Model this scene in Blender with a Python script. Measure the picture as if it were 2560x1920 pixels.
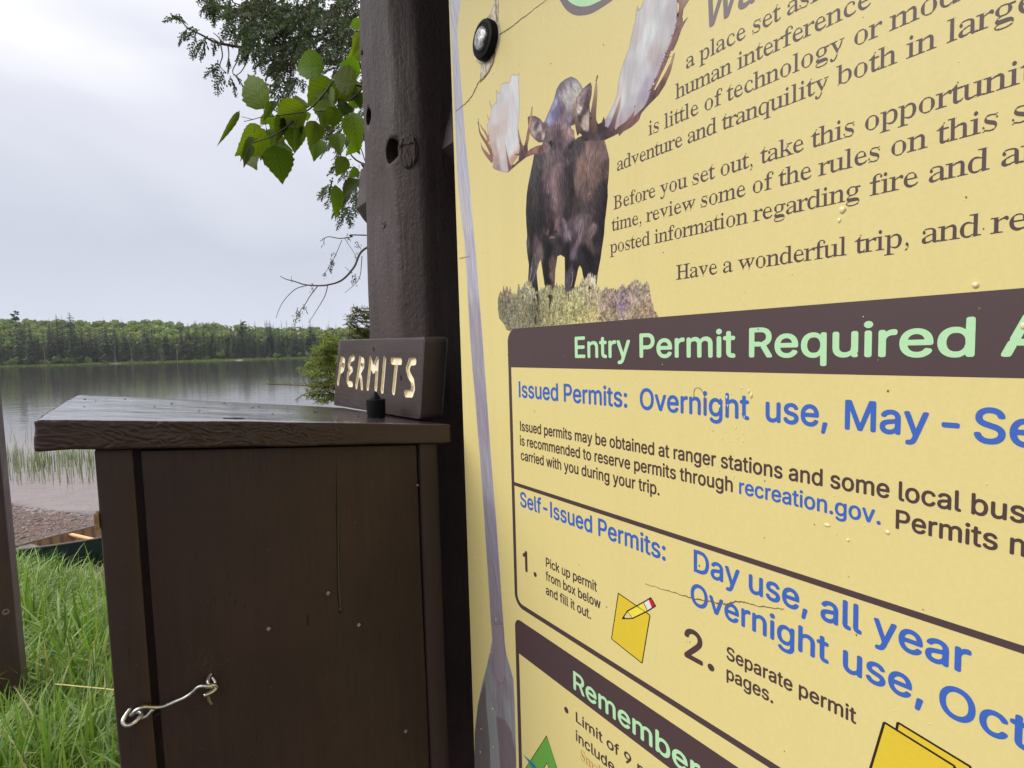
import bpy, bmesh, math, random
import numpy as np
from mathutils import Vector, Matrix
from mathutils.geometry import tessellate_polygon

for o in list(bpy.data.objects):
    bpy.data.objects.remove(o)
SC = bpy.context.scene
COL = SC.collection
R_ = math.radians
rng = np.random.default_rng(7)
random.seed(7)

# ------------------------------------------------------------------ camera
# measured on the photograph (2560 x 1920): focal length, the sign's horizontal vanishing point, horizon tilt
F, CX, CY = 1296.0, 1280.0, 960.0
def cray(x, y): return np.array([(x - CX) / F, -(y - CY) / F, -1.0])
_r1, _r2 = cray(331.5, 897.9), cray(1331.5, 897.9 - 27.5)
_up = np.cross(_r1, _r2); _up /= np.linalg.norm(_up)
if _up[1] < 0: _up = -_up
_fw = np.array([0, 0, -1.0]); _fw = _fw - _up * (_fw @ _up); _fw /= np.linalg.norm(_fw)
RW = np.array([np.cross(_fw, _up), _fw, _up])          # camera axes -> world axes
CAM = np.array([0.0, 0.0, 1.6])
cam = bpy.data.cameras.new('camera')
cam.sensor_width = 36.0
cam.lens = 36.0 * F / 2560.0
cam.clip_start = 0.02
cam.clip_end = 4000
camo = bpy.data.objects.new('camera', cam)
COL.objects.link(camo)
camo.matrix_world = Matrix([list(RW[i]) + [CAM[i]] for i in range(3)] + [[0, 0, 0, 1]])
SC.camera = camo

# ------------------------------------------------------------------ sky, sun, exposure
SUN_EL, SUN_AZ = R_(38), R_(252)            # azimuth clockwise from +Y: from the left, a little behind the camera
world = bpy.data.worlds.new("World")
SC.world = world
world.use_nodes = True
wt = world.node_tree
bg = wt.nodes['Background']
def wn(t, **k):
    n = wt.nodes.new(t)
    for a, b in k.items(): setattr(n, a, b)
    return n
def wlink(a, b): wt.links.new(a, b)
sky = wn('ShaderNodeTexSky', sky_type='NISHITA', sun_disc=False, sun_elevation=SUN_EL, sun_rotation=SUN_AZ)
geo = wn('ShaderNodeTexCoord')
sep = wn('ShaderNodeSeparateXYZ'); wlink(geo.outputs['Generated'], sep.inputs[0])
mp = wn('ShaderNodeMapping'); mp.inputs['Scale'].default_value = (1.0, 1.0, 2.2); mp.inputs['Rotation'].default_value = (0.25, -0.75, 0.35)
wlink(geo.outputs['Generated'], mp.inputs[0])
nz = wn('ShaderNodeTexNoise'); nz.inputs['Scale'].default_value = 1.55; nz.inputs['Detail'].default_value = 4.5; nz.inputs['Roughness'].default_value = 0.45; nz.inputs['Distortion'].default_value = 0.35
wlink(mp.outputs[0], nz.inputs['Vector'])
# cloud layer: paler with height (overcast sky), broken by soft billows
el = wn('ShaderNodeMath', operation='MULTIPLY_ADD'); el.inputs[1].default_value = 1.0
wlink(sep.outputs['Z'], el.inputs[0])
nm = wn('ShaderNodeMath', operation='MULTIPLY_ADD'); nm.inputs[1].default_value = 0.62; nm.inputs[2].default_value = -0.31
wlink(nz.outputs['Fac'], nm.inputs[0]); wlink(nm.outputs[0], el.inputs[2])
ramp = wn('ShaderNodeValToRGB')
e = ramp.color_ramp.elements
e[0].position = 0.0; e[0].color = (0.50, 0.52, 0.60, 1)
e[1].position = 1.0; e[1].color = (1.9, 1.86, 1.86, 1)
for p, c in ((0.10, (0.465, 0.49, 0.565, 1)), (0.24, (0.415, 0.44, 0.51, 1)), (0.40, (0.55, 0.56, 0.62, 1)), (0.56, (0.79, 0.78, 0.81, 1)), (0.72, (1.1, 1.07, 1.1, 1))):
    q = ramp.color_ramp.elements.new(p); q.color = c
wlink(el.outputs[0], ramp.inputs[0])
skm = wn('ShaderNodeMix', data_type='RGBA'); skm.inputs[0].default_value = 0.97
sks = wn('ShaderNodeVectorMath', operation='SCALE'); sks.inputs['Scale'].default_value = 0.10
wlink(sky.outputs[0], sks.inputs[0])
wlink(sks.outputs[0], skm.inputs[6]); wlink(ramp.outputs[0], skm.inputs[7])
wlink(skm.outputs[2], bg.inputs['Color'])
bg.inputs['Strength'].default_value = 1.0

sl = bpy.data.lights.new('sun', 'SUN')
sl.energy = 1.5; sl.angle = R_(40); sl.color = (1.0, 0.97, 0.92)
so = bpy.data.objects.new('sun', sl); COL.objects.link(so)
_sd = Vector((math.sin(SUN_AZ) * math.cos(SUN_EL), math.cos(SUN_AZ) * math.cos(SUN_EL), math.sin(SUN_EL)))
so.rotation_euler = _sd.to_track_quat('Z', 'Y').to_euler()
so.location = _sd * 50

SC.view_settings.view_transform = 'Standard'
SC.view_settings.look = 'None'
SC.view_settings.exposure = 0.6
SC.view_settings.gamma = 1.0
SC.render.engine = 'CYCLES'
SC.cycles.max_bounces = 8
SC.cycles.transparent_max_bounces = 16
SC.cycles.caustics_reflective = False
SC.cycles.caustics_refractive = False

# ------------------------------------------------------------------ geometry helpers
Z = np.array([0, 0, 1.0])
def ray(x, y): return RW @ cray(x, y)
def at(x, y, d): return CAM + ray(x, y) * d                    # point at camera depth d
def onplane(x, y, P, n):
    r = ray(x, y); return CAM + r * (((P - CAM) @ n) / (r @ n))
def onvert(x, y, P, d):                                         # point on the vertical plane through P along d
    return onplane(x, y, P, np.cross(Z, d))
def onground(x, y, z): return onplane(x, y, np.array([0, 0, z]), Z)

E1 = RW @ _r1; E1[2] = 0; E1 /= np.linalg.norm(E1)             # along the sign, away to the left
U = -E1
WV = np.array([E1[1], -E1[0], 0.0])                             # straight back through the sign
NS = -WV                                                        # sign normal, towards the viewer
P0 = at(1150, 960, 0.92)                                        # point on the sign near its left edge
K = 0.92 / 0.62 / 1000.0                                        # artwork units -> metres
def suv(x, y):                                                  # photo measurement -> artwork units on the board
    p = onplane(x, y, P0, NS) - P0
    return np.array([p @ U, p[2]]) / K
def sg(u, v, h=0.0): return P0 + U * (u * K) + Z * (v * K) + NS * h

def srgb(r, g, b, s=1.0):
    f = lambda c: ((c / 255 + 0.055) / 1.055) ** 2.4 if c / 255 > 0.04045 else c / 255 / 12.92
    return (f(r) * s, f(g) * s, f(b) * s, 1.0)

def label(o, text=None, cat=None, group=None, kind=None):
    if text: o['label'] = text
    if cat: o['category'] = cat
    if group: o['group'] = group
    if kind: o['kind'] = kind
    return o

def thing(name, base, text, cat, group=None):
    o = bpy.data.objects.new(name, None)
    o.empty_display_size = 0.05
    o.location = base
    COL.objects.link(o)
    return label(o, text, cat, group)

def obj(name, verts, faces, mat, parent=None, smooth=False, colors=None, base=None, mats=None, midx=None):
    """one mesh object from world-space vertices; origin at its parent thing's base"""
    me = bpy.data.meshes.new(name)
    v = np.asarray(verts, dtype=float).reshape(-1, 3)
    off = np.zeros(3)
    root = parent
    while root is not None:
        off = off + np.array(root.location); root = root.parent
    if base is not None and parent is None: off = np.array(base, float)
    v = v - off
    if isinstance(faces, np.ndarray):
        nv = faces.shape[1]
        me.vertices.add(len(v)); me.vertices.foreach_set('co', v.astype(np.float32).ravel())
        me.loops.add(faces.size); me.loops.foreach_set('vertex_index', faces.astype(np.int32).ravel())
        me.polygons.add(len(faces))
        me.polygons.foreach_set('loop_start', np.arange(0, faces.size, nv, dtype=np.int32))
        me.polygons.foreach_set('loop_total', np.full(len(faces), nv, dtype=np.int32))
        me.update(calc_edges=True)
    else:
        me.from_pydata([tuple(p) for p in v], [], [tuple(f) for f in faces])
    if colors is not None:
        a = me.color_attributes.new('tint', 'FLOAT_COLOR', 'POINT')
        c = np.ones((len(v), 4), np.float32); c[:, :3] = np.asarray(colors)[:, :3]
        a.data.foreach_set('color', c.ravel())
    for m in (mats or [mat]): me.materials.append(m)
    if midx is not None: me.polygons.foreach_set('material_index', np.asarray(midx, dtype=np.int32))
    if smooth: me.polygons.foreach_set('use_smooth', np.ones(len(me.polygons), dtype=bool))
    me.update()
    o = bpy.data.objects.new(name, me)
    COL.objects.link(o)
    if parent is not None: o.parent = parent
    elif base is not None: o.location = base
    return o

class MB:
    """collects shapes (world space) for one mesh"""
    def __init__(s): s.v = []; s.f = []
    def add(s, v, f):
        n = len(s.v); s.v += [tuple(p) for p in v]; s.f += [tuple(i + n for i in q) for q in f]
    def bm(s, b):
        b.verts.ensure_lookup_table(); b.verts.index_update()
        s.add([tuple(v.co) for v in b.verts], [[v.index for v in f.verts] for f in b.faces]); b.free()
    def box(s, c, ax, ay, az, bev=0.0, seg=2):
        """oriented box: centre and three half-extent vectors"""
        b = bmesh.new(); bmesh.ops.create_cube(b, size=2.0)
        la, lb, lc = (np.linalg.norm(q) for q in (ax, ay, az))
        for v in b.verts: v.co = Vector((v.co.x * la, v.co.y * lb, v.co.z * lc))
        if bev > 0: bmesh.ops.bevel(b, geom=b.edges[:], offset=bev, segments=seg, affect='EDGES', profile=0.5)
        M = np.array([np.array(ax) / la, np.array(ay) / lb, np.array(az) / lc])
        for v in b.verts: v.co = Vector(np.array(v.co) @ M + np.array(c))
        s.bm(b); return s
    def tube(s, pts, rad, n=8, cap=True, flat=1.0):
        P = np.array(pts, float); m = len(P)
        rad = np.full(m, rad) if np.isscalar(rad) else np.array(rad, float)
        T = np.gradient(P, axis=0) if m > 2 else np.repeat([P[1] - P[0]], 2, 0)
        T /= np.linalg.norm(T, axis=1)[:, None] + 1e-12
        a = np.array([0, 0, 1.0]) if abs(T[0, 2]) < 0.9 else np.array([1.0, 0, 0])
        x = np.cross(T[0], a); x /= np.linalg.norm(x)
        V = []
        for i in range(m):
            x = x - T[i] * (x @ T[i]); x /= np.linalg.norm(x) + 1e-12
            y = np.cross(T[i], x)
            for k in range(n):
                t = 2 * math.pi * k / n
                V.append(P[i] + rad[i] * (math.cos(t) * x + math.sin(t) * y * flat))
        Fc = [(i * n + k, i * n + (k + 1) % n, (i + 1) * n + (k + 1) % n, (i + 1) * n + k) for i in range(m - 1) for k in range(n)]
        if cap: Fc += [tuple(range(n - 1, -1, -1)), tuple(range((m - 1) * n, m * n))]
        s.add(V, Fc); return s
    def lathe(s, c, axis, prof, n=24):
        """profile (radius, height) turned round an axis"""
        ax = np.array(axis, float); ax /= np.linalg.norm(ax)
        a = np.array([0, 0, 1.0]) if abs(ax[2]) < 0.9 else np.array([1.0, 0, 0])
        x = np.cross(ax, a); x /= np.linalg.norm(x); y = np.cross(ax, x)
        V = []
        for r, h in prof:
            for k in range(n):
                t = 2 * math.pi * k / n
                V.append(np.array(c) + ax * h + r * (math.cos(t) * x + math.sin(t) * y))
        m = len(prof)
        Fc = [(i * n + k, i * n + (k + 1) % n, (i + 1) * n + (k + 1) % n, (i + 1) * n + k) for i in range(m - 1) for k in range(n)]
        Fc += [tuple(range(n - 1, -1, -1)), tuple(range((m - 1) * n, m * n))]
        s.add(V, Fc); return s
    def build(s, name, mat, parent=None, smooth=False, base=None):
        return obj(name, s.v, s.f, mat, parent, smooth, base=base)

def smooth_by_angle(o, deg=35):
    b = bmesh.new(); b.from_mesh(o.data)
    for f in b.faces: f.smooth = True
    for ed in b.edges:
        if len(ed.link_faces) == 2 and ed.calc_face_angle(0) > R_(deg): ed.smooth = False
    b.to_mesh(o.data); b.free()
    return o

def spline(pts, n=8):
    """Catmull-Rom through the points"""
    P = np.array(pts, float); P = np.vstack([2 * P[0] - P[1], P, 2 * P[-1] - P[-2]])
    out = []
    for i in range(1, len(P) - 2):
        for t in np.linspace(0, 1, n, endpoint=False):
            a, b, c, d = P[i - 1:i + 3]
            out.append(0.5 * (2 * b + (c - a) * t + (2 * a - 5 * b + 4 * c - d) * t * t + (3 * b - a - 3 * c + d) * t ** 3))
    out.append(P[-2]); return np.array(out)

_perm = np.random.default_rng(3).random((256, 256))
def vnoise(x, y):
    """smooth value noise in numpy"""
    x = np.asarray(x, float); y = np.asarray(y, float)
    xi, yi = np.floor(x).astype(int), np.floor(y).astype(int)
    fx, fy = x - xi, y - yi
    fx = fx * fx * (3 - 2 * fx); fy = fy * fy * (3 - 2 * fy)
    g = lambda a, b: _perm[a & 255, b & 255]
    return (g(xi, yi) * (1 - fx) + g(xi + 1, yi) * fx) * (1 - fy) + (g(xi, yi + 1) * (1 - fx) + g(xi + 1, yi + 1) * fx) * fy
def fbm(x, y, o=4):
    s = 0; a = 0.5
    for k in range(o):
        s = s + a * vnoise(x * 2 ** k + 17 * k, y * 2 ** k + 31 * k); a *= 0.5
    return s

# ------------------------------------------------------------------ materials
def material(name):
    m = bpy.data.materials.new(name); m.use_nodes = True
    nt = m.node_tree
    return m, nt, nt.nodes['Principled BSDF']
def N(nt, t, **k):
    n = nt.nodes.new(t)
    for a, b in k.items():
        if a in n.inputs: n.inputs[a].default_value = b
        else: setattr(n, a, b)
    return n
def L(nt, a, b): nt.links.new(a, b)
def noise_node(nt, scale, detail=4, rough=0.55, vec=None, dist=0.0):
    n = N(nt, 'ShaderNodeTexNoise'); n.inputs['Scale'].default_value = scale; n.inputs['Detail'].default_value = detail
    n.inputs['Roughness'].default_value = rough; n.inputs['Distortion'].default_value = dist
    if vec is not None: L(nt, vec, n.inputs['Vector'])
    return n
def mixc(nt, fac, a, b, blend='MIX'):
    n = N(nt, 'ShaderNodeMix', data_type='RGBA', blend_type=blend)
    for i, q in ((6, a), (7, b)):
        if isinstance(q, (tuple, list)): n.inputs[i].default_value = q
        else: L(nt, q, n.inputs[i])
    if isinstance(fac, (int, float)): n.inputs[0].default_value = fac
    else: L(nt, fac, n.inputs[0])
    return n.outputs[2]
def mapr(nt, v, a, b, c=0.0, d=1.0):
    n = N(nt, 'ShaderNodeMapRange'); L(nt, v, n.inputs[0])
    for i, q in enumerate((a, b, c, d)): n.inputs[i + 1].default_value = q
    return n.outputs[0]
def grain_vec(nt, rot=(0, 0, 0), scale=(1, 1, 1)):
    tc = N(nt, 'ShaderNodeTexCoord'); mpn = N(nt, 'ShaderNodeMapping', vector_type='TEXTURE' if False else 'POINT')
    mpn.inputs['Rotation'].default_value = rot; mpn.inputs['Scale'].default_value = scale
    L(nt, tc.outputs['Object'], mpn.inputs[0]); return mpn.outputs[0], tc.outputs['Object']
def bump(nt, bs, h, strength=0.3, dist=0.002, prev=None):
    b = N(nt, 'ShaderNodeBump'); b.inputs['Strength'].default_value = strength; b.inputs['Distance'].default_value = dist
    L(nt, h, b.inputs['Height'])
    if prev is not None: L(nt, prev, b.inputs['Normal'])
    L(nt, b.outputs[0], bs.inputs['Normal']); return b.outputs[0]

AZ_W = math.atan2(WV[1], WV[0])
def painted_wood(name, col, col2, rough=0.5, grain='z', strength=0.5, fine=1.0, coat=0.0, rough_hewn=0.0, wear=0.0, spec=0.5, pebble=0.0):
    """dark stained timber: long grain, pores, brush texture"""
    m, nt, bs = material(name)
    rz = -AZ_W
    sc = {'z': (38, 38, 2.2), 'w': (2.2, 38, 38), 'e': (38, 2.2, 38)}[grain]
    tc = N(nt, 'ShaderNodeTexCoord')
    m1 = N(nt, 'ShaderNodeMapping'); m1.inputs['Rotation'].default_value = (0, 0, rz); L(nt, tc.outputs['Object'], m1.inputs[0])
    m2 = N(nt, 'ShaderNodeMapping'); m2.inputs['Scale'].default_value = sc; L(nt, m1.outputs[0], m2.inputs[0])
    g = noise_node(nt, 1.6, 5, 0.6, m2.outputs[0], 0.5)
    m3 = N(nt, 'ShaderNodeMapping'); m3.inputs['Scale'].default_value = tuple(q * 3.2 for q in sc); L(nt, m1.outputs[0], m3.inputs[0])
    g2 = noise_node(nt, 2.2, 3, 0.6, m3.outputs[0], 0.2)
    bl = noise_node(nt, 5.0, 4, 0.6, tc.outputs['Object'])
    f1 = mapr(nt, g.outputs[0], 0.35, 0.7); f2 = mapr(nt, bl.outputs[0], 0.35, 0.7)
    c = mixc(nt, f1, col, col2)
    c = mixc(nt, f2, c, tuple(q * 0.82 for q in col[:3]) + (1,), 'MIX') if wear == 0 else mixc(nt, f2, c, tuple(min(1, q * (1 + wear)) for q in col2[:3]) + (1,))
    L(nt, c, bs.inputs['Base Color'])
    big_ = noise_node(nt, 2.3, 4, 0.6, tc.outputs['Object'], 0.4)
    ra = N(nt, 'ShaderNodeMath', operation='ADD'); L(nt, mapr(nt, g2.outputs[0], 0.3, 0.7, rough - 0.08, rough + 0.12), ra.inputs[0]); L(nt, mapr(nt, big_.outputs[0], 0.35, 0.65, -0.12, 0.12), ra.inputs[1])
    L(nt, ra.outputs[0], bs.inputs['Roughness'])
    c = mixc(nt, mapr(nt, big_.outputs[0], 0.4, 0.7, 0, 0.30), c, tuple(q * 0.72 for q in col[:3]) + (1,)); L(nt, c, bs.inputs['Base Color'])
    bs.inputs['Specular IOR Level'].default_value = spec
    bs.inputs['Coat Weight'].default_value = coat; bs.inputs['Coat Roughness'].default_value = 0.13; bs.inputs['Coat IOR'].default_value = 1.6
    a = bump(nt, bs, g.outputs[0], strength, 0.0022 * fine)
    a = bump(nt, bs, g2.outputs[0], strength * 0.8, 0.0011 * fine, a)
    if pebble > 0:
        pb_ = noise_node(nt, 75.0, 3, 0.55, tc.outputs['Object'], 0.3); a = bump(nt, bs, pb_.outputs[0], pebble, 0.0035, a)
        pc_ = noise_node(nt, 160.0, 2, 0.5, tc.outputs['Object']); a = bump(nt, bs, pc_.outputs[0], pebble * 0.6, 0.0015, a)
    if coat > 0:
        cb = N(nt, 'ShaderNodeBump'); cb.inputs['Strength'].default_value = 0.35; cb.inputs['Distance'].default_value = 0.0008; L(nt, g.outputs[0], cb.inputs['Height'])
        big = noise_node(nt, 14.0, 3, 0.5, m1.outputs[0]); cb2 = N(nt, 'ShaderNodeBump'); cb2.inputs['Strength'].default_value = 0.5; cb2.inputs['Distance'].default_value = 0.0035
        L(nt, big.outputs[0], cb2.inputs['Height']); L(nt, cb.outputs[0], cb2.inputs['Normal']); L(nt, cb2.outputs[0], bs.inputs['Coat Normal'])
    if rough_hewn > 0:
        m4 = N(nt, 'ShaderNodeMapping'); m4.inputs['Scale'].default_value = (22, 60, 60) if grain == 'w' else (60, 60, 22); L(nt, m1.outputs[0], m4.inputs[0])
        v = N(nt, 'ShaderNodeTexVoronoi', feature='SMOOTH_F1'); v.inputs['Scale'].default_value = 1.4; v.inputs['Smoothness'].default_value = 0.25
        wn_ = noise_node(nt, 3.0, 3, 0.6, m4.outputs[0])
        ad = N(nt, 'ShaderNodeVectorMath', operation='ADD'); L(nt, m4.outputs[0], ad.inputs[0]); L(nt, wn_.outputs['Color'], ad.inputs[1]); L(nt, ad.outputs[0], v.inputs['Vector'])
        bump(nt, bs, v.outputs['Distance'], rough_hewn, 0.004, a)
    return m

def plain(name, col, rough=0.5, metal=0.0, spec=0.5, nscale=0, namp=0.25, bumpd=0.0):
    m, nt, bs = material(name)
    bs.inputs['Base Color'].default_value = col; bs.inputs['Roughness'].default_value = rough
    bs.inputs['Metallic'].default_value = metal; bs.inputs['Specular IOR Level'].default_value = spec
    if nscale:
        tc = N(nt, 'ShaderNodeTexCoord'); n = noise_node(nt, nscale, 5, 0.6, tc.outputs['Object'])
        L(nt, mixc(nt, mapr(nt, n.outputs[0], 0.3, 0.7), tuple(q * (1 - namp) for q in col[:3]) + (1,), tuple(min(1, q * (1 + namp)) for q in col[:3]) + (1,)), bs.inputs['Base Color'])
        if bumpd: bump(nt, bs, n.outputs[0], 0.6, bumpd)
    return m

def tinted(name, rough=0.6, spec=0.4, nscale=0, namp=0.2, trans=0.0):
    """base colour from the mesh's own 'tint' attribute"""
    m, nt, bs = material(name)
    a = N(nt, 'ShaderNodeAttribute'); a.attribute_name = 'tint'
    c = a.outputs['Color']
    if nscale:
        tc = N(nt, 'ShaderNodeTexCoord'); n = noise_node(nt, nscale, 4, 0.6, tc.outputs['Object'])
        c = mixc(nt, mapr(nt, n.outputs[0], 0.3, 0.7), c, mixc(nt, 1.0, c, (1 - namp,) * 3 + (1,), 'MULTIPLY'))
    L(nt, c, bs.inputs['Base Color'])
    bs.inputs['Roughness'].default_value = rough; bs.inputs['Specular IOR Level'].default_value = spec
    if trans > 0:
        tr = N(nt, 'ShaderNodeBsdfTranslucent'); ms = N(nt, 'ShaderNodeMixShader'); ms.inputs[0].default_value = trans
        br = mixc(nt, 1.0, c, (1.25, 1.45, 0.55, 1), 'MULTIPLY')
        L(nt, br, tr.inputs['Color'])
        out = nt.nodes['Material Output']
        L(nt, bs.outputs[0], ms.inputs[1]); L(nt, tr.outputs[0], ms.inputs[2]); L(nt, ms.outputs[0], out.inputs['Surface'])
    return m

BROWN, BROWN2 = srgb(62, 47, 44), srgb(74, 58, 53)
M_post = painted_wood('weathered brown timber', srgb(63, 51, 49), srgb(75, 62, 59), 0.55, 'z', 0.7, 1.2, wear=0.14, pebble=0.6, spec=0.35)
M_beam = painted_wood('brown log', srgb(70, 58, 56), srgb(88, 76, 74), 0.55, 'e', 0.5, 1.2)
M_box = painted_wood('dark brown paint', srgb(57, 43, 38), srgb(65, 50, 44), 0.55, 'z', 0.30, 0.9, spec=0.35)
M_trim = painted_wood('dark brown trim paint', srgb(60, 47, 44), srgb(68, 53, 49), 0.55, 'z', 0.4, 1.0, spec=0.35)
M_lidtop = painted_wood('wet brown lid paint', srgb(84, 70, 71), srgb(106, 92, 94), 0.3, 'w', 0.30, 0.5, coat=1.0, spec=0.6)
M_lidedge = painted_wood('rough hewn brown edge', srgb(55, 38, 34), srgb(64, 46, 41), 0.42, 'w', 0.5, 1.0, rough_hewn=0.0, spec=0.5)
M_board = painted_wood('brown name board paint', srgb(64, 51, 49), srgb(76, 62, 58), 0.45, 'e', 0.4, 0.8)
M_cream = plain('bare cream wood', srgb(246, 230, 198), 0.7, nscale=90, namp=0.18, bumpd=0.001)
M_zinc = plain('zinc plated steel', (0.62, 0.62, 0.60, 1), 0.28, metal=1.0, nscale=220, namp=0.25)
M_screw = plain('worn screw steel', (0.42, 0.36, 0.28, 1), 0.45, metal=0.7, nscale=300, namp=0.4)
M_rubber = plain('black rubber', (0.005, 0.005, 0.006, 1), 0.6, spec=0.15, nscale=80, namp=0.3)
M_black = plain('dark hole', (0.01, 0.008, 0.007, 1), 0.9)
M_bare = plain('bare split wood', srgb(54, 36, 25), 0.85, nscale=120, namp=0.4, bumpd=0.001)
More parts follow.
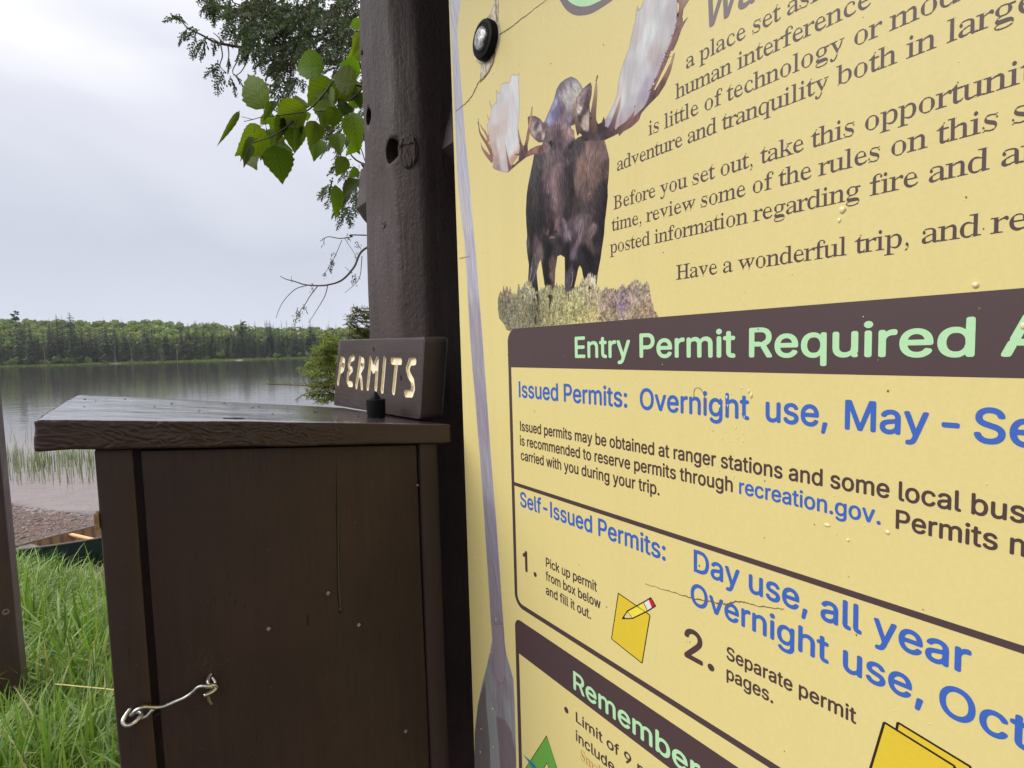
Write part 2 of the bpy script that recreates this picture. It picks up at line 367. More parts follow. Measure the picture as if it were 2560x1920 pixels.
# lettering outlines: character, advance, contours as x, y pairs in thousandths of the type size
FONTS = {
 'A': {
  ' ': (0.264, []),
  ',': (0.264, [[85,-188,121,-183,134,-172,143,-156,205,72,200,104,173,118,105,118,85,106,74,88,37,-144,49,-175,65,-185]]),
  '-': (0.638, [[167,248,184,244,460,246,479,256,491,272,492,332,479,352,452,364,172,362,148,345,141,320,144,272]]),
  '.': (0.264, [[108,-22,142,-26,174,-17,198,3,214,30,218,66,210,96,190,121,162,138,130,142,98,134,71,114,54,86,50,54,58,22,78,-5]]),
  '1': (0.638, [[262,-20,322,-17,342,-1,350,20,350,696,338,721,310,736,270,735,247,724,199,644,110,597,95,580,90,564,91,516,106,480,146,481,215,508,215,20,220,4,230,-9,242,-16]]),
  '2': (0.638, [[114,-20,526,-20,550,-10,565,8,566,68,554,87,534,98,257,100,414,264,479,340,526,408,548,464,555,504,555,548,548,584,535,620,512,656,486,684,454,708,418,727,370,741,318,746,266,741,218,728,174,705,138,676,110,642,88,600,77,560,75,528,86,503,110,490,158,490,182,497,197,516,207,560,226,591,258,615,294,625,346,624,390,606,420,572,431,528,429,500,421,472,386,415,77,80,70,60,73,8,90,-12]]),
  '9': (0.638, [[229,-20,281,-18,306,0,502,292,543,372,563,440,567,488,562,544,550,588,529,632,498,672,461,703,421,725,373,740,321,746,273,742,225,730,181,707,141,676,109,636,87,592,74,548,70,484,77,426,97,372,128,328,165,295,213,270,265,257,333,252,188,40,177,-4],[301,364,253,381,218,416,199,464,198,520,215,568,245,604,285,624,337,626,381,611,418,576,437,528,439,468,429,432,402,392,397,376,337,364]]),
  ':': (0.264, [[108,-22,142,-26,174,-17,198,3,214,30,218,66,210,96,190,121,162,138,130,142,98,134,71,114,54,86,50,54,58,22,78,-5],[124,362,158,364,185,378,206,402,218,434,215,470,202,496,177,518,146,529,114,527,85,514,62,489,51,458,52,426,66,396,94,371]]),
  'A': (0.675, [[59,-20,115,-18,139,0,197,160,199,186,223,180,447,180,475,187,478,160,539,-4,555,-15,575,-20,623,-19,658,-4,659,38,582,248,560,272,556,284,557,316,415,702,405,720,387,733,359,736,335,729,319,735,295,735,275,728,259,708,117,316,118,284,113,272,92,248,15,36,16,-4],[247,300,335,569,427,300]]),
  'D': (0.707, [[109,-20,145,-8,169,-8,197,-20,349,-18,397,-12,449,1,501,24,549,57,589,97,620,144,649,212,666,292,669,380,659,468,637,540,601,604,559,652,505,691,433,721,341,735,197,736,169,724,137,724,121,733,105,735,85,727,71,712,66,696,65,624,65,20,70,4,81,-9],[197,100,197,616,341,615,385,607,421,595,459,572,491,540,515,500,531,452,541,392,541,328,532,268,516,220,497,185,473,157,441,133,405,116,333,101]]),
  'E': (0.589, [[109,-20,505,-20,529,-12,543,4,548,20,546,68,534,88,517,98,201,100,195,104,197,301,481,302,508,316,520,348,520,380,514,400,501,415,485,421,197,423,197,615,497,616,517,619,537,636,544,660,543,704,534,720,521,731,497,736,109,736,85,728,70,712,65,692,65,20,70,4,81,-9]]),
  'I': (0.278, [[114,-20,178,-16,197,0,205,20,205,696,191,724,162,736,98,733,78,717,70,696,70,20,75,4,86,-9]]),
  'L': (0.553, [[109,-20,489,-20,514,-8,528,20,525,72,513,89,493,99,197,101,195,696,181,724,153,736,93,733,73,717,65,696,65,20,70,4,81,-9]]),
  'M': (0.884, [[109,-20,165,-16,181,-4,191,16,193,480,378,8,393,-10,421,-20,477,-18,493,-9,504,4,689,480,692,12,709,-12,733,-20,781,-19,809,-4,819,24,819,692,816,708,805,724,777,736,685,736,665,729,650,716,478,272,445,174,233,716,217,731,197,736,105,736,77,721,68,708,65,692,65,24,68,8,77,-5,93,-17]]),
  'O': (0.751, [[321,-26,397,-29,465,-19,522,2,581,40,631,90,669,150,693,210,710,286,714,378,706,450,686,526,653,594,609,651,553,696,489,727,429,742,357,745,285,734,221,709,169,674,121,626,83,566,58,506,41,430,37,354,44,266,64,190,98,122,141,66,195,22,253,-8],[337,98,297,110,257,133,226,162,199,202,181,246,170,294,166,354,169,410,178,458,194,502,217,541,245,573,281,598,317,613,353,620,401,620,445,610,489,587,521,558,547,522,567,478,580,426,585,370,583,306,572,250,556,210,532,170,501,138,465,115,425,100,377,95]]),
  'P': (0.626, [[109,-20,169,-16,185,-4,194,12,197,241,365,243,441,258,481,276,519,304,546,332,568,368,585,412,594,464,594,516,585,568,567,612,544,648,512,680,469,708,409,728,333,736,105,736,85,728,70,712,65,692,65,20,70,4,81,-9],[197,362,196,616,365,614,405,602,437,578,459,536,465,480,453,428,429,392,397,372,357,363]]),
  'R': (0.632, [[109,-20,169,-16,185,-4,194,12,197,258,309,258,341,270,348,236,478,-4,495,-16,513,-20,569,-19,609,-4,601,44,471,284,505,304,533,327,554,352,573,384,586,420,594,460,596,508,592,548,578,596,554,640,521,677,477,706,413,728,333,736,105,736,85,728,70,712,65,692,65,20,70,4,81,-9],[337,367,309,379,195,380,197,616,337,616,377,612,421,595,450,564,462,532,466,496,462,460,450,428,429,405,387,384,373,370]]),
  'S': (0.629, [[255,-28,314,-32,378,-28,434,-15,478,4,519,32,554,69,578,112,592,160,594,212,585,260,563,304,530,340,490,368,446,390,238,456,203,480,186,504,184,548,191,568,206,587,246,613,302,625,362,621,410,602,435,580,458,532,478,516,542,512,558,517,571,528,581,552,577,580,559,624,534,660,502,689,466,712,426,729,378,741,318,746,262,741,210,728,166,709,123,680,93,648,70,608,56,564,54,508,62,464,82,423,118,383,158,356,202,335,410,269,446,245,463,220,466,196,463,172,455,152,439,132,394,103,330,90,266,94,214,115,187,140,163,192,142,209,78,212,62,207,47,196,37,168,45,132,64,88,91,52,126,21,161,0,210,-19]]),
  'W': (0.966, [[239,-20,319,-18,335,-9,347,8,483,510,620,4,635,-12,659,-20,735,-19,761,-4,771,16,953,680,954,700,947,722,919,735,867,736,843,728,829,712,695,193,691,192,555,712,539,728,519,736,447,736,423,726,406,700,271,188,136,712,121,728,99,736,47,735,16,720,11,696,13,676,194,12,211,-11]]),
  'a': (0.548, [[179,-28,235,-32,287,-25,331,-7,367,19,380,-4,399,-17,451,-20,475,-12,492,12,494,356,486,420,471,460,442,500,407,528,363,548,315,558,267,561,219,556,171,544,131,526,95,500,69,472,50,440,48,416,59,395,75,384,119,371,135,371,155,380,187,416,211,432,259,445,299,444,331,434,353,416,364,392,368,360,363,348,339,341,195,321,131,304,97,288,71,269,48,244,35,220,25,180,23,136,30,96,45,60,69,28,99,3,135,-16],[239,84,191,92,161,112,149,144,151,164,159,181,179,197,215,210,367,236,364,168,355,144,339,121,295,93]]),
  'b': (0.597, [[278,-28,350,-30,411,-16,466,16,512,64,545,124,564,196,569,284,558,364,536,424,502,479,458,520,406,547,342,560,274,557,226,539,182,504,177,708,165,724,146,734,86,734,62,716,54,688,56,12,66,-5,82,-17,142,-19,158,-12,170,0,178,30,226,-8],[286,88,262,95,238,109,218,128,200,156,181,224,181,304,197,368,226,412,246,428,270,439,326,443,354,437,378,425,400,404,417,380,438,316,440,232,423,164,391,116,370,101,346,91,318,86]]),
  'c': (0.557, [[243,-28,292,-32,336,-28,376,-19,416,-3,452,20,481,48,508,84,522,116,521,140,508,161,492,169,440,180,412,166,385,124,356,101,316,87,272,87,240,95,216,109,192,134,175,164,157,236,160,316,182,380,200,405,224,426,248,438,276,443,308,443,336,438,372,418,412,365,436,354,492,365,505,372,516,387,521,408,518,424,496,463,468,495,412,534,340,557,288,561,232,555,180,538,140,514,100,478,71,436,48,388,34,332,28,264,33,200,45,148,69,96,100,52,144,13,192,-13]]),
  'd': (0.597, [[230,-28,288,-31,340,-23,380,-3,420,30,428,0,440,-12,456,-19,512,-18,528,-9,540,8,543,24,543,692,536,716,516,733,496,736,448,734,432,724,420,708,416,504,375,536,328,556,264,561,208,552,156,530,112,496,74,448,49,396,32,328,28,252,35,184,54,120,86,64,124,22,172,-9],[264,88,240,95,216,108,196,128,178,156,158,224,157,300,175,368,204,412,224,428,248,439,304,443,332,437,357,424,379,404,395,380,408,348,416,312,417,228,399,160,368,116,348,101,324,91,296,86]]),
  'e': (0.568, [[247,-28,296,-31,340,-29,384,-20,420,-6,456,16,489,44,515,80,526,108,523,128,508,147,440,164,416,154,387,116,360,97,320,86,272,87,237,96,210,112,188,135,171,164,160,200,160,218,504,219,524,226,539,244,542,292,533,364,518,412,492,460,461,496,420,527,376,547,324,559,272,561,216,552,172,535,128,506,92,468,64,425,43,372,31,316,28,248,36,184,49,136,75,84,108,43,150,8,192,-13],[160,331,174,376,204,414,240,436,288,445,332,438,369,416,396,380,411,332]]),
  'f': (0.357, [[141,-20,177,-20,193,-15,209,-4,219,16,220,440,309,442,330,456,340,476,339,520,321,546,301,554,219,556,221,608,234,636,261,646,317,647,333,656,342,668,355,708,354,728,341,749,317,761,273,766,229,763,189,751,153,731,121,699,101,660,94,624,93,555,17,551,1,539,-10,516,-9,472,9,448,29,441,94,440,94,20,98,4,109,-9,125,-18]]),
  'g': (0.598, [[234,-228,332,-230,380,-221,424,-207,460,-187,488,-163,513,-132,531,-96,541,-56,544,-16,544,508,534,536,516,551,468,554,444,548,427,532,420,502,372,539,324,557,260,561,196,548,148,525,108,492,74,448,49,396,36,352,29,304,28,252,34,200,44,157,60,117,80,84,108,51,140,26,180,5,220,-8,264,-13,312,-11,348,-2,380,13,416,43,418,40,417,-24,409,-60,388,-87,352,-107,292,-117,236,-110,204,-94,160,-52,140,-44,116,-49,70,-80,61,-104,64,-124,104,-171,164,-209],[272,104,244,110,220,121,200,137,182,160,160,220,157,300,172,364,204,412,224,428,248,439,304,443,332,438,356,426,377,408,394,384,416,320,418,240,403,176,372,132,352,118,328,108]]),
  'h': (0.577, [[98,-20,150,-17,169,-4,179,16,180,320,188,376,186,396,194,408,214,414,242,432,282,443,322,441,354,428,378,404,392,372,397,332,397,28,402,4,414,-10,430,-18,486,-19,512,-4,522,24,522,364,513,420,496,464,471,500,442,526,406,545,358,558,306,561,258,552,214,533,182,509,179,700,166,723,138,736,80,732,62,716,54,696,54,20,59,4,70,-9]]),
  'i': (0.235, [[98,-20,138,-20,154,-15,172,0,180,20,180,512,165,540,138,554,94,554,78,549,64,536,54,512,54,20,59,4,70,-9],[107,604,134,605,162,616,183,636,196,664,196,696,184,724,162,744,134,756,102,756,74,745,52,724,40,696,40,664,53,636,78,613]]),
  'k': (0.536, [[98,-20,146,-18,162,-10,175,4,180,24,180,176,175,200,186,210,214,220,398,-10,422,-20,478,-20,506,-8,526,-8,532,0,519,20,510,50,308,304,482,480,493,508,512,528,514,537,506,542,478,543,450,554,406,554,389,548,182,339,180,696,166,723,138,736,80,732,62,716,54,696,54,20,59,4,70,-9]]),
  'l': (0.266, [[154,-19,202,-23,242,-18,263,1,269,29,261,65,250,81,227,93,190,95,181,117,178,705,169,721,154,731,138,736,94,736,78,731,65,721,54,693,54,105,64,57,84,21,114,-4]]),
  'm': (0.858, [[98,-20,150,-17,169,-4,179,16,180,340,188,388,187,408,194,417,242,438,278,445,310,441,334,430,352,412,363,388,366,24,370,6,382,-9,406,-20,454,-19,477,-8,489,8,492,28,492,352,498,396,538,433,562,442,590,445,622,440,650,426,667,408,675,384,681,8,694,-9,714,-19,762,-20,786,-10,798,4,804,24,803,376,792,440,762,496,738,521,706,542,670,556,630,563,578,561,530,547,486,521,450,484,422,518,398,538,370,553,338,561,294,563,250,554,210,534,178,508,168,536,146,552,94,554,71,544,58,526,54,508,54,24,57,8,69,-8,82,-17]]),
  'n': (0.577, [[98,-20,150,-17,169,-4,179,16,180,320,188,376,186,396,194,408,214,414,242,432,286,443,322,441,354,428,378,404,392,372,397,332,397,28,402,4,422,-15,442,-20,490,-18,506,-9,517,4,523,28,523,340,519,392,508,436,488,476,462,509,430,533,366,557,294,560,230,542,178,506,168,536,142,553,90,553,74,546,62,533,54,508,54,20,59,4,70,-9]]),
  'o': (0.584, [[243,-28,292,-32,352,-25,404,-8,444,15,484,51,514,92,536,140,551,196,556,264,551,328,536,388,514,436,482,480,440,517,392,543,340,557,288,561,232,555,180,538,140,514,100,478,71,436,48,388,34,332,28,264,33,200,45,148,69,96,100,52,144,13,192,-13],[264,88,236,96,216,109,196,129,178,156,158,224,158,304,178,372,212,417,232,431,256,440,316,442,344,435,368,421,389,400,406,372,427,304,427,224,407,156,372,112,348,96,324,89]]),
  'p': (0.597, [[100,-221,150,-218,169,-205,178,-189,182,27,222,-6,270,-26,326,-31,386,-24,438,-3,482,30,517,71,544,123,562,183,569,247,567,315,554,379,531,435,502,479,462,517,414,544,350,560,274,557,226,539,178,501,169,535,158,546,142,553,86,552,70,543,58,527,54,507,54,-181,59,-197,70,-210],[294,87,266,93,242,106,219,127,203,151,183,215,180,299,195,363,209,391,226,412,246,428,270,439,326,443,354,437,378,425,398,407,415,383,429,351,438,315,440,235,424,167,393,119,374,103,350,92]]),
  'q': (0.597, [[464,-221,500,-221,520,-215,536,-201,543,-181,541,523,532,539,515,551,456,553,440,546,429,535,420,499,376,536,324,557,260,561,196,548,148,525,107,491,73,447,49,395,33,335,28,267,33,199,47,139,72,85,108,38,152,2,204,-21,264,-31,328,-26,376,-6,416,28,418,-185,425,-201,436,-212],[272,87,248,92,224,103,200,123,183,147,169,179,160,215,157,295,172,363,187,391,204,412,224,428,248,439,304,443,332,437,356,425,376,407,393,383,415,319,417,235,402,167,372,119,352,103,328,92]]),
  'r': (0.365, [[98,-20,150,-17,169,-4,179,16,180,336,188,376,210,408,238,427,274,437,326,438,348,448,362,476,362,520,354,541,334,558,294,561,250,555,214,540,178,513,165,540,138,553,82,551,67,540,57,524,54,508,54,20,59,4,70,-9]]),
  's': (0.514, [[203,-28,254,-31,302,-29,342,-20,386,-3,422,19,450,47,471,80,483,116,486,160,478,200,461,236,434,266,406,285,366,303,210,345,189,356,176,372,174,400,186,421,214,439,250,447,290,446,318,437,338,419,359,388,379,376,398,375,438,384,458,396,468,416,467,436,434,492,386,532,326,555,278,561,230,559,186,551,146,536,110,514,82,487,62,456,49,420,46,376,53,336,70,300,98,269,126,250,166,232,322,190,344,176,355,160,355,132,338,108,306,91,266,84,222,87,190,99,169,116,147,152,126,164,110,165,70,157,46,141,37,120,38,100,54,65,75,36,102,12,130,-5]]),
  't': (0.320, [[192,-22,237,-26,281,-22,304,-6,314,14,308,58,296,78,273,91,229,91,209,97,201,110,197,138,197,438,265,441,285,448,305,474,306,514,297,537,277,551,197,554,197,642,190,662,165,681,113,683,86,670,73,650,70,554,25,553,5,543,-9,522,-11,482,-1,458,13,446,71,438,72,122,84,62,99,34,125,8,157,-11]]),
  'u': (0.577, [[212,-23,266,-27,318,-19,362,0,398,28,410,-3,438,-19,490,-18,506,-9,518,5,523,25,523,509,515,533,498,549,482,554,433,553,414,543,400,525,397,505,397,209,388,157,390,137,334,101,290,91,254,93,222,107,198,131,185,161,180,201,180,509,175,529,154,549,134,554,86,552,70,543,59,529,54,509,54,193,64,113,86,62,118,22,162,-7]]),
  'v': (0.548, [[233,-8,321,-8,349,24,530,496,528,540,497,553,449,554,429,550,410,536,273,162,139,532,121,549,101,554,53,553,17,536,19,492,197,28,225,-7]]),
  'w': (0.798, [[212,-20,272,-18,288,-10,301,4,400,348,498,4,512,-12,536,-20,592,-19,616,-8,629,12,776,496,777,512,772,540,740,553,692,554,672,547,656,532,560,187,465,532,452,546,432,554,368,553,348,546,330,520,240,186,144,528,128,546,108,554,56,553,27,540,21,512,22,496,169,12,187,-12]]),
  'x': (0.533, [[77,-20,121,-19,146,-8,265,176,389,-10,409,-19,457,-20,510,-4,494,48,352,252,332,272,352,288,485,484,492,500,492,516,503,532,500,540,477,543,449,554,405,554,385,546,369,529,269,370,153,546,129,554,85,554,33,537,49,485,181,292,200,272,182,256,34,40,22,-4]]),
  'y': (0.548, [[85,-220,149,-223,205,-209,249,-180,285,-132,306,-88,337,-8,339,12,352,32,528,492,531,508,528,540,497,553,445,554,425,547,409,532,273,162,139,532,121,549,101,554,49,553,17,536,18,496,208,0,185,-64,165,-94,141,-106,93,-106,77,-115,65,-128,53,-168,53,-184,66,-208]]),
 },
 'T': {
  ' ': (0.250, []),
  ',': (0.250, [[69,-132,118,-112,155,-80,126,-78,106,-54,94,-82,67,-112],[129,-72,149,-48,164,-12,169,48,154,100,138,121,118,132,92,108,84,72,90,44,100,28,114,17,139,8,141,-28]]),
  'B': (0.667, [[28,0,324,-2,432,4,428,8,476,22,511,40,560,82,584,124,595,172,594,216,577,264,548,299,524,317,472,342,411,360,460,374,503,396,534,424,549,448,561,488,560,540,540,587,520,609,468,639,408,659,300,664,28,662,28,637,68,633,92,621,96,632,112,627,131,612,142,584,146,536,146,120,142,76,128,48,96,32,92,43,64,31,32,27,28,24],[276,40,255,52,246,80,246,332,324,334,364,327,376,331,428,314,460,283,479,228,479,144,472,108,460,80,439,56,408,42,404,53,356,37,316,37,292,45,292,38],[248,368,245,576,253,616,276,628,285,628,288,622,308,629,344,629,372,622,392,611,392,625,420,613,445,580,457,528,455,460,436,409,412,387,372,373,365,376,368,380,316,369],[391,392,400,401]]),
  'H': (0.722, [[-5,0,333,0,332,25,288,32,264,44,265,32,252,35,232,46,220,65,213,120,213,316,220,319,504,319,510,316,510,108,503,64,492,46,472,35,459,32,460,44,432,32,392,26,392,-1,725,0,724,26,688,31,664,43,660,31,628,47,614,76,609,120,612,584,623,612,640,625,656,630,660,619,684,630,724,637,724,663,392,662,392,637,436,630,460,620,464,630,476,627,492,619,503,604,510,556,508,366,213,368,213,560,220,604,232,619,248,627,260,630,264,620,284,629,332,638,332,662,32,664,-4,660,-4,640,0,636,40,629,64,616,64,630,88,621,101,608,111,584,114,120,110,76,96,47,64,32,60,42,36,32,-4,26]]),
  'S': (0.556, [[51,-16,80,-16,91,8,68,14,52,33],[270,-16,344,-9,410,12,395,20,440,57,476,112,489,156,491,196,486,244,475,280,456,311,429,340,368,381,200,461,164,488,145,512,137,536,136,560,143,588,155,608,176,625,184,606,216,633,256,644,296,644,324,637,384,603,383,620,388,621,428,589,460,549,460,649,408,649,336,670,260,679,196,669,160,655,140,640,162,636,125,596,102,548,92,484,100,428,125,376,173,328,228,292,368,223,404,196,419,176,429,152,432,128,428,100,410,64,380,39,376,38,375,44,373,56,376,61,356,43,328,29,300,24,260,23,212,34,168,60,168,41,156,47,114,84,84,131,82,20,84,15,140,12,212,-10],[52,132,72,154,88,156,104,149,106,152,80,230,51,228],[466,464,493,464,492,551,492,544,472,529,456,526,440,532],[492,632,492,677,464,678,454,656,476,650]]),
  'a': (0.444, [[96,-11,108,-13,132,-7,184,12,177,1,184,0,221,17,264,46,296,46,302,25,316,6,332,-6,352,-13,392,2,428,28,432,25,428,6,467,37,469,41,456,61,436,52,396,52,385,57,378,349,370,377,352,409,312,441,248,462,184,463,128,456,83,441,96,433,64,410,42,381,34,353,37,321,50,297,72,281,100,297,113,321,112,353,86,397,89,409,104,421,112,423,120,410,134,421,160,427,208,427,240,414,240,421,248,424,279,405,293,369,292,277,264,270,256,275,134,237,132,233,143,229,68,189,40,163,25,141,14,93,24,45,53,9],[144,53,120,69,109,105,113,157,128,187,156,214,164,193,184,212,220,232,256,243,292,243,292,90,260,63,256,83,232,64,204,52]]),
  'b': (0.500, [[34,-17,52,-17,74,-1,52,5,36,22],[236,-13,296,-14,336,-5,325,-1,384,34,431,87,458,143,472,211,471,279,457,339,434,383,404,419,364,447,324,461,304,461,272,450,279,459,258,455,220,437,188,412,156,412,154,663,-20,662,-20,638,8,632,24,623,24,634,48,628,58,615,63,595,64,19,68,16,100,38,164,38,169,31,147,27,156,22,200,-2],[236,23,208,35,192,59,176,37,164,51,157,71,154,351,168,379,192,397,196,377,216,394,240,404,308,403,332,395,349,379,364,355,374,323,382,231,374,119,357,63,333,35,312,26,307,27,308,39,276,24],[182,643,184,663,172,663,168,659]]),
  'c': (0.444, [[217,-11,238,-14,258,-12,298,1,330,16,333,13,325,1,334,3,390,37,438,85,438,89,418,105,378,75,342,60,270,58,242,63,211,77,186,100,168,125,152,161,139,233,141,329,159,389,182,416,190,421,198,402,214,418,242,429,270,430,290,421,294,429,314,425,324,417,330,405,330,349,342,317,362,301,378,311,390,325,396,345,397,365,385,401,362,428,318,453,313,461,266,465,226,462,158,441,174,437,173,433,130,402,98,365,73,321,58,273,52,229,55,177,65,133,81,97,106,60,138,28,178,3]]),
  'd': (0.500, [[309,-15,330,-11,332,-7,318,2,310,14],[164,-11,178,-14,210,-5,207,-11,210,-13,242,-4,270,12,293,33,266,37,298,40,306,48,338,48,342,-2,414,9,515,17,514,41,474,54,474,44,450,51,438,61,432,85,431,661,426,664,235,661,238,637,270,634,294,623,298,634,306,632,326,622,335,609,340,581,338,414,306,414,270,442,230,459,202,463,170,458,126,439,93,413,63,377,41,333,27,285,20,229,23,173,36,117,59,69,88,33,122,7],[178,45,158,54,142,69,128,97,120,133,115,257,119,305,130,353,153,389,182,404,254,405,278,394,298,376,302,398,326,379,339,353,338,105,326,81,306,61,300,69,298,87,278,63,250,46],[456,649,458,646,461,649,461,661,439,661]]),
  'e': (0.444, [[207,-11,228,-14,268,-6,332,27,332,17,324,5,332,9,384,45,434,105,408,125,376,92,336,69,312,64,244,65,220,71,188,90,160,128,145,177,140,239,399,241,395,309,372,373,345,409,307,441,324,445,268,461,212,463,165,453,174,445,124,413,81,361,61,317,49,269,46,225,51,173,60,133,79,89,100,57,132,26,168,3],[408,241,430,241,428,261],[140,281,139,321,145,365,156,397,172,418,192,427,196,411,224,429,252,429,272,421,284,409,292,426,312,413,322,393,329,365,330,281]]),
  'f': (0.333, [[21,0,312,0,311,24,270,28,246,39,242,28,228,32,211,44,204,64,202,400,318,402,319,448,318,452,202,454,201,576,207,616,222,637,242,642,246,632,270,642,294,642,306,635,310,642,330,640,339,628,322,588,320,556,334,531,346,523,354,524,376,548,382,588,376,612,366,628,327,660,337,668,286,676,222,673,217,672,222,668,174,644,142,614,120,572,112,528,110,454,26,452,23,448,26,401,110,400,111,104,109,60,100,40,74,28,69,28,70,40,54,30,22,24]]),
  'g': (0.500, [[185,-204,271,-203,339,-195,407,-172,449,-144,431,-145,423,-140,442,-116,453,-92,458,-68,457,-28,445,8,422,36,379,57,319,70,151,76,127,88,122,108,127,123,139,136,155,118,171,137,195,148,308,152,303,156,343,173,375,196,409,240,421,288,415,336,389,384,395,388,491,390,491,442,327,444,303,452,313,456,263,463,183,459,168,456,172,452,169,448,111,416,87,392,71,368,61,336,58,308,62,272,71,248,103,204,139,178,176,160,147,159,114,144,134,140,91,110,68,80,60,44,66,16,87,-12,126,-36,103,-44,95,-37,78,-44,95,-48,69,-64,54,-80,46,-100,47,-120,54,-140,67,-156,111,-184,105,-192],[191,-164,155,-155,131,-142,132,-156,127,-156,103,-144,86,-128,78,-104,87,-76,103,-59,110,-64,115,-80,137,-56,115,-52,379,-53,415,-62,434,-80,434,-112,415,-138,403,-117,379,-142,327,-161,279,-167],[195,184,175,192,163,203,148,244,143,332,156,396,169,416,191,428,198,416,195,411,211,424,227,430,259,428,283,414,283,428,299,424,311,416,323,400,334,352,335,272,323,215,311,196,291,185,283,184,279,195,255,183,227,183,199,197]]),
  'h': (0.500, [[-21,0,234,0,233,24,210,28,196,36,192,26,176,30,162,40,155,56,153,340,188,376,192,376,196,356,224,380,260,392,312,392,332,385,345,364,350,324,348,60,340,40,328,30,312,26,308,38,292,27,268,24,267,0,522,0,521,24,498,28,484,36,480,27,464,30,452,37,443,52,440,80,439,336,427,388,404,427,372,451,328,463,284,447,252,427,249,432,255,444,252,446,220,426,188,396,156,396,153,400,152,664,16,664,-20,660,-20,640,8,633,20,626,28,636,48,628,57,616,62,596,63,84,61,56,52,38,28,27,22,28,20,36,4,28,-20,24],[183,640,184,661,168,661]]),
  'i': (0.278, [[11,0,266,0,266,24,240,29,228,37,224,26,205,32,195,40,188,60,184,453,16,452,16,426,52,417,56,424,76,420,88,412,93,396,96,80,92,52,84,37,60,27,56,27,52,36,36,28,12,24],[215,432,216,452,194,452,200,452],[136,532,152,535,176,556,187,576,191,600,187,624,176,644,160,660,140,669,120,657,104,640,96,622,93,600,95,580,104,560]]),
  'k': (0.500, [[-5,0,252,0,252,24,228,28,212,38,208,27,196,29,183,36,174,52,170,192,192,210,212,210,212,203,220,210,256,210,369,60,374,44,368,32,344,26,340,33,324,26,300,24,300,-1,560,0,560,24,540,28,520,42,518,28,512,28,487,44,292,299,236,251,171,252,168,664,36,664,0,660,0,639,28,633,40,626,44,635,64,630,74,620,79,604,81,80,77,52,68,37,44,27,36,36,-4,24],[317,308,320,304,394,372,372,374,352,395,348,392,332,369,280,320,300,319],[375,384,432,415,435,412,432,404,436,403,472,419,508,425,511,428,511,448,508,452,476,453,292,452,292,426,324,424,344,416,352,423,376,415,381,404],[198,644,200,641,201,644,200,662,184,661]]),
  'l': (0.278, [[10,0,265,0,264,24,239,29,227,37,223,26,203,32,192,44,186,64,183,664,47,664,13,660,15,638,39,634,55,624,59,636,79,630,88,620,93,600,95,80,91,52,83,37,59,27,55,27,51,36,35,28,11,24],[213,644,215,641,216,644,215,662,199,661]]),
  'm': (0.778, [[-19,0,232,0,232,24,194,36,194,28,190,27,174,31,163,40,156,56,154,340,168,360,190,379,194,355,222,381,258,392,310,392,330,384,342,364,348,324,345,56,338,40,326,31,310,26,306,37,290,28,266,24,266,0,513,0,512,24,490,28,474,37,470,26,454,31,442,40,436,56,434,344,462,374,470,352,494,375,518,388,578,392,610,384,619,372,625,348,627,68,620,44,608,32,590,26,582,35,566,27,546,24,546,0,794,-1,795,24,772,28,758,35,754,27,738,29,724,40,717,56,714,336,708,368,693,408,662,441,630,457,606,463,558,445,530,426,529,432,535,444,530,445,494,422,458,385,426,385,413,412,392,436,366,452,330,463,294,452,250,424,249,432,258,448,222,426,186,391,154,391,154,448,150,453,-14,452,-17,428,10,422,22,415,26,425,42,421,56,412,64,392,66,80,64,56,54,38,30,27,25,28,22,36,6,28,-18,24],[181,436,182,433,185,440,183,452,160,452,166,452]]),
  'n': (0.500, [[-21,0,234,0,233,24,210,28,196,36,192,26,176,30,162,40,155,56,153,340,188,376,192,378,196,356,224,380,260,392,312,392,332,385,345,364,350,324,348,60,340,40,328,30,312,26,308,38,292,27,268,24,267,0,522,0,521,24,498,28,484,36,480,27,464,30,452,37,443,52,440,80,439,336,427,388,404,427,372,451,328,463,284,447,252,428,249,432,255,444,252,446,220,427,188,397,156,397,152,453,-17,452,-20,428,8,422,20,415,24,425,40,421,53,412,61,392,63,80,61,56,52,38,28,27,22,28,20,36,4,28,-20,24],[183,432,184,452,161,452,168,452]]),
  'o': (0.500, [[227,-15,279,-14,333,-3,324,5,378,41,418,89,439,133,451,185,453,237,449,277,438,317,421,353,379,405,326,441,337,449,287,461,223,463,163,449,173,441,120,405,81,357,60,313,48,261,46,213,51,169,64,125,82,89,122,41,177,5,168,-3],[227,21,199,40,195,23,175,33,159,53,149,81,142,137,139,213,141,293,148,361,161,401,187,426,193,425,195,409,225,429,263,432,283,425,303,409,307,428,323,418,337,401,354,345,361,213,353,85,339,49,315,26,304,25,303,42,287,27,271,20]]),
  'p': (0.500, [[-15,-202,269,-202,268,-178,230,-173,210,-163,206,-173,198,-172,182,-165,169,-150,161,-102,161,38,194,40,222,14,254,-4,282,-12,294,-8,300,-10,292,-14,318,-13,354,-2,386,16,414,42,438,74,459,118,473,174,478,234,474,286,460,338,438,382,412,414,378,441,322,464,286,452,282,454,295,462,282,460,254,451,230,437,186,390,154,390,150,453,-12,450,-10,428,30,413,34,424,50,419,62,410,68,390,71,-98,68,-142,60,-162,38,-175,30,-176,26,-166,10,-175,-14,-180],[242,46,222,57,206,74,199,54,194,55,178,70,161,98,161,342,186,378,194,371,198,353,220,382,246,399,262,402,322,400,342,392,358,377,377,326,385,222,375,122,359,78,334,52,306,43],[181,434,184,438,182,452,164,450]]),
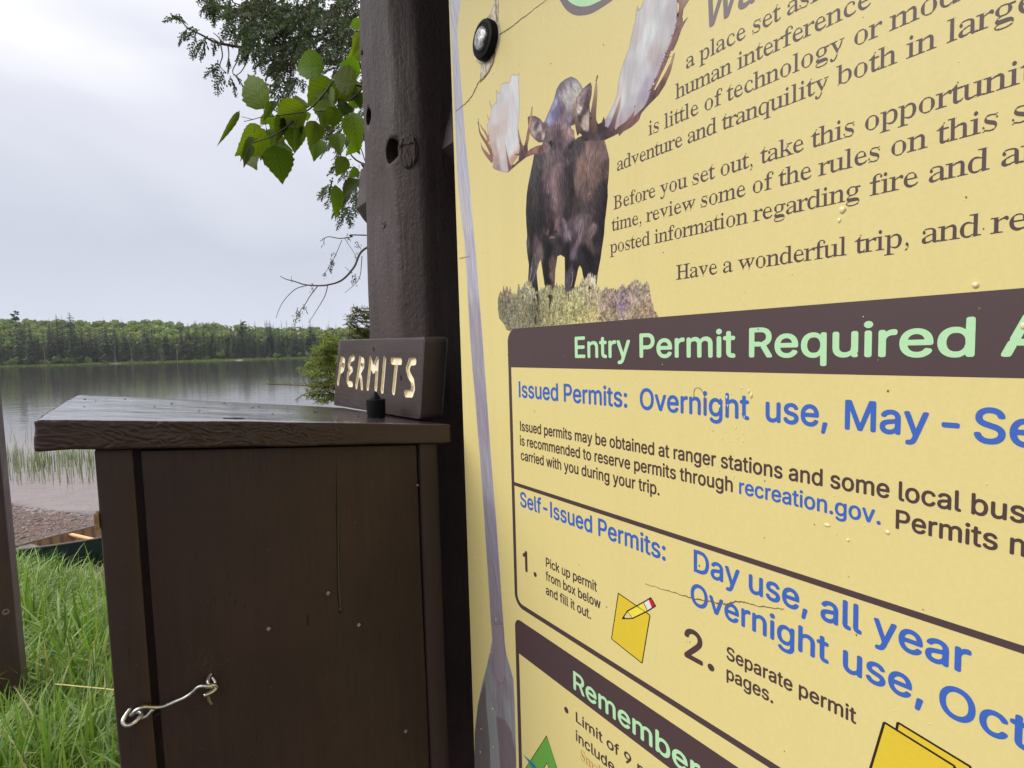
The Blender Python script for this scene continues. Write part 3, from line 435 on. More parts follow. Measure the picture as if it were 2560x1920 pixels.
  'q': (0.500, [[238,-202,520,-203,521,-182,520,-178,496,-175,480,-167,476,-175,455,-170,443,-158,437,-138,436,435,400,412,336,412,328,418,353,422,316,445,272,460,228,465,158,454,167,450,166,446,120,418,80,378,57,342,40,302,29,254,26,206,34,138,56,82,88,38,130,6,184,-13,232,0,228,-10,224,-10,228,-10,272,6,312,36,345,34,345,-126,340,-152,328,-166,312,-172,304,-172,300,-164,276,-174,240,-178],[200,46,172,54,152,70,135,98,125,134,119,190,119,266,123,318,135,366,156,404,188,423,188,405,224,425,272,424,296,410,308,391,318,410,324,412,339,390,345,362,343,90,329,66,308,52,304,72,288,57,264,46],[461,438,464,434,467,438,464,467,448,466,426,450,448,448]]),
  'r': (0.333, [[-32,0,251,0,250,24,213,29,189,39,185,29,173,32,157,40,148,56,145,276,148,312,158,340,173,360,179,360,189,340,208,364,229,376,281,374,325,330,329,328,341,335,361,360,365,392,357,424,337,448,309,462,257,434,217,393,213,404,213,422,173,376,141,376,137,453,-27,452,-27,426,9,417,13,424,33,420,45,412,51,396,53,80,50,52,41,37,17,27,13,27,9,36,-7,28,-31,24],[169,432,169,452,147,452,153,452]]),
  's': (0.389, [[187,-15,244,-13,290,1,275,9,312,43,335,85,342,125,339,173,323,213,292,245,248,272,148,319,120,338,105,361,105,393,116,410,136,423,140,423,144,407,172,426,216,429,248,420,280,400,280,419,320,389,320,445,336,443,348,430,352,441,352,461,348,465,328,462,316,445,292,446,196,465,160,463,120,454,109,449,123,441,84,406,63,365,57,333,58,297,68,269,84,245,136,203,264,140,286,121,297,101,298,69,281,41,256,29,252,43,232,30,208,24,172,24,152,28,128,40,104,58,104,37,80,52,56,77,56,11,96,10,148,-7],[23,-11,48,-13,61,5,40,10,24,30],[23,77,36,92,48,98,76,93,52,154,23,153],[328,321,349,321,352,325,352,381,348,385,332,371,304,369]]),
  't': (0.278, [[136,-10,151,-13,183,-5,215,12,235,30,238,22,232,6,235,6,275,40,309,94,283,109,259,74,231,61,179,62,167,70,161,82,156,118,158,402,283,404,287,446,283,452,157,454,155,568,99,508,24,438,19,412,8,434,11,455,-10,434,-9,405,65,402,68,70,76,42,90,18,108,2],[187,566,187,615,163,617,141,586,167,586]]),
  'u': (0.500, [[313,-15,338,-7,315,9,314,17],[143,-11,162,-14,178,-11,234,12,237,9,230,-4,272,17,310,50,342,49,346,-1,434,14,522,20,522,42,482,53,474,47,458,51,442,61,436,77,434,449,430,453,252,449,254,427,286,422,302,412,306,424,318,421,334,410,341,393,344,97,310,65,306,87,278,64,246,54,178,58,161,69,150,89,148,449,142,453,-26,451,-26,428,-2,423,14,414,18,424,30,422,45,413,52,401,57,365,58,137,62,85,73,49,90,22,114,2],[176,433,178,430,179,433,178,452,162,451],[460,437,465,441,462,452,446,449]]),
  'v': (0.500, [[233,-15,259,-16,269,1,267,4,243,-2,223,5],[246,25,311,172,322,165,331,146,432,377,455,412,491,429,491,450,367,453,329,449,331,427,376,417,387,405,388,389,303,187,267,185,182,401,187,416,199,423,215,425,219,417,235,425,267,428,267,451,3,451,3,426,25,421,39,411,43,424,55,421,68,413,81,393]]),
  'w': (0.722, [[210,-15,238,-15,249,9,224,-1,200,10],[474,-15,500,-15,512,17,488,6,464,16],[224,25,293,177,296,180,304,173,312,151,368,276,404,275,488,33,563,201,584,177,679,393,696,418,723,429,723,449,688,453,580,449,580,429,612,422,625,413,629,401,626,385,552,215,516,215,458,381,455,401,460,413,472,421,488,424,492,415,528,426,528,452,284,452,284,428,308,424,320,415,324,425,349,417,361,397,381,341,356,291,345,301,340,319,284,194,248,192,177,365,168,401,170,413,180,421,200,424,204,417,236,426,236,451,0,451,0,426,28,411,32,425,44,421,56,413,68,396]]),
  'y': (0.500, [[89,-200,105,-202,149,-181,142,-196,145,-198,173,-185,197,-165,239,-104,281,-3,257,-14,233,-3,222,-48,205,-86,181,-120,157,-140,105,-139,100,-132,99,-96,88,-76,69,-62,50,-76,33,-108,35,-148,53,-178],[257,12,320,168,341,145,437,385,409,381,389,396,378,356,309,185,305,179,273,179,185,400,188,412,197,420,217,423,221,416,233,422,269,428,267,452,5,452,5,426,29,421,41,411,43,424,61,420,88,388],[417,408,445,424,453,425,457,414,469,422,485,426,486,452,333,452,333,427,365,423,381,416,385,424,397,422,409,418]]),
 },
}
# ------------------------------------------------------------------ setting: ground, lake, far shore
LAKE_Z = -1.2
def shore_s(x, y): return 0.344 * x + 0.938 * y               # metres towards the lake; waterline near 5.96
def far_q(x, y): return -0.237 * x + 0.971 * y                # metres across the lake; far waterline near 389.6
def ground_z(x, y):
    x = np.asarray(x, float); y = np.asarray(y, float)
    s = shore_s(x, y) + 0.35 * (vnoise(x * 0.35 + 9, y * 0.35) - 0.5) + 0.14 * (vnoise(x * 1.7, y * 1.7 + 5) - 0.5)
    z = np.interp(s, [-400, -30, 1.2, 2.0, 3.0, 4.0, 5.96, 8.0, 14.0, 40.0, 200.0], [6, 1.0, 0.0, -0.12, -0.5, -0.86, -1.2, -1.42, -1.95, -3.5, -7])
    z = z + 0.05 * (vnoise(x * 1.3, y * 1.3) - 0.5) * np.clip((5 - s) / 3, 0, 1)
    q = far_q(x, y) + 6 * (vnoise(x * 0.03 + 3, y * 0.03) - 0.5) + 2.0 * (vnoise(x * 0.15, 7 + y * 0.15) - 0.5)
    hill = np.interp(x, [-600, -330, -230, -120, 60, 600], [24.5, 20.5, 12.0, 9.5, 7.0, 7.0])
    zf = np.where(q < 389.6, -1.2 - (389.6 - q) * 0.05, -1.2 + np.minimum((q - 389.6) * 0.08, 0.6) + hill * np.clip((q - 396) / 150, 0, 1) ** 0.9 + 2.5 * (vnoise(x * 0.02, y * 0.02) - 0.5) * np.clip((q - 400) / 60, 0, 1))
    return np.where(q > 300, np.maximum(zf, -7), z)
def axis(a, b, near0, near1, step, grow):
    out = list(np.arange(near0, near1 + 1e-6, step)); st = step; p = near1
    while p < b: st *= grow; p += st; out.append(p)
    st = step; p = near0
    while p > a: st *= grow; p -= st; out.insert(0, p)
    return np.array(out)
gx = axis(-1500, 1500, -11, 4, 0.14, 1.16)
gy = np.unique(np.concatenate([axis(-300, 300, -2, 14, 0.14, 1.16), np.arange(300, 640, 5.0), np.arange(640, 1400, 60.0)]))
GX, GY = np.meshgrid(gx, gy)
GZ = ground_z(GX, GY)
gv = np.stack([GX, GY, GZ], -1).reshape(-1, 3)
def gridfaces(ny, nx):
    i = np.arange(ny - 1)[:, None] * nx + np.arange(nx - 1)[None]
    return np.stack([i, i + 1, i + nx + 1, i + nx], -1).reshape(-1, 4)
s_ = shore_s(gv[:, 0], gv[:, 1]) + 0.5 * (vnoise(gv[:, 0] * 0.9, gv[:, 1] * 0.9) - 0.5)
soil, gravel, silt, mud, wood = (np.array(srgb(*c)[:3]) for c in ((74, 66, 44), (112, 88, 80), (204, 190, 184), (124, 124, 122), (70, 84, 44)))
w1 = np.clip((s_ - 3.3) / 0.4, 0, 1)[:, None]; w2 = np.clip((s_ - 5.8) / 0.45, 0, 1)[:, None]; w3 = np.clip((s_ - 11.5) / 8, 0, 1)[:, None]
gc = soil * (1 - w1) + gravel * w1; gc = gc * (1 - w2) + silt * w2; gc = gc * (1 - w3) + mud * w3
qf = far_q(gv[:, 0], gv[:, 1]); gc = np.where((qf > 386)[:, None], wood, gc)
m, nt, bs = material('ground soil and gravel')
a = N(nt, 'ShaderNodeAttribute'); a.attribute_name = 'tint'
tc = N(nt, 'ShaderNodeTexCoord')
vo = N(nt, 'ShaderNodeTexVoronoi'); vo.inputs['Scale'].default_value = 34; L(nt, tc.outputs['Object'], vo.inputs['Vector'])
vo2 = N(nt, 'ShaderNodeTexVoronoi'); vo2.inputs['Scale'].default_value = 80; L(nt, tc.outputs['Object'], vo2.inputs['Vector'])
n1 = noise_node(nt, 2.5, 4, 0.6, tc.outputs['Object'])
c = mixc(nt, 0.55, a.outputs['Color'], mixc(nt, 1.0, a.outputs['Color'], mixc(nt, 0.8, (1, 1, 1, 1), vo.outputs['Color']), 'MULTIPLY'))
c = mixc(nt, mapr(nt, n1.outputs[0], 0.3, 0.7, 0, 0.5), c, mixc(nt, 1.0, c, (0.6, 0.58, 0.56, 1), 'MULTIPLY'))
L(nt, c, bs.inputs['Base Color']); bs.inputs['Roughness'].default_value = 0.75
b0 = bump(nt, bs, vo.outputs['Distance'], 0.8, 0.012); bump(nt, bs, vo2.outputs['Distance'], 0.6, 0.005, b0)
ground = obj('ground', gv, gridfaces(len(gy), len(gx)), m, smooth=True, colors=gc)
label(ground, 'ground of soil, gravel beach and lake bed', None, None, 'structure')

m, nt, bs = material('lake water')
nt.nodes.remove(bs)
out = nt.nodes['Material Output']
tc = N(nt, 'ShaderNodeTexCoord')
mpa = N(nt, 'ShaderNodeMapping'); mpa.inputs['Rotation'].default_value = (0, 0, 0.3); mpa.inputs['Scale'].default_value = (0.55, 1.6, 1); L(nt, tc.outputs['Object'], mpa.inputs[0])
w_a = noise_node(nt, 1.1, 3, 0.5, mpa.outputs[0]); w_b = noise_node(nt, 5.0, 2, 0.5, mpa.outputs[0])
wide = noise_node(nt, 0.02, 2, 0.5, tc.outputs['Object'])
b1 = N(nt, 'ShaderNodeBump'); b1.inputs['Distance'].default_value = 0.017; L(nt, mapr(nt, wide.outputs[0], 0.35, 0.65, 0.45, 0.9), b1.inputs['Strength']); L(nt, w_a.outputs[0], b1.inputs['Height'])
b2 = N(nt, 'ShaderNodeBump'); b2.inputs['Distance'].default_value = 0.0012; b2.inputs['Strength'].default_value = 0.5; L(nt, w_b.outputs[0], b2.inputs['Height']); L(nt, b1.outputs[0], b2.inputs['Normal'])
fr = N(nt, 'ShaderNodeFresnel'); fr.inputs['IOR'].default_value = 1.38; L(nt, b2.outputs[0], fr.inputs['Normal'])
gl = N(nt, 'ShaderNodeBsdfGlossy'); gl.inputs['Roughness'].default_value = 0.05; L(nt, b2.outputs[0], gl.inputs['Normal'])
tp = N(nt, 'ShaderNodeBsdfTransparent'); tp.inputs['Color'].default_value = (0.90, 0.86, 0.84, 1)
mx = N(nt, 'ShaderNodeMixShader'); L(nt, fr.outputs[0], mx.inputs[0]); L(nt, tp.outputs[0], mx.inputs[1]); L(nt, gl.outputs[0], mx.inputs[2]); L(nt, mx.outputs[0], out.inputs['Surface'])
lx = axis(-1400, 1400, -30, 10, 2.0, 1.25); ly = axis(-80, 560, -5, 40, 2.0, 1.25)
LX, LY = np.meshgrid(lx, ly)
lake = obj('lake', np.stack([LX, LY, np.full_like(LX, LAKE_Z)], -1).reshape(-1, 3), gridfaces(len(ly), len(lx)), m, smooth=True)
label(lake, 'calm lake with faint ripples mirroring the far trees', None, None, 'structure')

# ------------------------------------------------------------------ far shore trees
M_needle = tinted('spruce needles', 0.7, 0.2)
M_leaf_far = tinted('hill foliage', 0.7, 0.2, trans=0.3)
M_bark_far = plain('grey bark', srgb(58, 52, 46), 0.9, nscale=3, namp=0.3)
def spruce_mesh(r, h, rad, tiers, droop, base=0.06, ragged=0.3):
    V = []; Fc = []; C = []
    for i in range(tiers):
        t = i / (tiers - 1.0)
        zc = h * (base + (1 - base) * t ** 0.95)
        rr = rad * ((1 - t) ** 0.68 * 0.95 + 0.03) * (1 + ragged * (r.random() - 0.5))
        nb = int(7 + 9 * (1 - t))
        a0 = r.random() * 6.28
        for k in range(nb):
            a = a0 + 6.283 * (k + r.uniform(-0.3, 0.3)) / nb
            l = rr * r.uniform(0.65, 1.2); w = max(0.12, l * r.uniform(0.3, 0.5))
            d = np.array([math.cos(a), math.sin(a), 0]); sd = np.array([-d[1], d[0], 0])
            zz = zc + r.uniform(-0.25, 0.25)
            p0 = d * 0.05 + Z * (zz + 0.12 * l); p1 = d * l * 0.6 + Z * (zz - droop * l * 0.35); p2 = d * l + Z * (zz - droop * l * 0.55 + 0.08 * l)
            n0 = len(V)
            V += [p0, p1 + sd * w * 0.5 - Z * 0.22 * w, p2, p1 - sd * w * 0.5 - Z * 0.22 * w, p1 + Z * 0.14 * w]
            Fc += [(n0, n0 + 1, n0 + 4), (n0 + 1, n0 + 2, n0 + 4), (n0 + 2, n0 + 3, n0 + 4), (n0 + 3, n0, n0 + 4)]
            sh = r.uniform(0.65, 1.35)
            C += [np.array([1.0, 1.0, 1.0]) * sh] * 5
    return np.array(V), np.array(Fc), np.array(C)
def blob_tree_mesh(r, h, rad, n, leaf):
    """rounded broadleaf crown of small leaf clumps gathered in billows"""
    cs = [np.array([r.normal(0, rad * 0.42), r.normal(0, rad * 0.42), h * r.uniform(0.5, 0.92)]) for _ in range(9)]
    V = []; Fc = []; C = []
    for i in range(n):
        c0 = cs[r.integers(len(cs))]
        d = r.normal(0, 1, 3); d /= np.linalg.norm(d)
        p = c0 + d * rad * 0.45 * r.uniform(0.7, 1.05) * np.array([1, 1, 0.8])
        a = r.normal(0, 1, 3); a = a - d * (a @ d) * 0.6; a /= np.linalg.norm(a); b = np.cross(d, a); b /= np.linalg.norm(b)
        s = leaf * r.uniform(0.6, 1.3); n0 = len(V)
        V += [p - a * s, p + b * s * 0.7, p + a * s, p - b * s * 0.7]; Fc.append((n0, n0 + 1, n0 + 2, n0 + 3))
        C += [np.ones(3) * r.uniform(0.7, 1.3)] * 4
    return np.array(V), np.array(Fc), np.array(C)

rt = np.random.default_rng(11)
def shorepos(px, q):
    """ground point q metres across the lake, seen at photo column px"""
    r = ray(px, 905); d = r[:2] / np.linalg.norm(r[:2])
    t = q / (-0.237 * d[0] + 0.971 * d[1]); return d * t
SPR = []
def tree_thing(name, verts, faces, cols, trunk_h, trunk_r, pos, text, cat, group, mat, hue):
    z = float(ground_z(pos[0], pos[1]))
    o = thing(name, (pos[0], pos[1], z), text, cat, group)
    cr = obj('crown', verts + np.array([pos[0], pos[1], z]), faces, mat, o, colors=cols * np.array(hue))
    t = MB().tube([(pos[0], pos[1], z - 0.3), (pos[0], pos[1], z + trunk_h * 0.5), (pos[0], pos[1], z + trunk_h)], [trunk_r * 0.8, trunk_r * 0.45, trunk_r * 0.12], 6)
    t.build('trunk', M_bark_far, o)
    return o
def copy_tree(o, pos, scale, rz, text=None):
    c = o.copy(); COL.objects.link(c)
    c.location = (pos[0], pos[1], float(ground_z(pos[0], pos[1]))); c.scale = scale; c.rotation_euler = (0, 0, rz)
    if text: c['label'] = text
    for ch in o.children:
        k = ch.copy(); COL.objects.link(k); k.parent = c
    return c
G_SPR = 'dark spruces along the far shore'
T_SPR = 'dark narrow spruce in the row along the far shore'
hues = [(0.036, 0.052, 0.030), (0.048, 0.068, 0.034), (0.034, 0.048, 0.032), (0.066, 0.092, 0.040)]
protos = []
for i in range(6):
    v, f, c = spruce_mesh(rt, 20.0, (2.3, 3.0, 1.9, 2.1, 3.2, 1.7)[i], (22, 24, 20, 22, 24, 18)[i], rt.uniform(0.5, 0.9), 0.02 + 0.06 * rt.random(), 0.5)
    p = shorepos((140, 330, 420, 520, 600, 690)[i], 397)
    protos.append(tree_thing('spruce_tree', v, f, c, 19.5, 0.22, p, T_SPR, 'tree', G_SPR, M_needle, hues[i % 4]))
px = -60.0; cnt = 0
while px < 905:
    px += rt.uniform(2.2, 5.6)
    h = (0.58 + 0.86 * rt.random() ** 1.4) * np.interp(px, [0, 400, 850], [1.08, 1.0, 0.98])
    if cnt < 250:
        copy_tree(protos[rt.integers(6)], shorepos(px, 393 + rt.random() ** 1.5 * 22), (h * rt.uniform(0.9, 1.25), h * rt.uniform(0.9, 1.25), h), rt.random() * 6.28); cnt += 1
# the few that stand above the skyline
for pxl, top, k, text in ((150, 786, 0, 'slim spruce poking above the skyline, left one of the close pair'), (183, 782, 4, 'tall broad spruce poking above the skyline, right one of the close pair'), (455, 806, 5, 'thin spruce tip rising above the skyline in the middle of the far shore')):
    p = shorepos(pxl, 402); zt = 1.6 + (np.interp(pxl, [0, 800], [905, 883]) - top) / F * p[1]
    hh = (zt - float(ground_z(*p))) / 20.0
    c_ = copy_tree(protos[k], p, (2.5, 2.5, hh * 1.04), 1.0, text)
    if 'group' in c_: del c_['group']
# open-crowned white pine at the left
def pine_mesh(r, h):
    V = []; Fc = []; C = []
    for i in range(26):
        t = r.uniform(0.5, 1.0); zc = h * t; ln = (1.15 - t) * 7.5 * r.uniform(0.5, 1.0) + 0.6; a = r.random() * 6.28
        d = np.array([math.cos(a), math.sin(a), 0.18])
        for k in range(16):
            u = r.uniform(0.35, 1.05); p = Z * zc + d * ln * u + r.normal(0, 0.4, 3) * np.array([1, 1, 0.5])
            aa = np.array([r.normal(), r.normal(), 0.4]); aa /= np.linalg.norm(aa); bb = np.cross(aa, r.normal(0, 1, 3)); bb /= np.linalg.norm(bb)
            n0 = len(V); s = r.uniform(0.5, 0.95)
            V += [p - aa * s, p + bb * s * 0.5, p + aa * s, p - bb * s * 0.5]; Fc.append((n0, n0 + 1, n0 + 2, n0 + 3)); C += [np.ones(3) * r.uniform(0.7, 1.3)] * 4
    return np.array(V), np.array(Fc), np.array(C)
v, f, c = pine_mesh(rt, 34.0)
tree_thing('pine_tree', v, f, c, 32, 0.35, shorepos(47, 404), 'open crowned tall pine rising above the skyline near the left edge', 'tree', None, M_needle, (0.045, 0.062, 0.032))
v, f, c = pine_mesh(rt, 26.5)
tree_thing('pine_tree', v, f, c, 26, 0.3, shorepos(613, 404), 'open crowned pine just above the skyline towards the right of the far shore', 'tree', None, M_needle, (0.045, 0.062, 0.032))
# pale birch stems standing in the far wood
G_ST = 'pale bare birch stems in the far wood'
for i, pxl in enumerate((330, 443, 112, 288)):
    p = shorepos(pxl, 392.5); z = float(ground_z(*p)); hh = rt.uniform(9, 16)
    b = MB().tube([(p[0], p[1], z), (p[0] + 0.3, p[1], z + hh * 0.5), (p[0] + rt.uniform(-0.8, 0.8), p[1], z + hh)], [0.17, 0.13, 0.05], 6)
    if i == 1: b.tube([(p[0] + 0.3, p[1], z + hh * 0.5), (p[0] + 1.6, p[1], z + hh * 0.8)], [0.1, 0.04], 5)
    label(b.build('bare_birch', plain('pale bark', srgb(138, 130, 120), 0.8, nscale=1.5, namp=0.25) if i == 0 else bpy.data.materials['pale bark'], base=(p[0], p[1], z)), 'pale bare birch stem among dark spruces on the far shore', 'tree trunk', G_ST)
# shrubs at the water's edge
G_SH = 'rounded shrubs at the far waterline'
T_SH = 'small light green shrub at the foot of the far spruces'
shp = None
for i in range(46):
    p = shorepos(rt.uniform(-30, 830), 391.0 + rt.random() * 4); sc = rt.uniform(0.5, 1.25)
    if shp is None:
        v, f, c = blob_tree_mesh(rt, 4.0, 2.0, 300, 0.42)
        z = float(ground_z(*p)); shp = label(obj('shrub', v + np.array([p[0], p[1], z]), f, M_leaf_far, base=(p[0], p[1], z), colors=c * np.array((0.13, 0.18, 0.065))), T_SH, 'shrub', G_SH)
    else:
        k = shp.copy(); COL.objects.link(k); k.location = (p[0], p[1], float(ground_z(*p)) - 0.2); k.scale = (sc, sc, sc * rt.uniform(0.7, 1.4)); k.rotation_euler = (0, 0, rt.random() * 6)
# broadleaf forest covering the hill behind: one mass
VV = []; FF = []; CC = []; n0 = 0
bases = [blob_tree_mesh(rt, 15.0, 4.6, 190, 1.15) for _ in range(5)] + [spruce_mesh(rt, 17.0, 2.2, 16, 0.7, 0.1, 0.4) for _ in range(2)]
bases = [(v, (f if f.shape[1] == 4 else np.hstack([f, f[:, 2:3]])), c) for v, f, c in bases]
for i in range(1700):
    pxl = rt.uniform(-150, 1100) if i < 1050 else rt.uniform(-1500, -150) if i < 1550 else rt.uniform(1100, 2200); q = 410 + rt.random() ** 1.1 * 170
    if i >= 1050 and i % 2: q = 394 + rt.random() * 14
    p = shorepos(pxl, q); k = rt.integers(7) if rt.random() < 0.8 else rt.integers(5)
    if q < 409: k = 5 + i % 2 if i % 3 else k
    if k >= 5 and q > 500 and rt.random() < 0.6: k = rt.integers(5)
    v, f, c = bases[k]; s = rt.uniform(0.6, 1.25) * (1.0 if k < 5 else 1.12); a = rt.random() * 6.28
    ca, sa = math.cos(a), math.sin(a)
    w = v * np.array([s, s, s]); w = np.stack([w[:, 0] * ca - w[:, 1] * sa + p[0], w[:, 0] * sa + w[:, 1] * ca + p[1], w[:, 2] + float(ground_z(*p))], 1)
    hue = np.array((0.178, 0.225, 0.072)) * rt.uniform(0.75, 1.2) * np.array((rt.uniform(0.85, 1.1), 1, rt.uniform(0.85, 1.1))) if k < 5 else np.array((0.066, 0.084, 0.05))
    tri = f[:, 2] == f[:, 3]
    VV.append(w); CC.append(c * hue); FF.append(f + n0); n0 += len(w)
F4 = np.vstack(FF)
forest_faces = [tuple(q) if q[2] != q[3] else tuple(q[:3]) for q in F4.tolist()]
label(obj('forest', np.vstack(VV), forest_faces, M_leaf_far, colors=np.vstack(CC)), 'light green broadleaf forest covering the hill across the lake', 'forest', None, 'stuff')
# marsh grass fringe on the far bank
n = 9000
pxs = rt.uniform(-80, 1000, n); qs = 388.6 + rt.random(n) ** 1.3 * 7
P = np.array([shorepos(a, b) for a, b in zip(pxs, qs)]); zz = np.maximum(ground_z(P[:, 0], P[:, 1]), LAKE_Z)
hh = rt.uniform(0.5, 1.3, n); ww = rt.uniform(0.25, 0.7, n)
b3 = np.stack([P[:, 0], P[:, 1], zz], 1); dx = np.stack([np.cos(pxs), np.sin(pxs), 0 * pxs], 1) * ww[:, None]
V = np.stack([b3 - dx, b3 + dx, b3 + np.stack([rt.normal(0, .2, n), rt.normal(0, .2, n), hh], 1)], 1).reshape(-1, 3)
C = np.repeat(np.array([(0.20, 0.26, 0.075)]) * rt.uniform(0.6, 1.25, (n, 1)), 3, 0)
label(obj('marsh_grass', V, np.arange(3 * n).reshape(-1, 3), M_leaf_far, colors=C), 'yellow green marsh grass fringing the far bank', 'grass', None, 'stuff')
# a boulder at the far waterline
def rock(name, p, s, text, mat, cat='rock', group=None):
    b = bmesh.new(); bmesh.ops.create_icosphere(b, subdivisions=3, radius=1.0)
    for v in b.verts:
        k = 0.75 + 0.5 * fbm(v.co.x * 1.3 + p[0], v.co.y * 1.3 + v.co.z * 1.1 + p[1], 3)
        v.co = Vector((v.co.x * s[0] * k + p[0], v.co.y * s[1] * k + p[1], v.co.z * s[2] * k + p[2]))
    mb = MB(); mb.bm(b); return label(mb.build(name, mat, smooth=True, base=p), text, cat, group)
M_rock = plain('grey lake rock', srgb(92, 90, 92), 0.8, nscale=2, namp=0.35)
p = shorepos(290, 386.5); rock('rock', (p[0], p[1], LAKE_Z), (4.2, 1.6, 0.7), 'low dark rock breaking the water before the far bank', M_rock)
p = shorepos(598, 381); rock('rock', (p[0], p[1], LAKE_Z), (3.0, 1.2, 0.45), 'low pale rock in the water at the right of the far shore', plain('pale lake rock', srgb(150, 150, 156), 0.8, nscale=2, namp=0.25))
# ------------------------------------------------------------------ permit box
A = at(81, 1047, 0.60)                                        # near top corner of the lid
def BX(w, e, z): return np.array([A[0] + WV[0] * w + E1[0] * e, A[1] + WV[1] * w + E1[1] * e, z])
LID_W, LID_E = 0.551, 0.590
def lid_top(w, e): return 1.534 - 0.066 * w / LID_W - (0.004 + 0.011 * w / LID_W) * e / LID_E
def lid_bot(w, e): return 1.496 - 0.062 * w / LID_W - (0.004 + 0.011 * w / LID_W) * e / LID_E
def face_px(x, y, e=0.012): return onvert(x, y, BX(0, e, 1.4), WV)

box = thing('permit_box', BX(0.29, 0.3, 0.0), 'dark brown wooden permit box with sloping wet lid and hook latched door', 'box')
# lid: one thick board, its front edge rough hewn towards the near end
b = bmesh.new(); bmesh.ops.create_cube(b, size=1.0)
for v in b.verts: v.co = Vector((v.co.x * 0.551, v.co.y * 0.59, v.co.z * 0.04))
bmesh.ops.bevel(b, geom=b.edges[:], offset=0.004, segments=2, affect='EDGES', profile=0.6)
bmesh.ops.subdivide_edges(b, edges=[e for e in b.edges if e.calc_length() > 0.3 and abs((e.verts[0].co - e.verts[1].co).x) > 0.3], cuts=420, use_grid_fill=True)
bmesh.ops.subdivide_edges(b, edges=[e for e in b.edges if e.calc_length() > 0.025 and abs((e.verts[0].co - e.verts[1].co).z) > 0.025], cuts=26, use_grid_fill=True)
bmesh.ops.subdivide_edges(b, edges=[e for e in b.edges if e.calc_length() > 0.3 and abs((e.verts[0].co - e.verts[1].co).y) > 0.3], cuts=24, use_grid_fill=True)
lv = []; 
for v in b.verts:
    w = v.co.x + 0.2755; e_ = v.co.y + 0.295; h = v.co.z / 0.04 + 0.5
    zt, zb = lid_top(w, e_), lid_bot(w, e_)
    z = zb + (zt - zb) * h
    front = max(0.0, 1 - e_ / 0.008)
    amp = float(np.interp(w, [0, 0.02, 0.06, 0.22, 0.34, 0.40, 0.6], [0.25, 0.5, 1.0, 1.0, 0.6, 0.12, 0.03]))
    u_ = w * 1.0 + 0.02 * vnoise(w * 30, h * 4)
    r1 = abs(vnoise(u_ * 95 + 3 * h, h * 11.0 + 3.5 * vnoise(w * 45, h * 2)) - 0.5) * 2 - 0.4; r2 = vnoise(w * 330 + 9, h * 22) - 0.5
    amp *= 0.25 + 1.1 * vnoise(w * 22 + 7, h * 3.0 + 1.5)
    dep = front * amp * (0.0028 * r1 + 0.0011 * r2) + front * 0.0012 * (vnoise(w * 14, h * 1.4) - 0.5)
    edge_w = 0.0022 * (vnoise(w * 30, 4.0) - 0.5) * (1 if h < 0.2 else 0.25) * (1 if e_ < 0.05 else 0.4)
    sag = 0.0012 * (vnoise(w * 9, e_ * 6) - 0.5) if h > 0.8 else 0
    le = 0.004 * (vnoise(e_ * 40, h * 3) - 0.5) * (1 if w < 0.01 else 0)
    lv.append(BX(w + le, e_ - dep, z + edge_w + sag))
b.verts.index_update()
lf = [[v.index for v in f.verts] for f in b.faces]
midx = [0 if f.normal.z > 0.6 else 1 for f in b.faces]
b.free()
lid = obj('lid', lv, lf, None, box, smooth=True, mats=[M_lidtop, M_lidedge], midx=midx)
label(lid, 'thick sloping board, wet on top')

def hexa(name, w0, w1, e0, e1, z0, mat, parent, inset=0.0015, bev=0.003, ztop=None):
    """upright board whose top follows the underside of the lid"""
    b = bmesh.new(); bmesh.ops.create_cube(b, size=1.0)
    H = lid_bot((w0 + w1) / 2, e0) - z0
    for v in b.verts: v.co = Vector((v.co.x * (w1 - w0), v.co.y * (e1 - e0), v.co.z * H))
    bmesh.ops.bevel(b, geom=b.edges[:], offset=bev, segments=2, affect='EDGES', profile=0.5)
    bmesh.ops.subdivide_edges(b, edges=[e for e in b.edges if e.calc_length() > 0.4], cuts=24, use_grid_fill=True)
    V = []
    for v in b.verts:
        w = v.co.x + (w0 + w1) / 2; e_ = v.co.y + (e0 + e1) / 2; h = v.co.z / H + 0.5
        zt = lid_bot(w, e_) - inset
        z = z0 + (zt - z0) * h
        V.append(BX(w + 0.0012 * (vnoise(z * 7, w0 * 40) - 0.5), e_, z))
    b.verts.index_update(); Fc = [[v.index for v in f.verts] for f in b.faces]; b.free()
    return smooth_by_angle(obj(name, V, Fc, mat, parent))
ZB = 0.74
hexa('body', 0.060, 0.522, 0.032, 0.555, ZB, M_box, box, 0.002)
hexa('door', 0.0985, 0.4895, 0.0165, 0.0315, ZB + 0.01, M_box, box, 0.004, 0.002)
hexa('trim_board', 0.052, 0.0905, 0.0120, 0.0318, ZB, M_trim, box, 0.0012)
hexa('trim_board', 0.4925, 0.528, 0.0120, 0.0318, ZB, M_trim, box, 0.0012)
MB().box(BX(0.29, 0.29, ZB / 2 - 0.05), WV * 0.055, E1 * 0.055, Z * (ZB / 2 + 0.049), 0.006).build('leg', M_box, box)
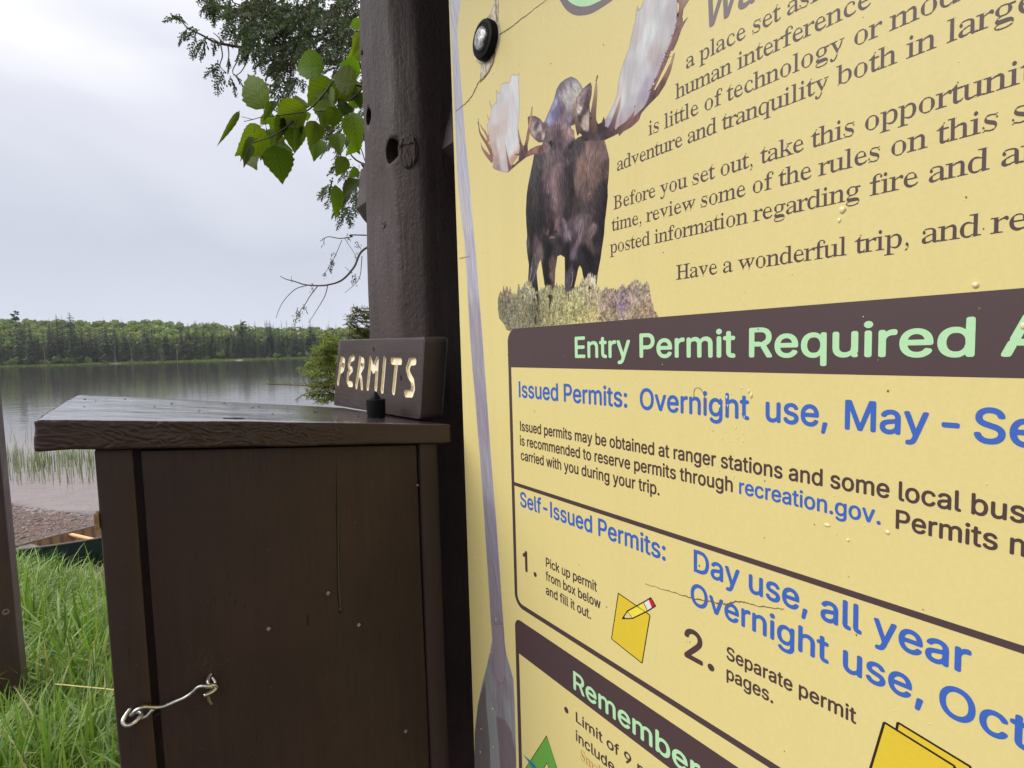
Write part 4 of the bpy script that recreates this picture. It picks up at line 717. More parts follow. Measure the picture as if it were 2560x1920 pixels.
# countersunk screws
FE = 0.0165
for x, y, r in ((820, 1482.6, 0.0055), (671, 1571.7, 0.0052), (897, 1562, 0.0052), (1014, 1828, 0.005), (1043, 1213, 0.003)):
    c = face_px(x, y, FE - 0.0006)
    o = MB().lathe(c, -E1, [(r * 1.35, -0.0006), (r * 1.3, 0.0002), (r * 0.95, 0.0003), (r * 0.9, -0.0002)], 18).build('screw', M_box, box, True)
    k = MB().lathe(c, -E1, [(r * 0.55, -0.0004), (r * 0.5, 0.0004), (r * 0.2, 0.0006)], 10)
    k.box(c - E1 * 0.0006, WV * r * 0.6, E1 * 0.0002, Z * r * 0.09); k.box(c - E1 * 0.0006, WV * r * 0.09, E1 * 0.0002, Z * r * 0.6)
    k.build('screw_head', M_screw, o)
# run of rain water ending in a drop
M_wet = plain('wet brown streak', srgb(40, 30, 21), 0.14, spec=0.5)
pth = [face_px(x, y, FE - 0.0002) for x, y in ((841, 1136), (844, 1230), (846, 1330), (846, 1420), (848, 1490), (851, 1522))]
pth = spline(pth, 8)
b = MB().tube(pth, np.interp(np.linspace(0, 1, len(pth)), [0, 0.3, 0.55, 0.9, 1], [0.0002, 0.0034, 0.0028, 0.0026, 0.0024]) * (1 + 0.3 * (vnoise(np.arange(len(pth)) * 0.9, 2) - 0.5)), 8)
vv = np.array(b.v); d = (vv - BX(0, FE - 0.0002, 1.4)) @ E1; b.v = [tuple(p) for p in vv - np.outer(d * 0.88, E1)]
b.build('water_run', M_wet, box, True)
bb = bmesh.new(); bmesh.ops.create_icosphere(bb, subdivisions=3, radius=1)
dp = face_px(852, 1526, FE)
for v in bb.verts: v.co = Vector(dp + WV * v.co.x * 0.0038 + E1 * v.co.y * 0.0022 + Z * v.co.z * 0.0050)
b = MB(); b.bm(bb); b.build('water_drop', M_wet, box, True)
# shallow checks and pores in the paint
b = MB()
for x, y, l, wd in ((569, 1430, 20, 1.2), (575, 1480, 14, 1), (537, 1490, 16, 1.2), (587, 1500, 12, 1.2), (612, 1508, 14, 1.4), (768, 1535, 30, 3.2), (992, 1415, 10, 1.5), (755, 1410, 12, .8), (545, 1610, 8, .8), (640, 1830, 20, .9), (765, 1740, 10, .8), (635, 1800, 14, .8), (812, 1860, 20, .8), (728, 1680, 10, .8), (322, 1620, 26, 1.0), (326, 1850, 20, 1.0), (950, 1350, 9, 1.2)):
    p = face_px(x, y, FE if x > 345 else 0.012); q = face_px(x + l * 0.08, y + l, FE if x > 345 else 0.012)
    b.tube([p - E1 * 0.0001, (p + q) / 2 - E1 * 0.0001, q - E1 * 0.0001], [wd * 0.0002, wd * 0.00045, wd * 0.0002], 5)
b.build('paint_crack', M_black, box)
rk = np.random.default_rng(64)
M_chip = plain('chipped paint', srgb(96, 78, 66), 0.8, nscale=200, namp=0.3)
b = MB()
for i in range(46):
    x, y = (rk.uniform(350, 1040), rk.uniform(1160, 1900)) if i < 30 else (rk.uniform(285, 330), rk.uniform(1180, 1900))
    x = x + (y - 1160) * 0.05 * (1 if x > 340 else 0.6); fe = FE if i < 30 else 0.012; l = rk.uniform(2, 9); an = rk.normal(1.4, 0.5)
    p = face_px(x, y, fe); q = face_px(x + l * math.cos(an), y + l * math.sin(an), fe); b.tube([p, (p + q) / 2 + WV * rk.normal(0, 0.0003), q], [0.0001, rk.uniform(0.00016, 0.0005), 0.0001], 5)
label(b.build('paint_chip', M_chip, box), None, None, None, 'stuff')
# hook and eye latch
def tubepx(pts, r, out, n=6):
    P = [face_px(x, y, FE) - E1 * o for (x, y), o in zip([(250 + a * 0.1808, 1630 + c * 0.1808) for a, c in pts], out)]
    P = spline(P, n); return P
lat = MB()
P = tubepx([(520, 905), (640, 850), (720, 765), (735, 745)], 0, [0.004, 0.006, 0.007, 0.008])
hk = obj('hook_latch', *(lambda m: (m.v, m.f))(MB().tube(tubepx([(430, 812), (450, 770), (510, 705), (600, 672), (700, 690), (800, 698), (900, 675), (1030, 620), (1160, 560), (1250, 490), (1330, 400), (1400, 367), (1470, 372), (1560, 365), (1590, 410), (1530, 450), (1410, 492)], 0, [0.010, 0.014, 0.016, 0.0155, 0.013, 0.012, 0.012, 0.012, 0.013, 0.015, 0.018, 0.020, 0.021, 0.018, 0.016, 0.019, 0.022]), 0.00245, 10)), M_zinc, box, True)
MB().tube(tubepx([(1475, 480), (1480, 540), (1495, 600), (1530, 655)], 0, [0.019, 0.017, 0.015, 0.012]), 0.0024, 10).build('hook_tail', M_zinc, hk, True)
MB().tube(tubepx([(1540, 300), (1500, 330), (1480, 370), (1520, 420), (1580, 380), (1545, 330)], 0, [0.0, 0.004, 0.010, 0.014, 0.010, 0.004]), 0.0022, 10).build('screw_eye', M_zinc, box, True)
MB().tube(tubepx([(420, 760), (360, 830), (318, 900), (360, 935), (450, 915), (540, 850), (570, 820), (540, 810), (470, 840), (420, 850)], 0, [0.002, 0.006, 0.010, 0.013, 0.013, 0.010, 0.006, 0.003, 0.001, 0.0]), 0.0027, 10).build('screw_eye', M_zinc, box, True)
MB().tube(P, 0.0024, 10).build('hook_tip', M_zinc, hk, True)
# cobweb wisps round the latch
M_web = plain('cobweb', srgb(92, 80, 73), 0.9)
b = MB(); rw = np.random.default_rng(5)
for i in range(34):
    x, y = (rw.normal(515, 34), rw.normal(1650, 16)) if i < 22 else (rw.normal(420, 40), rw.normal(1800, 40))
    if x < 345: continue
    pts = [(x, y)]; a = rw.random() * 6.28
    for k in range(4): a += rw.normal(0, 0.7); pts.append((pts[-1][0] + 7 * math.cos(a), pts[-1][1] + 7 * math.sin(a)))
    b.tube(spline([face_px(*q, FE - 0.0004) for q in pts], 4), 0.00016, 4)
label(b.build('cobweb', M_web, box), None, None, None, 'stuff')
# brass hinge leaf at the near side
MB().box(BX(0.050, 0.020, face_px(244, 1303)[2]), WV * 0.002, E1 * 0.006, Z * 0.010, 0.0008).box(BX(0.049, 0.013, face_px(244, 1303)[2]), WV * 0.0026, E1 * 0.0026, Z * 0.010, 0.001).build('hinge', plain('dull brass', srgb(150, 125, 92), 0.5, metal=0.5, nscale=200, namp=0.3), box)
# spruce needles and grit lying on the lid
rl = np.random.default_rng(9)
lit = []
for i in range(30):
    w, e_ = rl.uniform(0.02, 0.5), rl.uniform(0.02, 0.5)
    p = BX(w, e_, lid_top(w, e_) + 0.0006); a = rl.random() * 6.28; l = rl.uniform(0.001, 0.003)
    lit.append((p, np.array([math.cos(a), math.sin(a), -0.05]) * l, 0.0007))
w, e_ = 0.215, 0.045; p = BX(w, e_, lid_top(w, e_) + 0.001); lit.append((p, WV * 0.012 - Z * 0.0012, 0.0008)); 
b = MB()
for p, d, r in lit: b.tube([p - d, p + d * 0.2 + Z * 0.0004, p + d], [r * 0.6, r, r * 0.5], 5)
label(b.build('plant_litter', plain('dark litter', srgb(40, 32, 28), 0.8), base=tuple(BX(0.29, 0.3, 1.5))), 'dark needles and grit scattered on the wet lid of the permit box', 'litter', None, 'stuff')

# ------------------------------------------------------------------ PERMITS name board standing on the lid
BW = 0.522
BP = BX(BW, 0, 1.5)
def bpx(x, y): return onvert(x, y, BP, E1)
q_br, q_bl, q_tl, q_tr = bpx(1050, 1050), bpx(833, 1013), bpx(845, 850), bpx(1062, 842)
def be(p): return (p - A) @ E1
cor = [np.array([be(q), q[2]]) for q in (q_br, q_bl, q_tl, q_tr)]
for i in (0, 1): cor[i][1] = max(cor[i][1], lid_top(BW, cor[i][0]) + 0.0008) if cor[i][0] < LID_E else cor[i][1]
board = thing('name_board', BX(BW + 0.025, (cor[0][0] + cor[1][0]) / 2, cor[0][1]), 'thick brown wooden board with PERMITS carved in cream letters', 'sign')
def rounded(poly, r, n=5):
    out = []; m = len(poly)
    for i in range(m):
        p, a, c = poly[i], poly[i - 1], poly[(i + 1) % m]
        da = (a - p) / np.linalg.norm(a - p); dc = (c - p) / np.linalg.norm(c - p)
        for t in np.linspace(0, 1, n + 1):
            out.append((1 - t) ** 2 * (p + da * r) + 2 * t * (1 - t) * p + t * t * (p + dc * r))
    return out
poly = rounded([cor[0], cor[1], cor[2], cor[3]], 0.012)
def slab(poly, wf, wb, bev=0.005):
    """rounded slab in the e1-z plane, front at wf"""
    P = np.array(poly); c = P.mean(0); rows = []
    for w, ins in ((wf, bev), (wf + bev * 0.3, bev * 0.3), (wf + bev, 0), (wb - bev, 0), (wb, bev)):
        d = c - P; d /= np.linalg.norm(d, axis=1)[:, None]
        rows.append(np.array([BX(w, *(p)) for p in P + d * ins]))
    n = len(P); V = np.vstack(rows)
    Fc = [(i * n + k, i * n + (k + 1) % n, (i + 1) * n + (k + 1) % n, (i + 1) * n + k) for i in range(len(rows) - 1) for k in range(n)]
    Fc += [tuple(range(n - 1, -1, -1)), tuple(range((len(rows) - 1) * n, len(rows) * n))]
    return V, Fc
V, Fc = slab(poly, BW, BW + 0.05)
bo = smooth_by_angle(obj('board', V, Fc, M_board, board), 40)
def z7(x, y): q = bpx(640 + x * 0.2532, 760 + y * 0.2532); return np.array([be(q), q[2]])
STROKES = [
 [[(808, 780), (822, 700), (832, 610), (846, 545)], [(846, 545), (868, 555), (868, 600), (858, 640), (828, 668)]],
 [[(962, 530), (930, 548), (916, 600), (924, 640), (945, 648)], [(936, 655), (910, 690), (904, 760), (918, 790), (945, 790)]],
 [[(990, 812), (1008, 690), (1028, 545)], [(1028, 540), (1058, 560), (1056, 610), (1018, 680)], [(1018, 680), (1036, 730), (1045, 822)]],
 [[(1102, 825), (1118, 680), (1130, 545)], [(1130, 550), (1150, 620), (1162, 640)], [(1162, 640), (1180, 590), (1198, 550)], [(1198, 550), (1192, 690), (1182, 835)], [(1130, 600), (1158, 655), (1190, 600)]],
 [[(1245, 852), (1258, 700), (1270, 545)]],
 [[(1345, 562), (1425, 565)], [(1386, 580), (1372, 720), (1357, 865)]],
 [[(1566, 565), (1520, 572), (1496, 640), (1512, 700), (1545, 760), (1552, 830), (1535, 885), (1480, 885)]]]
def capsule(b, p, q, r, wf, wb, n=10):
    d = q - p; l = np.linalg.norm(d); d = d / l; s = np.array([-d[1], d[0]])
    pts = [q + r * (math.cos(t) * s + math.sin(t) * d) for t in np.linspace(0, math.pi, n)] + [p - r * (math.cos(t) * s + math.sin(t) * d) for t in np.linspace(0, math.pi, n)]
    m = len(pts); V = [BX(wf, *t) for t in pts] + [BX(wb, *t) for t in pts]
    b.add(V, [tuple(range(m)), tuple(range(2 * m - 1, m - 1, -1))] + [(k, k + m, (k + 1) % m + m, (k + 1) % m) for k in range(m)])
for li, st in enumerate(STROKES):
    mb = MB(); j = 0
    for s in st:
        P = [z7(*q) for q in s]
        for p, q in zip(P[:-1], P[1:]):
            capsule(mb, p, q, 0.0074, BW - 0.0005 - 0.00003 * j, BW + 0.0040 + 0.00003 * j); j += 1
    cut = mb.build('cutter', M_cream)
    cb = bmesh.new(); cb.from_mesh(cut.data); bmesh.ops.recalc_face_normals(cb, faces=cb.faces); cb.to_mesh(cut.data); cb.free()
    if li == 0:
        bb = bmesh.new(); bb.from_mesh(bo.data); bmesh.ops.recalc_face_normals(bb, faces=bb.faces); bb.to_mesh(bo.data); bb.free()
        bo.data.materials.append(M_cream)
    md = bo.modifiers.new('carve', 'BOOLEAN'); md.operation = 'DIFFERENCE'; md.solver = 'EXACT'; md.use_self = True; md.object = cut
    try: md.material_mode = 'TRANSFER'
    except Exception: pass
    bpy.context.view_layer.update()
    dg = bpy.context.evaluated_depsgraph_get()
    nm_ = bpy.data.meshes.new_from_object(bo.evaluated_get(dg))
    bo.modifiers.remove(md); old = bo.data; bo.data = nm_; bpy.data.meshes.remove(old)
    cm = cut.data; bpy.data.objects.remove(cut); bpy.data.meshes.remove(cm)
bo.data.name = 'board'
for x, y, r in ((1162, 445, 0.0042), (1432, 730, 0.0045), (862, 700, 0.003)):
    p = z7(x, y); c = BX(BW - 0.0003, *p)
    MB().lathe(c, -WV, [(r * 1.3, -0.0002), (r * 1.2, 0.0002), (r * 0.9, 0.0003)], 16).build('screw_hole', M_black, board)

# black rubber bumper on the lid
pb = onplane(941, 1043, np.array(BX(0.3, 0.1, lid_top(0.3, 0.1))), np.cross(BX(LID_W, 0, lid_top(LID_W, 0)) - BX(0, 0, lid_top(0, 0)), BX(0, LID_E, lid_top(0, LID_E)) - BX(0, 0, lid_top(0, 0))))
pw, pe = (pb - A) @ WV, (pb - A) @ E1; pb = BX(pw, pe, lid_top(pw, pe))
bp = thing('rubber_bumper', pb, 'black rubber bumper with pointed tip standing on the lid before the PERMITS board', 'bumper')
MB().lathe(pb, Z, [(0.0165, 0.0), (0.0170, 0.002), (0.0182, 0.033), (0.0182, 0.0355), (0.0172, 0.0365), (0.010, 0.0365)], 28).build('base', M_rubber, bp, True)
smooth_by_angle(bp.children[0])
MB().lathe(pb, Z, [(0.0100, 0.0364), (0.0092, 0.0395), (0.0012, 0.0515), (0.0002, 0.0518)], 8).build('tip', M_rubber, bp)

# ------------------------------------------------------------------ kiosk post and log crossbeam
kp = thing('kiosk_post', BX(0.72, 0.30, 0.0), 'heavy brown timber post with drilled holes carrying a log crossbeam behind the yellow sign', 'post')
prof = [(0.432, 0.576), (0.400, 0.5745), (0.330, 0.574), (0.262, 0.5755), (0.254, 0.577), (0.247, 0.5815), (0.216, 0.610), (0.210, 0.618), (0.207, 0.630), (0.202, 0.70), (0.200, 0.80), (0.20, 0.85), (0.32, 0.862), (0.41, 0.845), (0.444, 0.79), (0.447, 0.66), (0.443, 0.592)]
pp = np.array(prof); pr = []
for i in range(len(pp)):
    p, q = pp[i], pp[(i + 1) % len(pp)]
    nseg = max(2, int(np.linalg.norm(q - p) / 0.012))
    for t in np.linspace(0, 1, nseg, endpoint=False): pr.append(p + (q - p) * t)
pr = np.array(pr); pc = pr.mean(0); zr = np.arange(0, 3.31, 0.022); rows = []
for z in zr:
    lefto = np.interp(z, [0, 1.66, 1.87, 2.2, 2.32, 2.42, 2.7], [0.012, 0.004, -0.004, -0.016, -0.012, -0.026, -0.04])
    k = np.clip((pr[:, 0] - 0.25) / 0.19, 0, 1)
    e_ = pr[:, 0] + k * lefto + 0.004 * (vnoise(z * 3 + 11, pr[:, 1] * 9) - 0.5) * k + 0.003 * (vnoise(z * 9, pr[:, 0] * 40) - 0.5) * (pr[:, 1] > 0.6)
    w_ = pr[:, 1] + 0.0035 * (vnoise(pr[:, 0] * 26, z * 5) - 0.5) + 0.0018 * (vnoise(pr[:, 0] * 70, z * 12) - 0.5)
    rows.append(np.array([BX(a, c, z) for a, c in zip(w_, e_)]))
n = len(pr); V = np.vstack(rows); m_ = len(zr)
Fc = [(i * n + k, i * n + (k + 1) % n, (i + 1) * n + (k + 1) % n, (i + 1) * n + k) for i in range(m_ - 1) for k in range(n)] + [tuple(range(n - 1, -1, -1)), tuple(range((m_ - 1) * n, m_ * n))]
po = obj('post', V, Fc, M_post, kp, smooth=True)
bb = bmesh.new(); bb.from_mesh(po.data); bmesh.ops.recalc_face_normals(bb, faces=bb.faces); bb.to_mesh(po.data); bb.free()
po.data.materials.append(M_bare)
for px_, py_, r, dep in ((924, 293, 0.0185, 0.10), (988, 380, 0.0262, 0.12)):
    c = onvert(px_, py_, BX(0.577 if px_ < 950 else 0.585, 0, 2), E1)
    cut = MB().lathe(c - WV * 0.06, WV, [(r, 0), (r, 0.06 + dep)], 32).build('cutter', M_bare)
    cb = bmesh.new(); cb.from_mesh(cut.data); bmesh.ops.recalc_face_normals(cb, faces=cb.faces); cb.to_mesh(cut.data); cb.free()
    md = po.modifiers.new('drill', 'BOOLEAN'); md.operation = 'DIFFERENCE'; md.solver = 'EXACT'; md.object = cut
    try: md.material_mode = 'TRANSFER'
    except Exception: pass
    bpy.context.view_layer.update(); dg = bpy.context.evaluated_depsgraph_get()
    nm_ = bpy.data.meshes.new_from_object(po.evaluated_get(dg)); po.modifiers.remove(md); old = po.data; po.data = nm_; bpy.data.meshes.remove(old)
    cm = cut.data; bpy.data.objects.remove(cut); bpy.data.meshes.remove(cm)
po.data.name = 'post'
# grey branch knot beside the lower hole
kc = onvert(1021, 379, BX(0.5985, 0, 2), E1); kn = np.array(-WV * 0.74 - E1 * 0.67); kn /= np.linalg.norm(kn); ks = np.cross(Z, kn)
bb = bmesh.new(); bmesh.ops.create_icosphere(bb, subdivisions=5, radius=1)
for v in bb.verts:
    q = v.co; fl = 1 + 0.16 * (fbm(q.x * 2.2 + 5, q.z * 2.2, 3) - 0.5); crk = 0.35 * (vnoise(q.x * 7 + 3, q.z * 3.5) - 0.5) + 0.22 * (vnoise(q.x * 16, q.z * 14) - 0.5)
    # squarish stub, flat on top
    sx = np.sign(q.x) * abs(q.x) ** 0.85; sz = np.sign(q.z) * abs(q.z) ** 0.82
    v.co = Vector(kc + ks * sx * 0.0225 * fl + Z * sz * 0.036 * fl + kn * (min(q.y * -1, 0.62) * 0.009 + crk * 0.009))
b = MB(); b.bm(bb)
b.build('branch_knot', painted_wood('grey split knot', srgb(66, 54, 51), srgb(82, 69, 64), 0.75, 'z', 0.9, 1.6, wear=0.3), kp, True)
cr = MB()
ring = [kc + ks * 0.0238 * math.copysign(abs(math.cos(t)) ** 0.7, math.cos(t)) + Z * 0.038 * math.copysign(abs(math.sin(t)) ** 0.7, math.sin(t)) - kn * 0.001 for t in np.linspace(0.6, 6.0, 40)]
cr.tube(ring, 0.0009, 6)
cr.tube([kc + ks * a + Z * c + kn * 0.0070 for a, c in ((-0.018, 0.008), (-0.010, 0.014), (0.002, 0.012), (0.012, 0.016), (0.017, 0.012))], 0.0009, 5)
cr.build('knot_crack', M_black, kp, True)
for x, y, r in ((959, 562, 0.006), (865 + 0, 130, 0.004)):
    c = onvert(x if x > 900 else 903, y, BX(0.574, 0, 2), E1)
    MB().lathe(c, -WV, [(r * 1.6, -0.0015), (r * 1.3, 0.0012), (r * 0.8, 0.0014), (r * 0.5, -0.001)], 14).build('pin_knot', M_post, kp, True)
# crossbeam log with rough cut end on the left
BWc, BZ = 0.785, 2.075
rows = []; es = np.concatenate([[0.772, 0.768], np.linspace(0.755, -2.0, 60)])
for i, e_ in enumerate(es):
    rr = 0.118 * (0.80 if i == 0 else 0.93 if i == 1 else 1.0); k = np.arange(20) * 2 * math.pi / 20; kk = np.abs(((k + 0.2) % (math.pi / 3)) - math.pi / 6)
    rad = rr * (0.90 / np.cos(math.pi / 6 - kk)) * (1 + 0.10 * (vnoise(np.cos(k) * 1.2 + 4, np.sin(k) * 1.2 + e_ * 1.6) - 0.5))
    rows.append(np.array([BX(BWc + math.cos(a) * r_, e_ + (0.012 * math.sin(a * 2) if i < 3 else 0), BZ + math.sin(a) * r_ * 1.05) for a, r_ in zip(k, rad)]))
V = np.vstack(rows); n = 20
Fc = [(i * n + k, i * n + (k + 1) % n, (i + 1) * n + (k + 1) % n, (i + 1) * n + k) for i in range(len(rows) - 1) for k in range(n)] + [tuple(range(n - 1, -1, -1)), tuple(range((len(rows) - 1) * n, len(rows) * n))]
smooth_by_angle(obj('crossbeam', V, Fc, M_beam, kp), 30)

M_dark = painted_wood('dark light-blocking boards', srgb(44, 34, 32), srgb(54, 43, 40), 0.7, 'z', 0.4, 1.0, spec=0.2)  # dark brown for the unseen boards added to block light
for i in range(12):                                             # unseen boards added to keep light out of the gap behind the sign
    e_ = 0.10 - 0.16 * (i + 0.5)
    MB().box(BX(0.872, e_, 1.75), WV * 0.011, E1 * 0.0785, Z * 1.33, 0.003, 1).build('shade_back_board', M_dark, kp)
for s_w, w0, w1 in ((1, 0.73, -0.20), (-1, 0.73, 1.66)):        # unseen gable roof added to shade the gap, post and box front
    for i in range(9):
        t0, t1 = i / 9.0, (i + 1.18) / 9.0
        p0 = BX(w0 + (w1 - w0) * t0, -0.83, 3.42 - 0.52 * t0); p1 = BX(w0 + (w1 - w0) * t1, -0.83, 3.42 - 0.52 * t1)
        ax = (p1 - p0) / 2; nn_ = np.cross(E1, ax); nn_ /= np.linalg.norm(nn_); nn_ = nn_ if nn_[2] > 0 else -nn_
        MB().box((p0 + p1) / 2 + nn_ * 0.006 * (1 + i * 0.02), ax, E1 * 1.55, nn_ * 0.011, 0.003, 1).build('shade_roof_board', M_dark, kp)
MB().box(BX(0.73, -0.83, 3.28), WV * 0.05, E1 * 1.45, Z * 0.07, 0.006).build('shade_roof_ridge', M_beam, kp)  # ridge of the added shading roof, out of view
MB().box(BX(0.73, -0.86, 0.40), WV * 0.17, E1 * 1.00, Z * 0.02, 0.004, 1).build('shade_bottom_board', M_dark, kp)  # unseen board added to stop ground light entering from below

# ------------------------------------------------------------------ plain post at the left edge of the view
c0 = at(58, 1740, 2.3); d0 = E1; d1 = WV
lp = thing('wooden_post', (c0[0] - 0.10, c0[1] + 0.0, 0.0), 'dark brown square post with one bolt, rising from the grass at the left edge', 'post')
pc_ = np.array([c0[0], c0[1], 0]) - d1 * 0.07 + d0 * 0.07
MB().box(pc_ + Z * 1.2, d1 * 0.07, d0 * 0.07, Z * 1.35, 0.006, 3).build('post', painted_wood('dark stained post', srgb(46, 33, 30), srgb(66, 46, 38), 0.5, 'z', 0.6, 1.2, wear=0.2), lp)
cbolt = onvert(15, 1530, pc_ - d0 * 0.07, d1)
MB().lathe(cbolt, -d0, [(0.014, -0.002), (0.0135, 0.002), (0.009, 0.0028), (0.006, 0.0018), (0.004, -0.001)], 16).build('bolt', plain('rusty bolt', srgb(112, 96, 84), 0.6, metal=0.3, nscale=150, namp=0.4), lp)

# ------------------------------------------------------------------ canoe drawn up on the gravel
tip = onground(6, 1373, -0.40); M2 = onground(250, 1326, -0.50)
cd = (M2 - tip); cd[2] = 0; cd /= np.linalg.norm(cd); cn = np.array([-cd[1], cd[0], 0])
CL = 4.9
canoe = thing('canoe', (tip + cd * 2.45) * np.array([1, 1, 0]) + Z * -0.95, 'dark green canoe with wooden interior, pulled up on the gravel behind the grass', 'canoe')
ts = np.concatenate([np.linspace(0, 0.12, 10), np.linspace(0.14, 0.86, 26), np.linspace(0.88, 1, 10)])
def c_half(t): return 0.45 * max(0.0, 1 - abs(2 * t - 1) ** 2.3) ** 0.75 + 0.008
def c_gun(t): return -0.455 - 0.075 * t * CL + 0.035 * abs(2 * t - 1) ** 5
def c_keel(t): return -0.80 - 0.075 * t * CL + 0.20 * abs(2 * t - 1) ** 9
def station(t, ins=0.0):
    hb = max(0.004, c_half(t) - ins); zg = c_gun(t); zk = c_keel(t) + ins
    out = []
    for a in np.linspace(-1, 1, 17):
        s = abs(a); y = hb * (math.sin(s * math.pi / 2) ** 0.62 if s > 0 else 0) * (1 if a > 0 else -1)
        z = zk + (zg - zk) * (1 - math.cos(s * math.pi / 2)) ** 1.25
        out.append(tip * np.array([1, 1, 0]) + cd * t * CL + cn * y + Z * z)
    return out
def loft(ins, flip=False):
    V = []; [V.extend(station(t, ins)) for t in ts]
    Fc = [(i * 17 + k, i * 17 + k + 1, (i + 1) * 17 + k + 1, (i + 1) * 17 + k) for i in range(len(ts) - 1) for k in range(16)]
    return V, Fc
V, Fc = loft(0.0); obj('hull', V, Fc, plain('dark green canoe paint', srgb(14, 44, 40), 0.3, nscale=6, namp=0.4, bumpd=0.004), canoe, True)
m, nt, bs = material('varnished cedar planking')
tc = N(nt, 'ShaderNodeTexCoord'); mpp = N(nt, 'ShaderNodeMapping'); mpp.inputs['Rotation'].default_value = (0, 0, -math.atan2(cd[1], cd[0])); L(nt, tc.outputs['Object'], mpp.inputs[0])
wv = N(nt, 'ShaderNodeTexWave'); wv.inputs['Scale'].default_value = 2.6; wv.inputs['Distortion'].default_value = 0.6; L(nt, mpp.outputs[0], wv.inputs['Vector'])
L(nt, mixc(nt, mapr(nt, wv.outputs['Fac'], 0.1, 0.5), srgb(96, 74, 54), srgb(128, 100, 74)), bs.inputs['Base Color']); bs.inputs['Roughness'].default_value = 0.45
V, Fc = loft(0.012); obj('inner_planking', V, [f[::-1] for f in Fc], m, canoe, True)
M_gun = plain('grey gunwale', srgb(92, 86, 80), 0.5, nscale=20, namp=0.3)
for sgn in (-1, 1):
    MB().tube([tip * np.array([1, 1, 0]) + cd * t * CL + cn * sgn * (c_half(t)) + Z * (c_gun(t) + 0.004) for t in ts], 0.013, 8).build('gunwale', M_gun, canoe, True)
M_ash = plain('pale ash wood', srgb(208, 164, 110), 0.5, nscale=30, namp=0.2)
for t in (0.15, 0.5, 0.8):
    a_, b_ = 0.02, 0.02
    p = tip * np.array([1, 1, 0]) + cd * (t * CL) + Z * (c_gun(t) - 0.02); h_ = c_half(t)
    MB().box(p, cn * (h_ - 0.012), cd * 0.022, Z * 0.011, 0.004).build('thwart', M_ash, canoe)
for t in (0.06, 0.94):
    c = [tip * np.array([1, 1, 0]) + cd * u * CL + cn * s * (c_half(u) - 0.01) + Z * (c_gun(u) - 0.006) for u, s in ((0.004 if t < .5 else 0.996, 0), (t, 1), (t, -1))]
    mb = MB(); mb.add(c + [q - Z * 0.012 for q in c], [(0, 1, 2), (5, 4, 3), (0, 3, 4, 1), (1, 4, 5, 2), (2, 5, 3, 0)]); mb.build('deck_plate', M_gun, canoe)
# ------------------------------------------------------------------ printed information sign
SIGN_G = 0.97                                                   # printed ink albedo relative to its displayed colour
def ink(r, g, b): return srgb(r, g, b, SIGN_G)
def ink_mat(name, rgb, rough=0.42):
    m, nt, bs = material(name)
    tc = N(nt, 'ShaderNodeTexCoord')
    n = noise_node(nt, 260, 3, 0.6, tc.outputs['Object']); n2 = noise_node(nt, 3.5, 3, 0.6, tc.outputs['Object'])
    c = ink(*rgb)
    cc = mixc(nt, mapr(nt, n.outputs[0], 0.3, 0.7), tuple(q * 0.975 for q in c[:3]) + (1,), tuple(min(1, q * 1.025) for q in c[:3]) + (1,))
    cc = mixc(nt, mapr(nt, n2.outputs[0], 0.35, 0.7, 0, 0.10), cc, (c[0] * 0.86, c[1] * 0.82, c[2] * 0.74, 1))
    st_ = N(nt, 'ShaderNodeMapping'); st_.inputs['Scale'].default_value = (26, 26, 1.2); L(nt, tc.outputs['Object'], st_.inputs[0]); n3 = noise_node(nt, 1.0, 4, 0.6, st_.outputs[0])
    cc = mixc(nt, mapr(nt, n3.outputs[0], 0.5, 0.8, 0, 0.2), cc, (c[0] * 0.84, c[1] * 0.8, c[2] * 0.74, 1))
    L(nt, cc, bs.inputs['Base Color']); bs.inputs['Roughness'].default_value = rough; bs.inputs['Specular IOR Level'].default_value = 0.35
    b = bump(nt, bs, n.outputs[0], 0.02, 0.0002); bump(nt, bs, n2.outputs[0], 0.08, 0.0015, b)
    return m
I_yel = ink_mat('yellow vinyl', (233, 216, 146))
I_dark = ink_mat('dark brown ink', (84, 64, 64))
I_bar = ink_mat('brown band ink', (84, 66, 68))
I_blue = ink_mat('blue ink', (66, 106, 194))
I_green = ink_mat('pale green ink', (190, 236, 184))
I_grey = ink_mat('grey purple ink', (122, 108, 112))
I_note = ink_mat('note yellow ink', (232, 202, 62))
I_line = ink_mat('thin black ink', (50, 38, 30))
I_pencil = ink_mat('pencil yellow ink', (248, 232, 80))
I_wood = ink_mat('pencil wood ink', (236, 212, 150))
I_red = ink_mat('eraser red ink', (205, 40, 48))
I_white = ink_mat('white ink', (235, 232, 235))
I_tent = ink_mat('tent green ink', (110, 172, 76))
I_teal = ink_mat('teal ink', (60, 150, 160))
I_orange = ink_mat('orange brown ink', (196, 150, 84))
I_tear = plain('torn vinyl edge', ink(206, 192, 168), 0.7, nscale=300, namp=0.3)
I_crack = plain('crack dirt', ink(120, 96, 66), 0.8, nscale=300, namp=0.3)

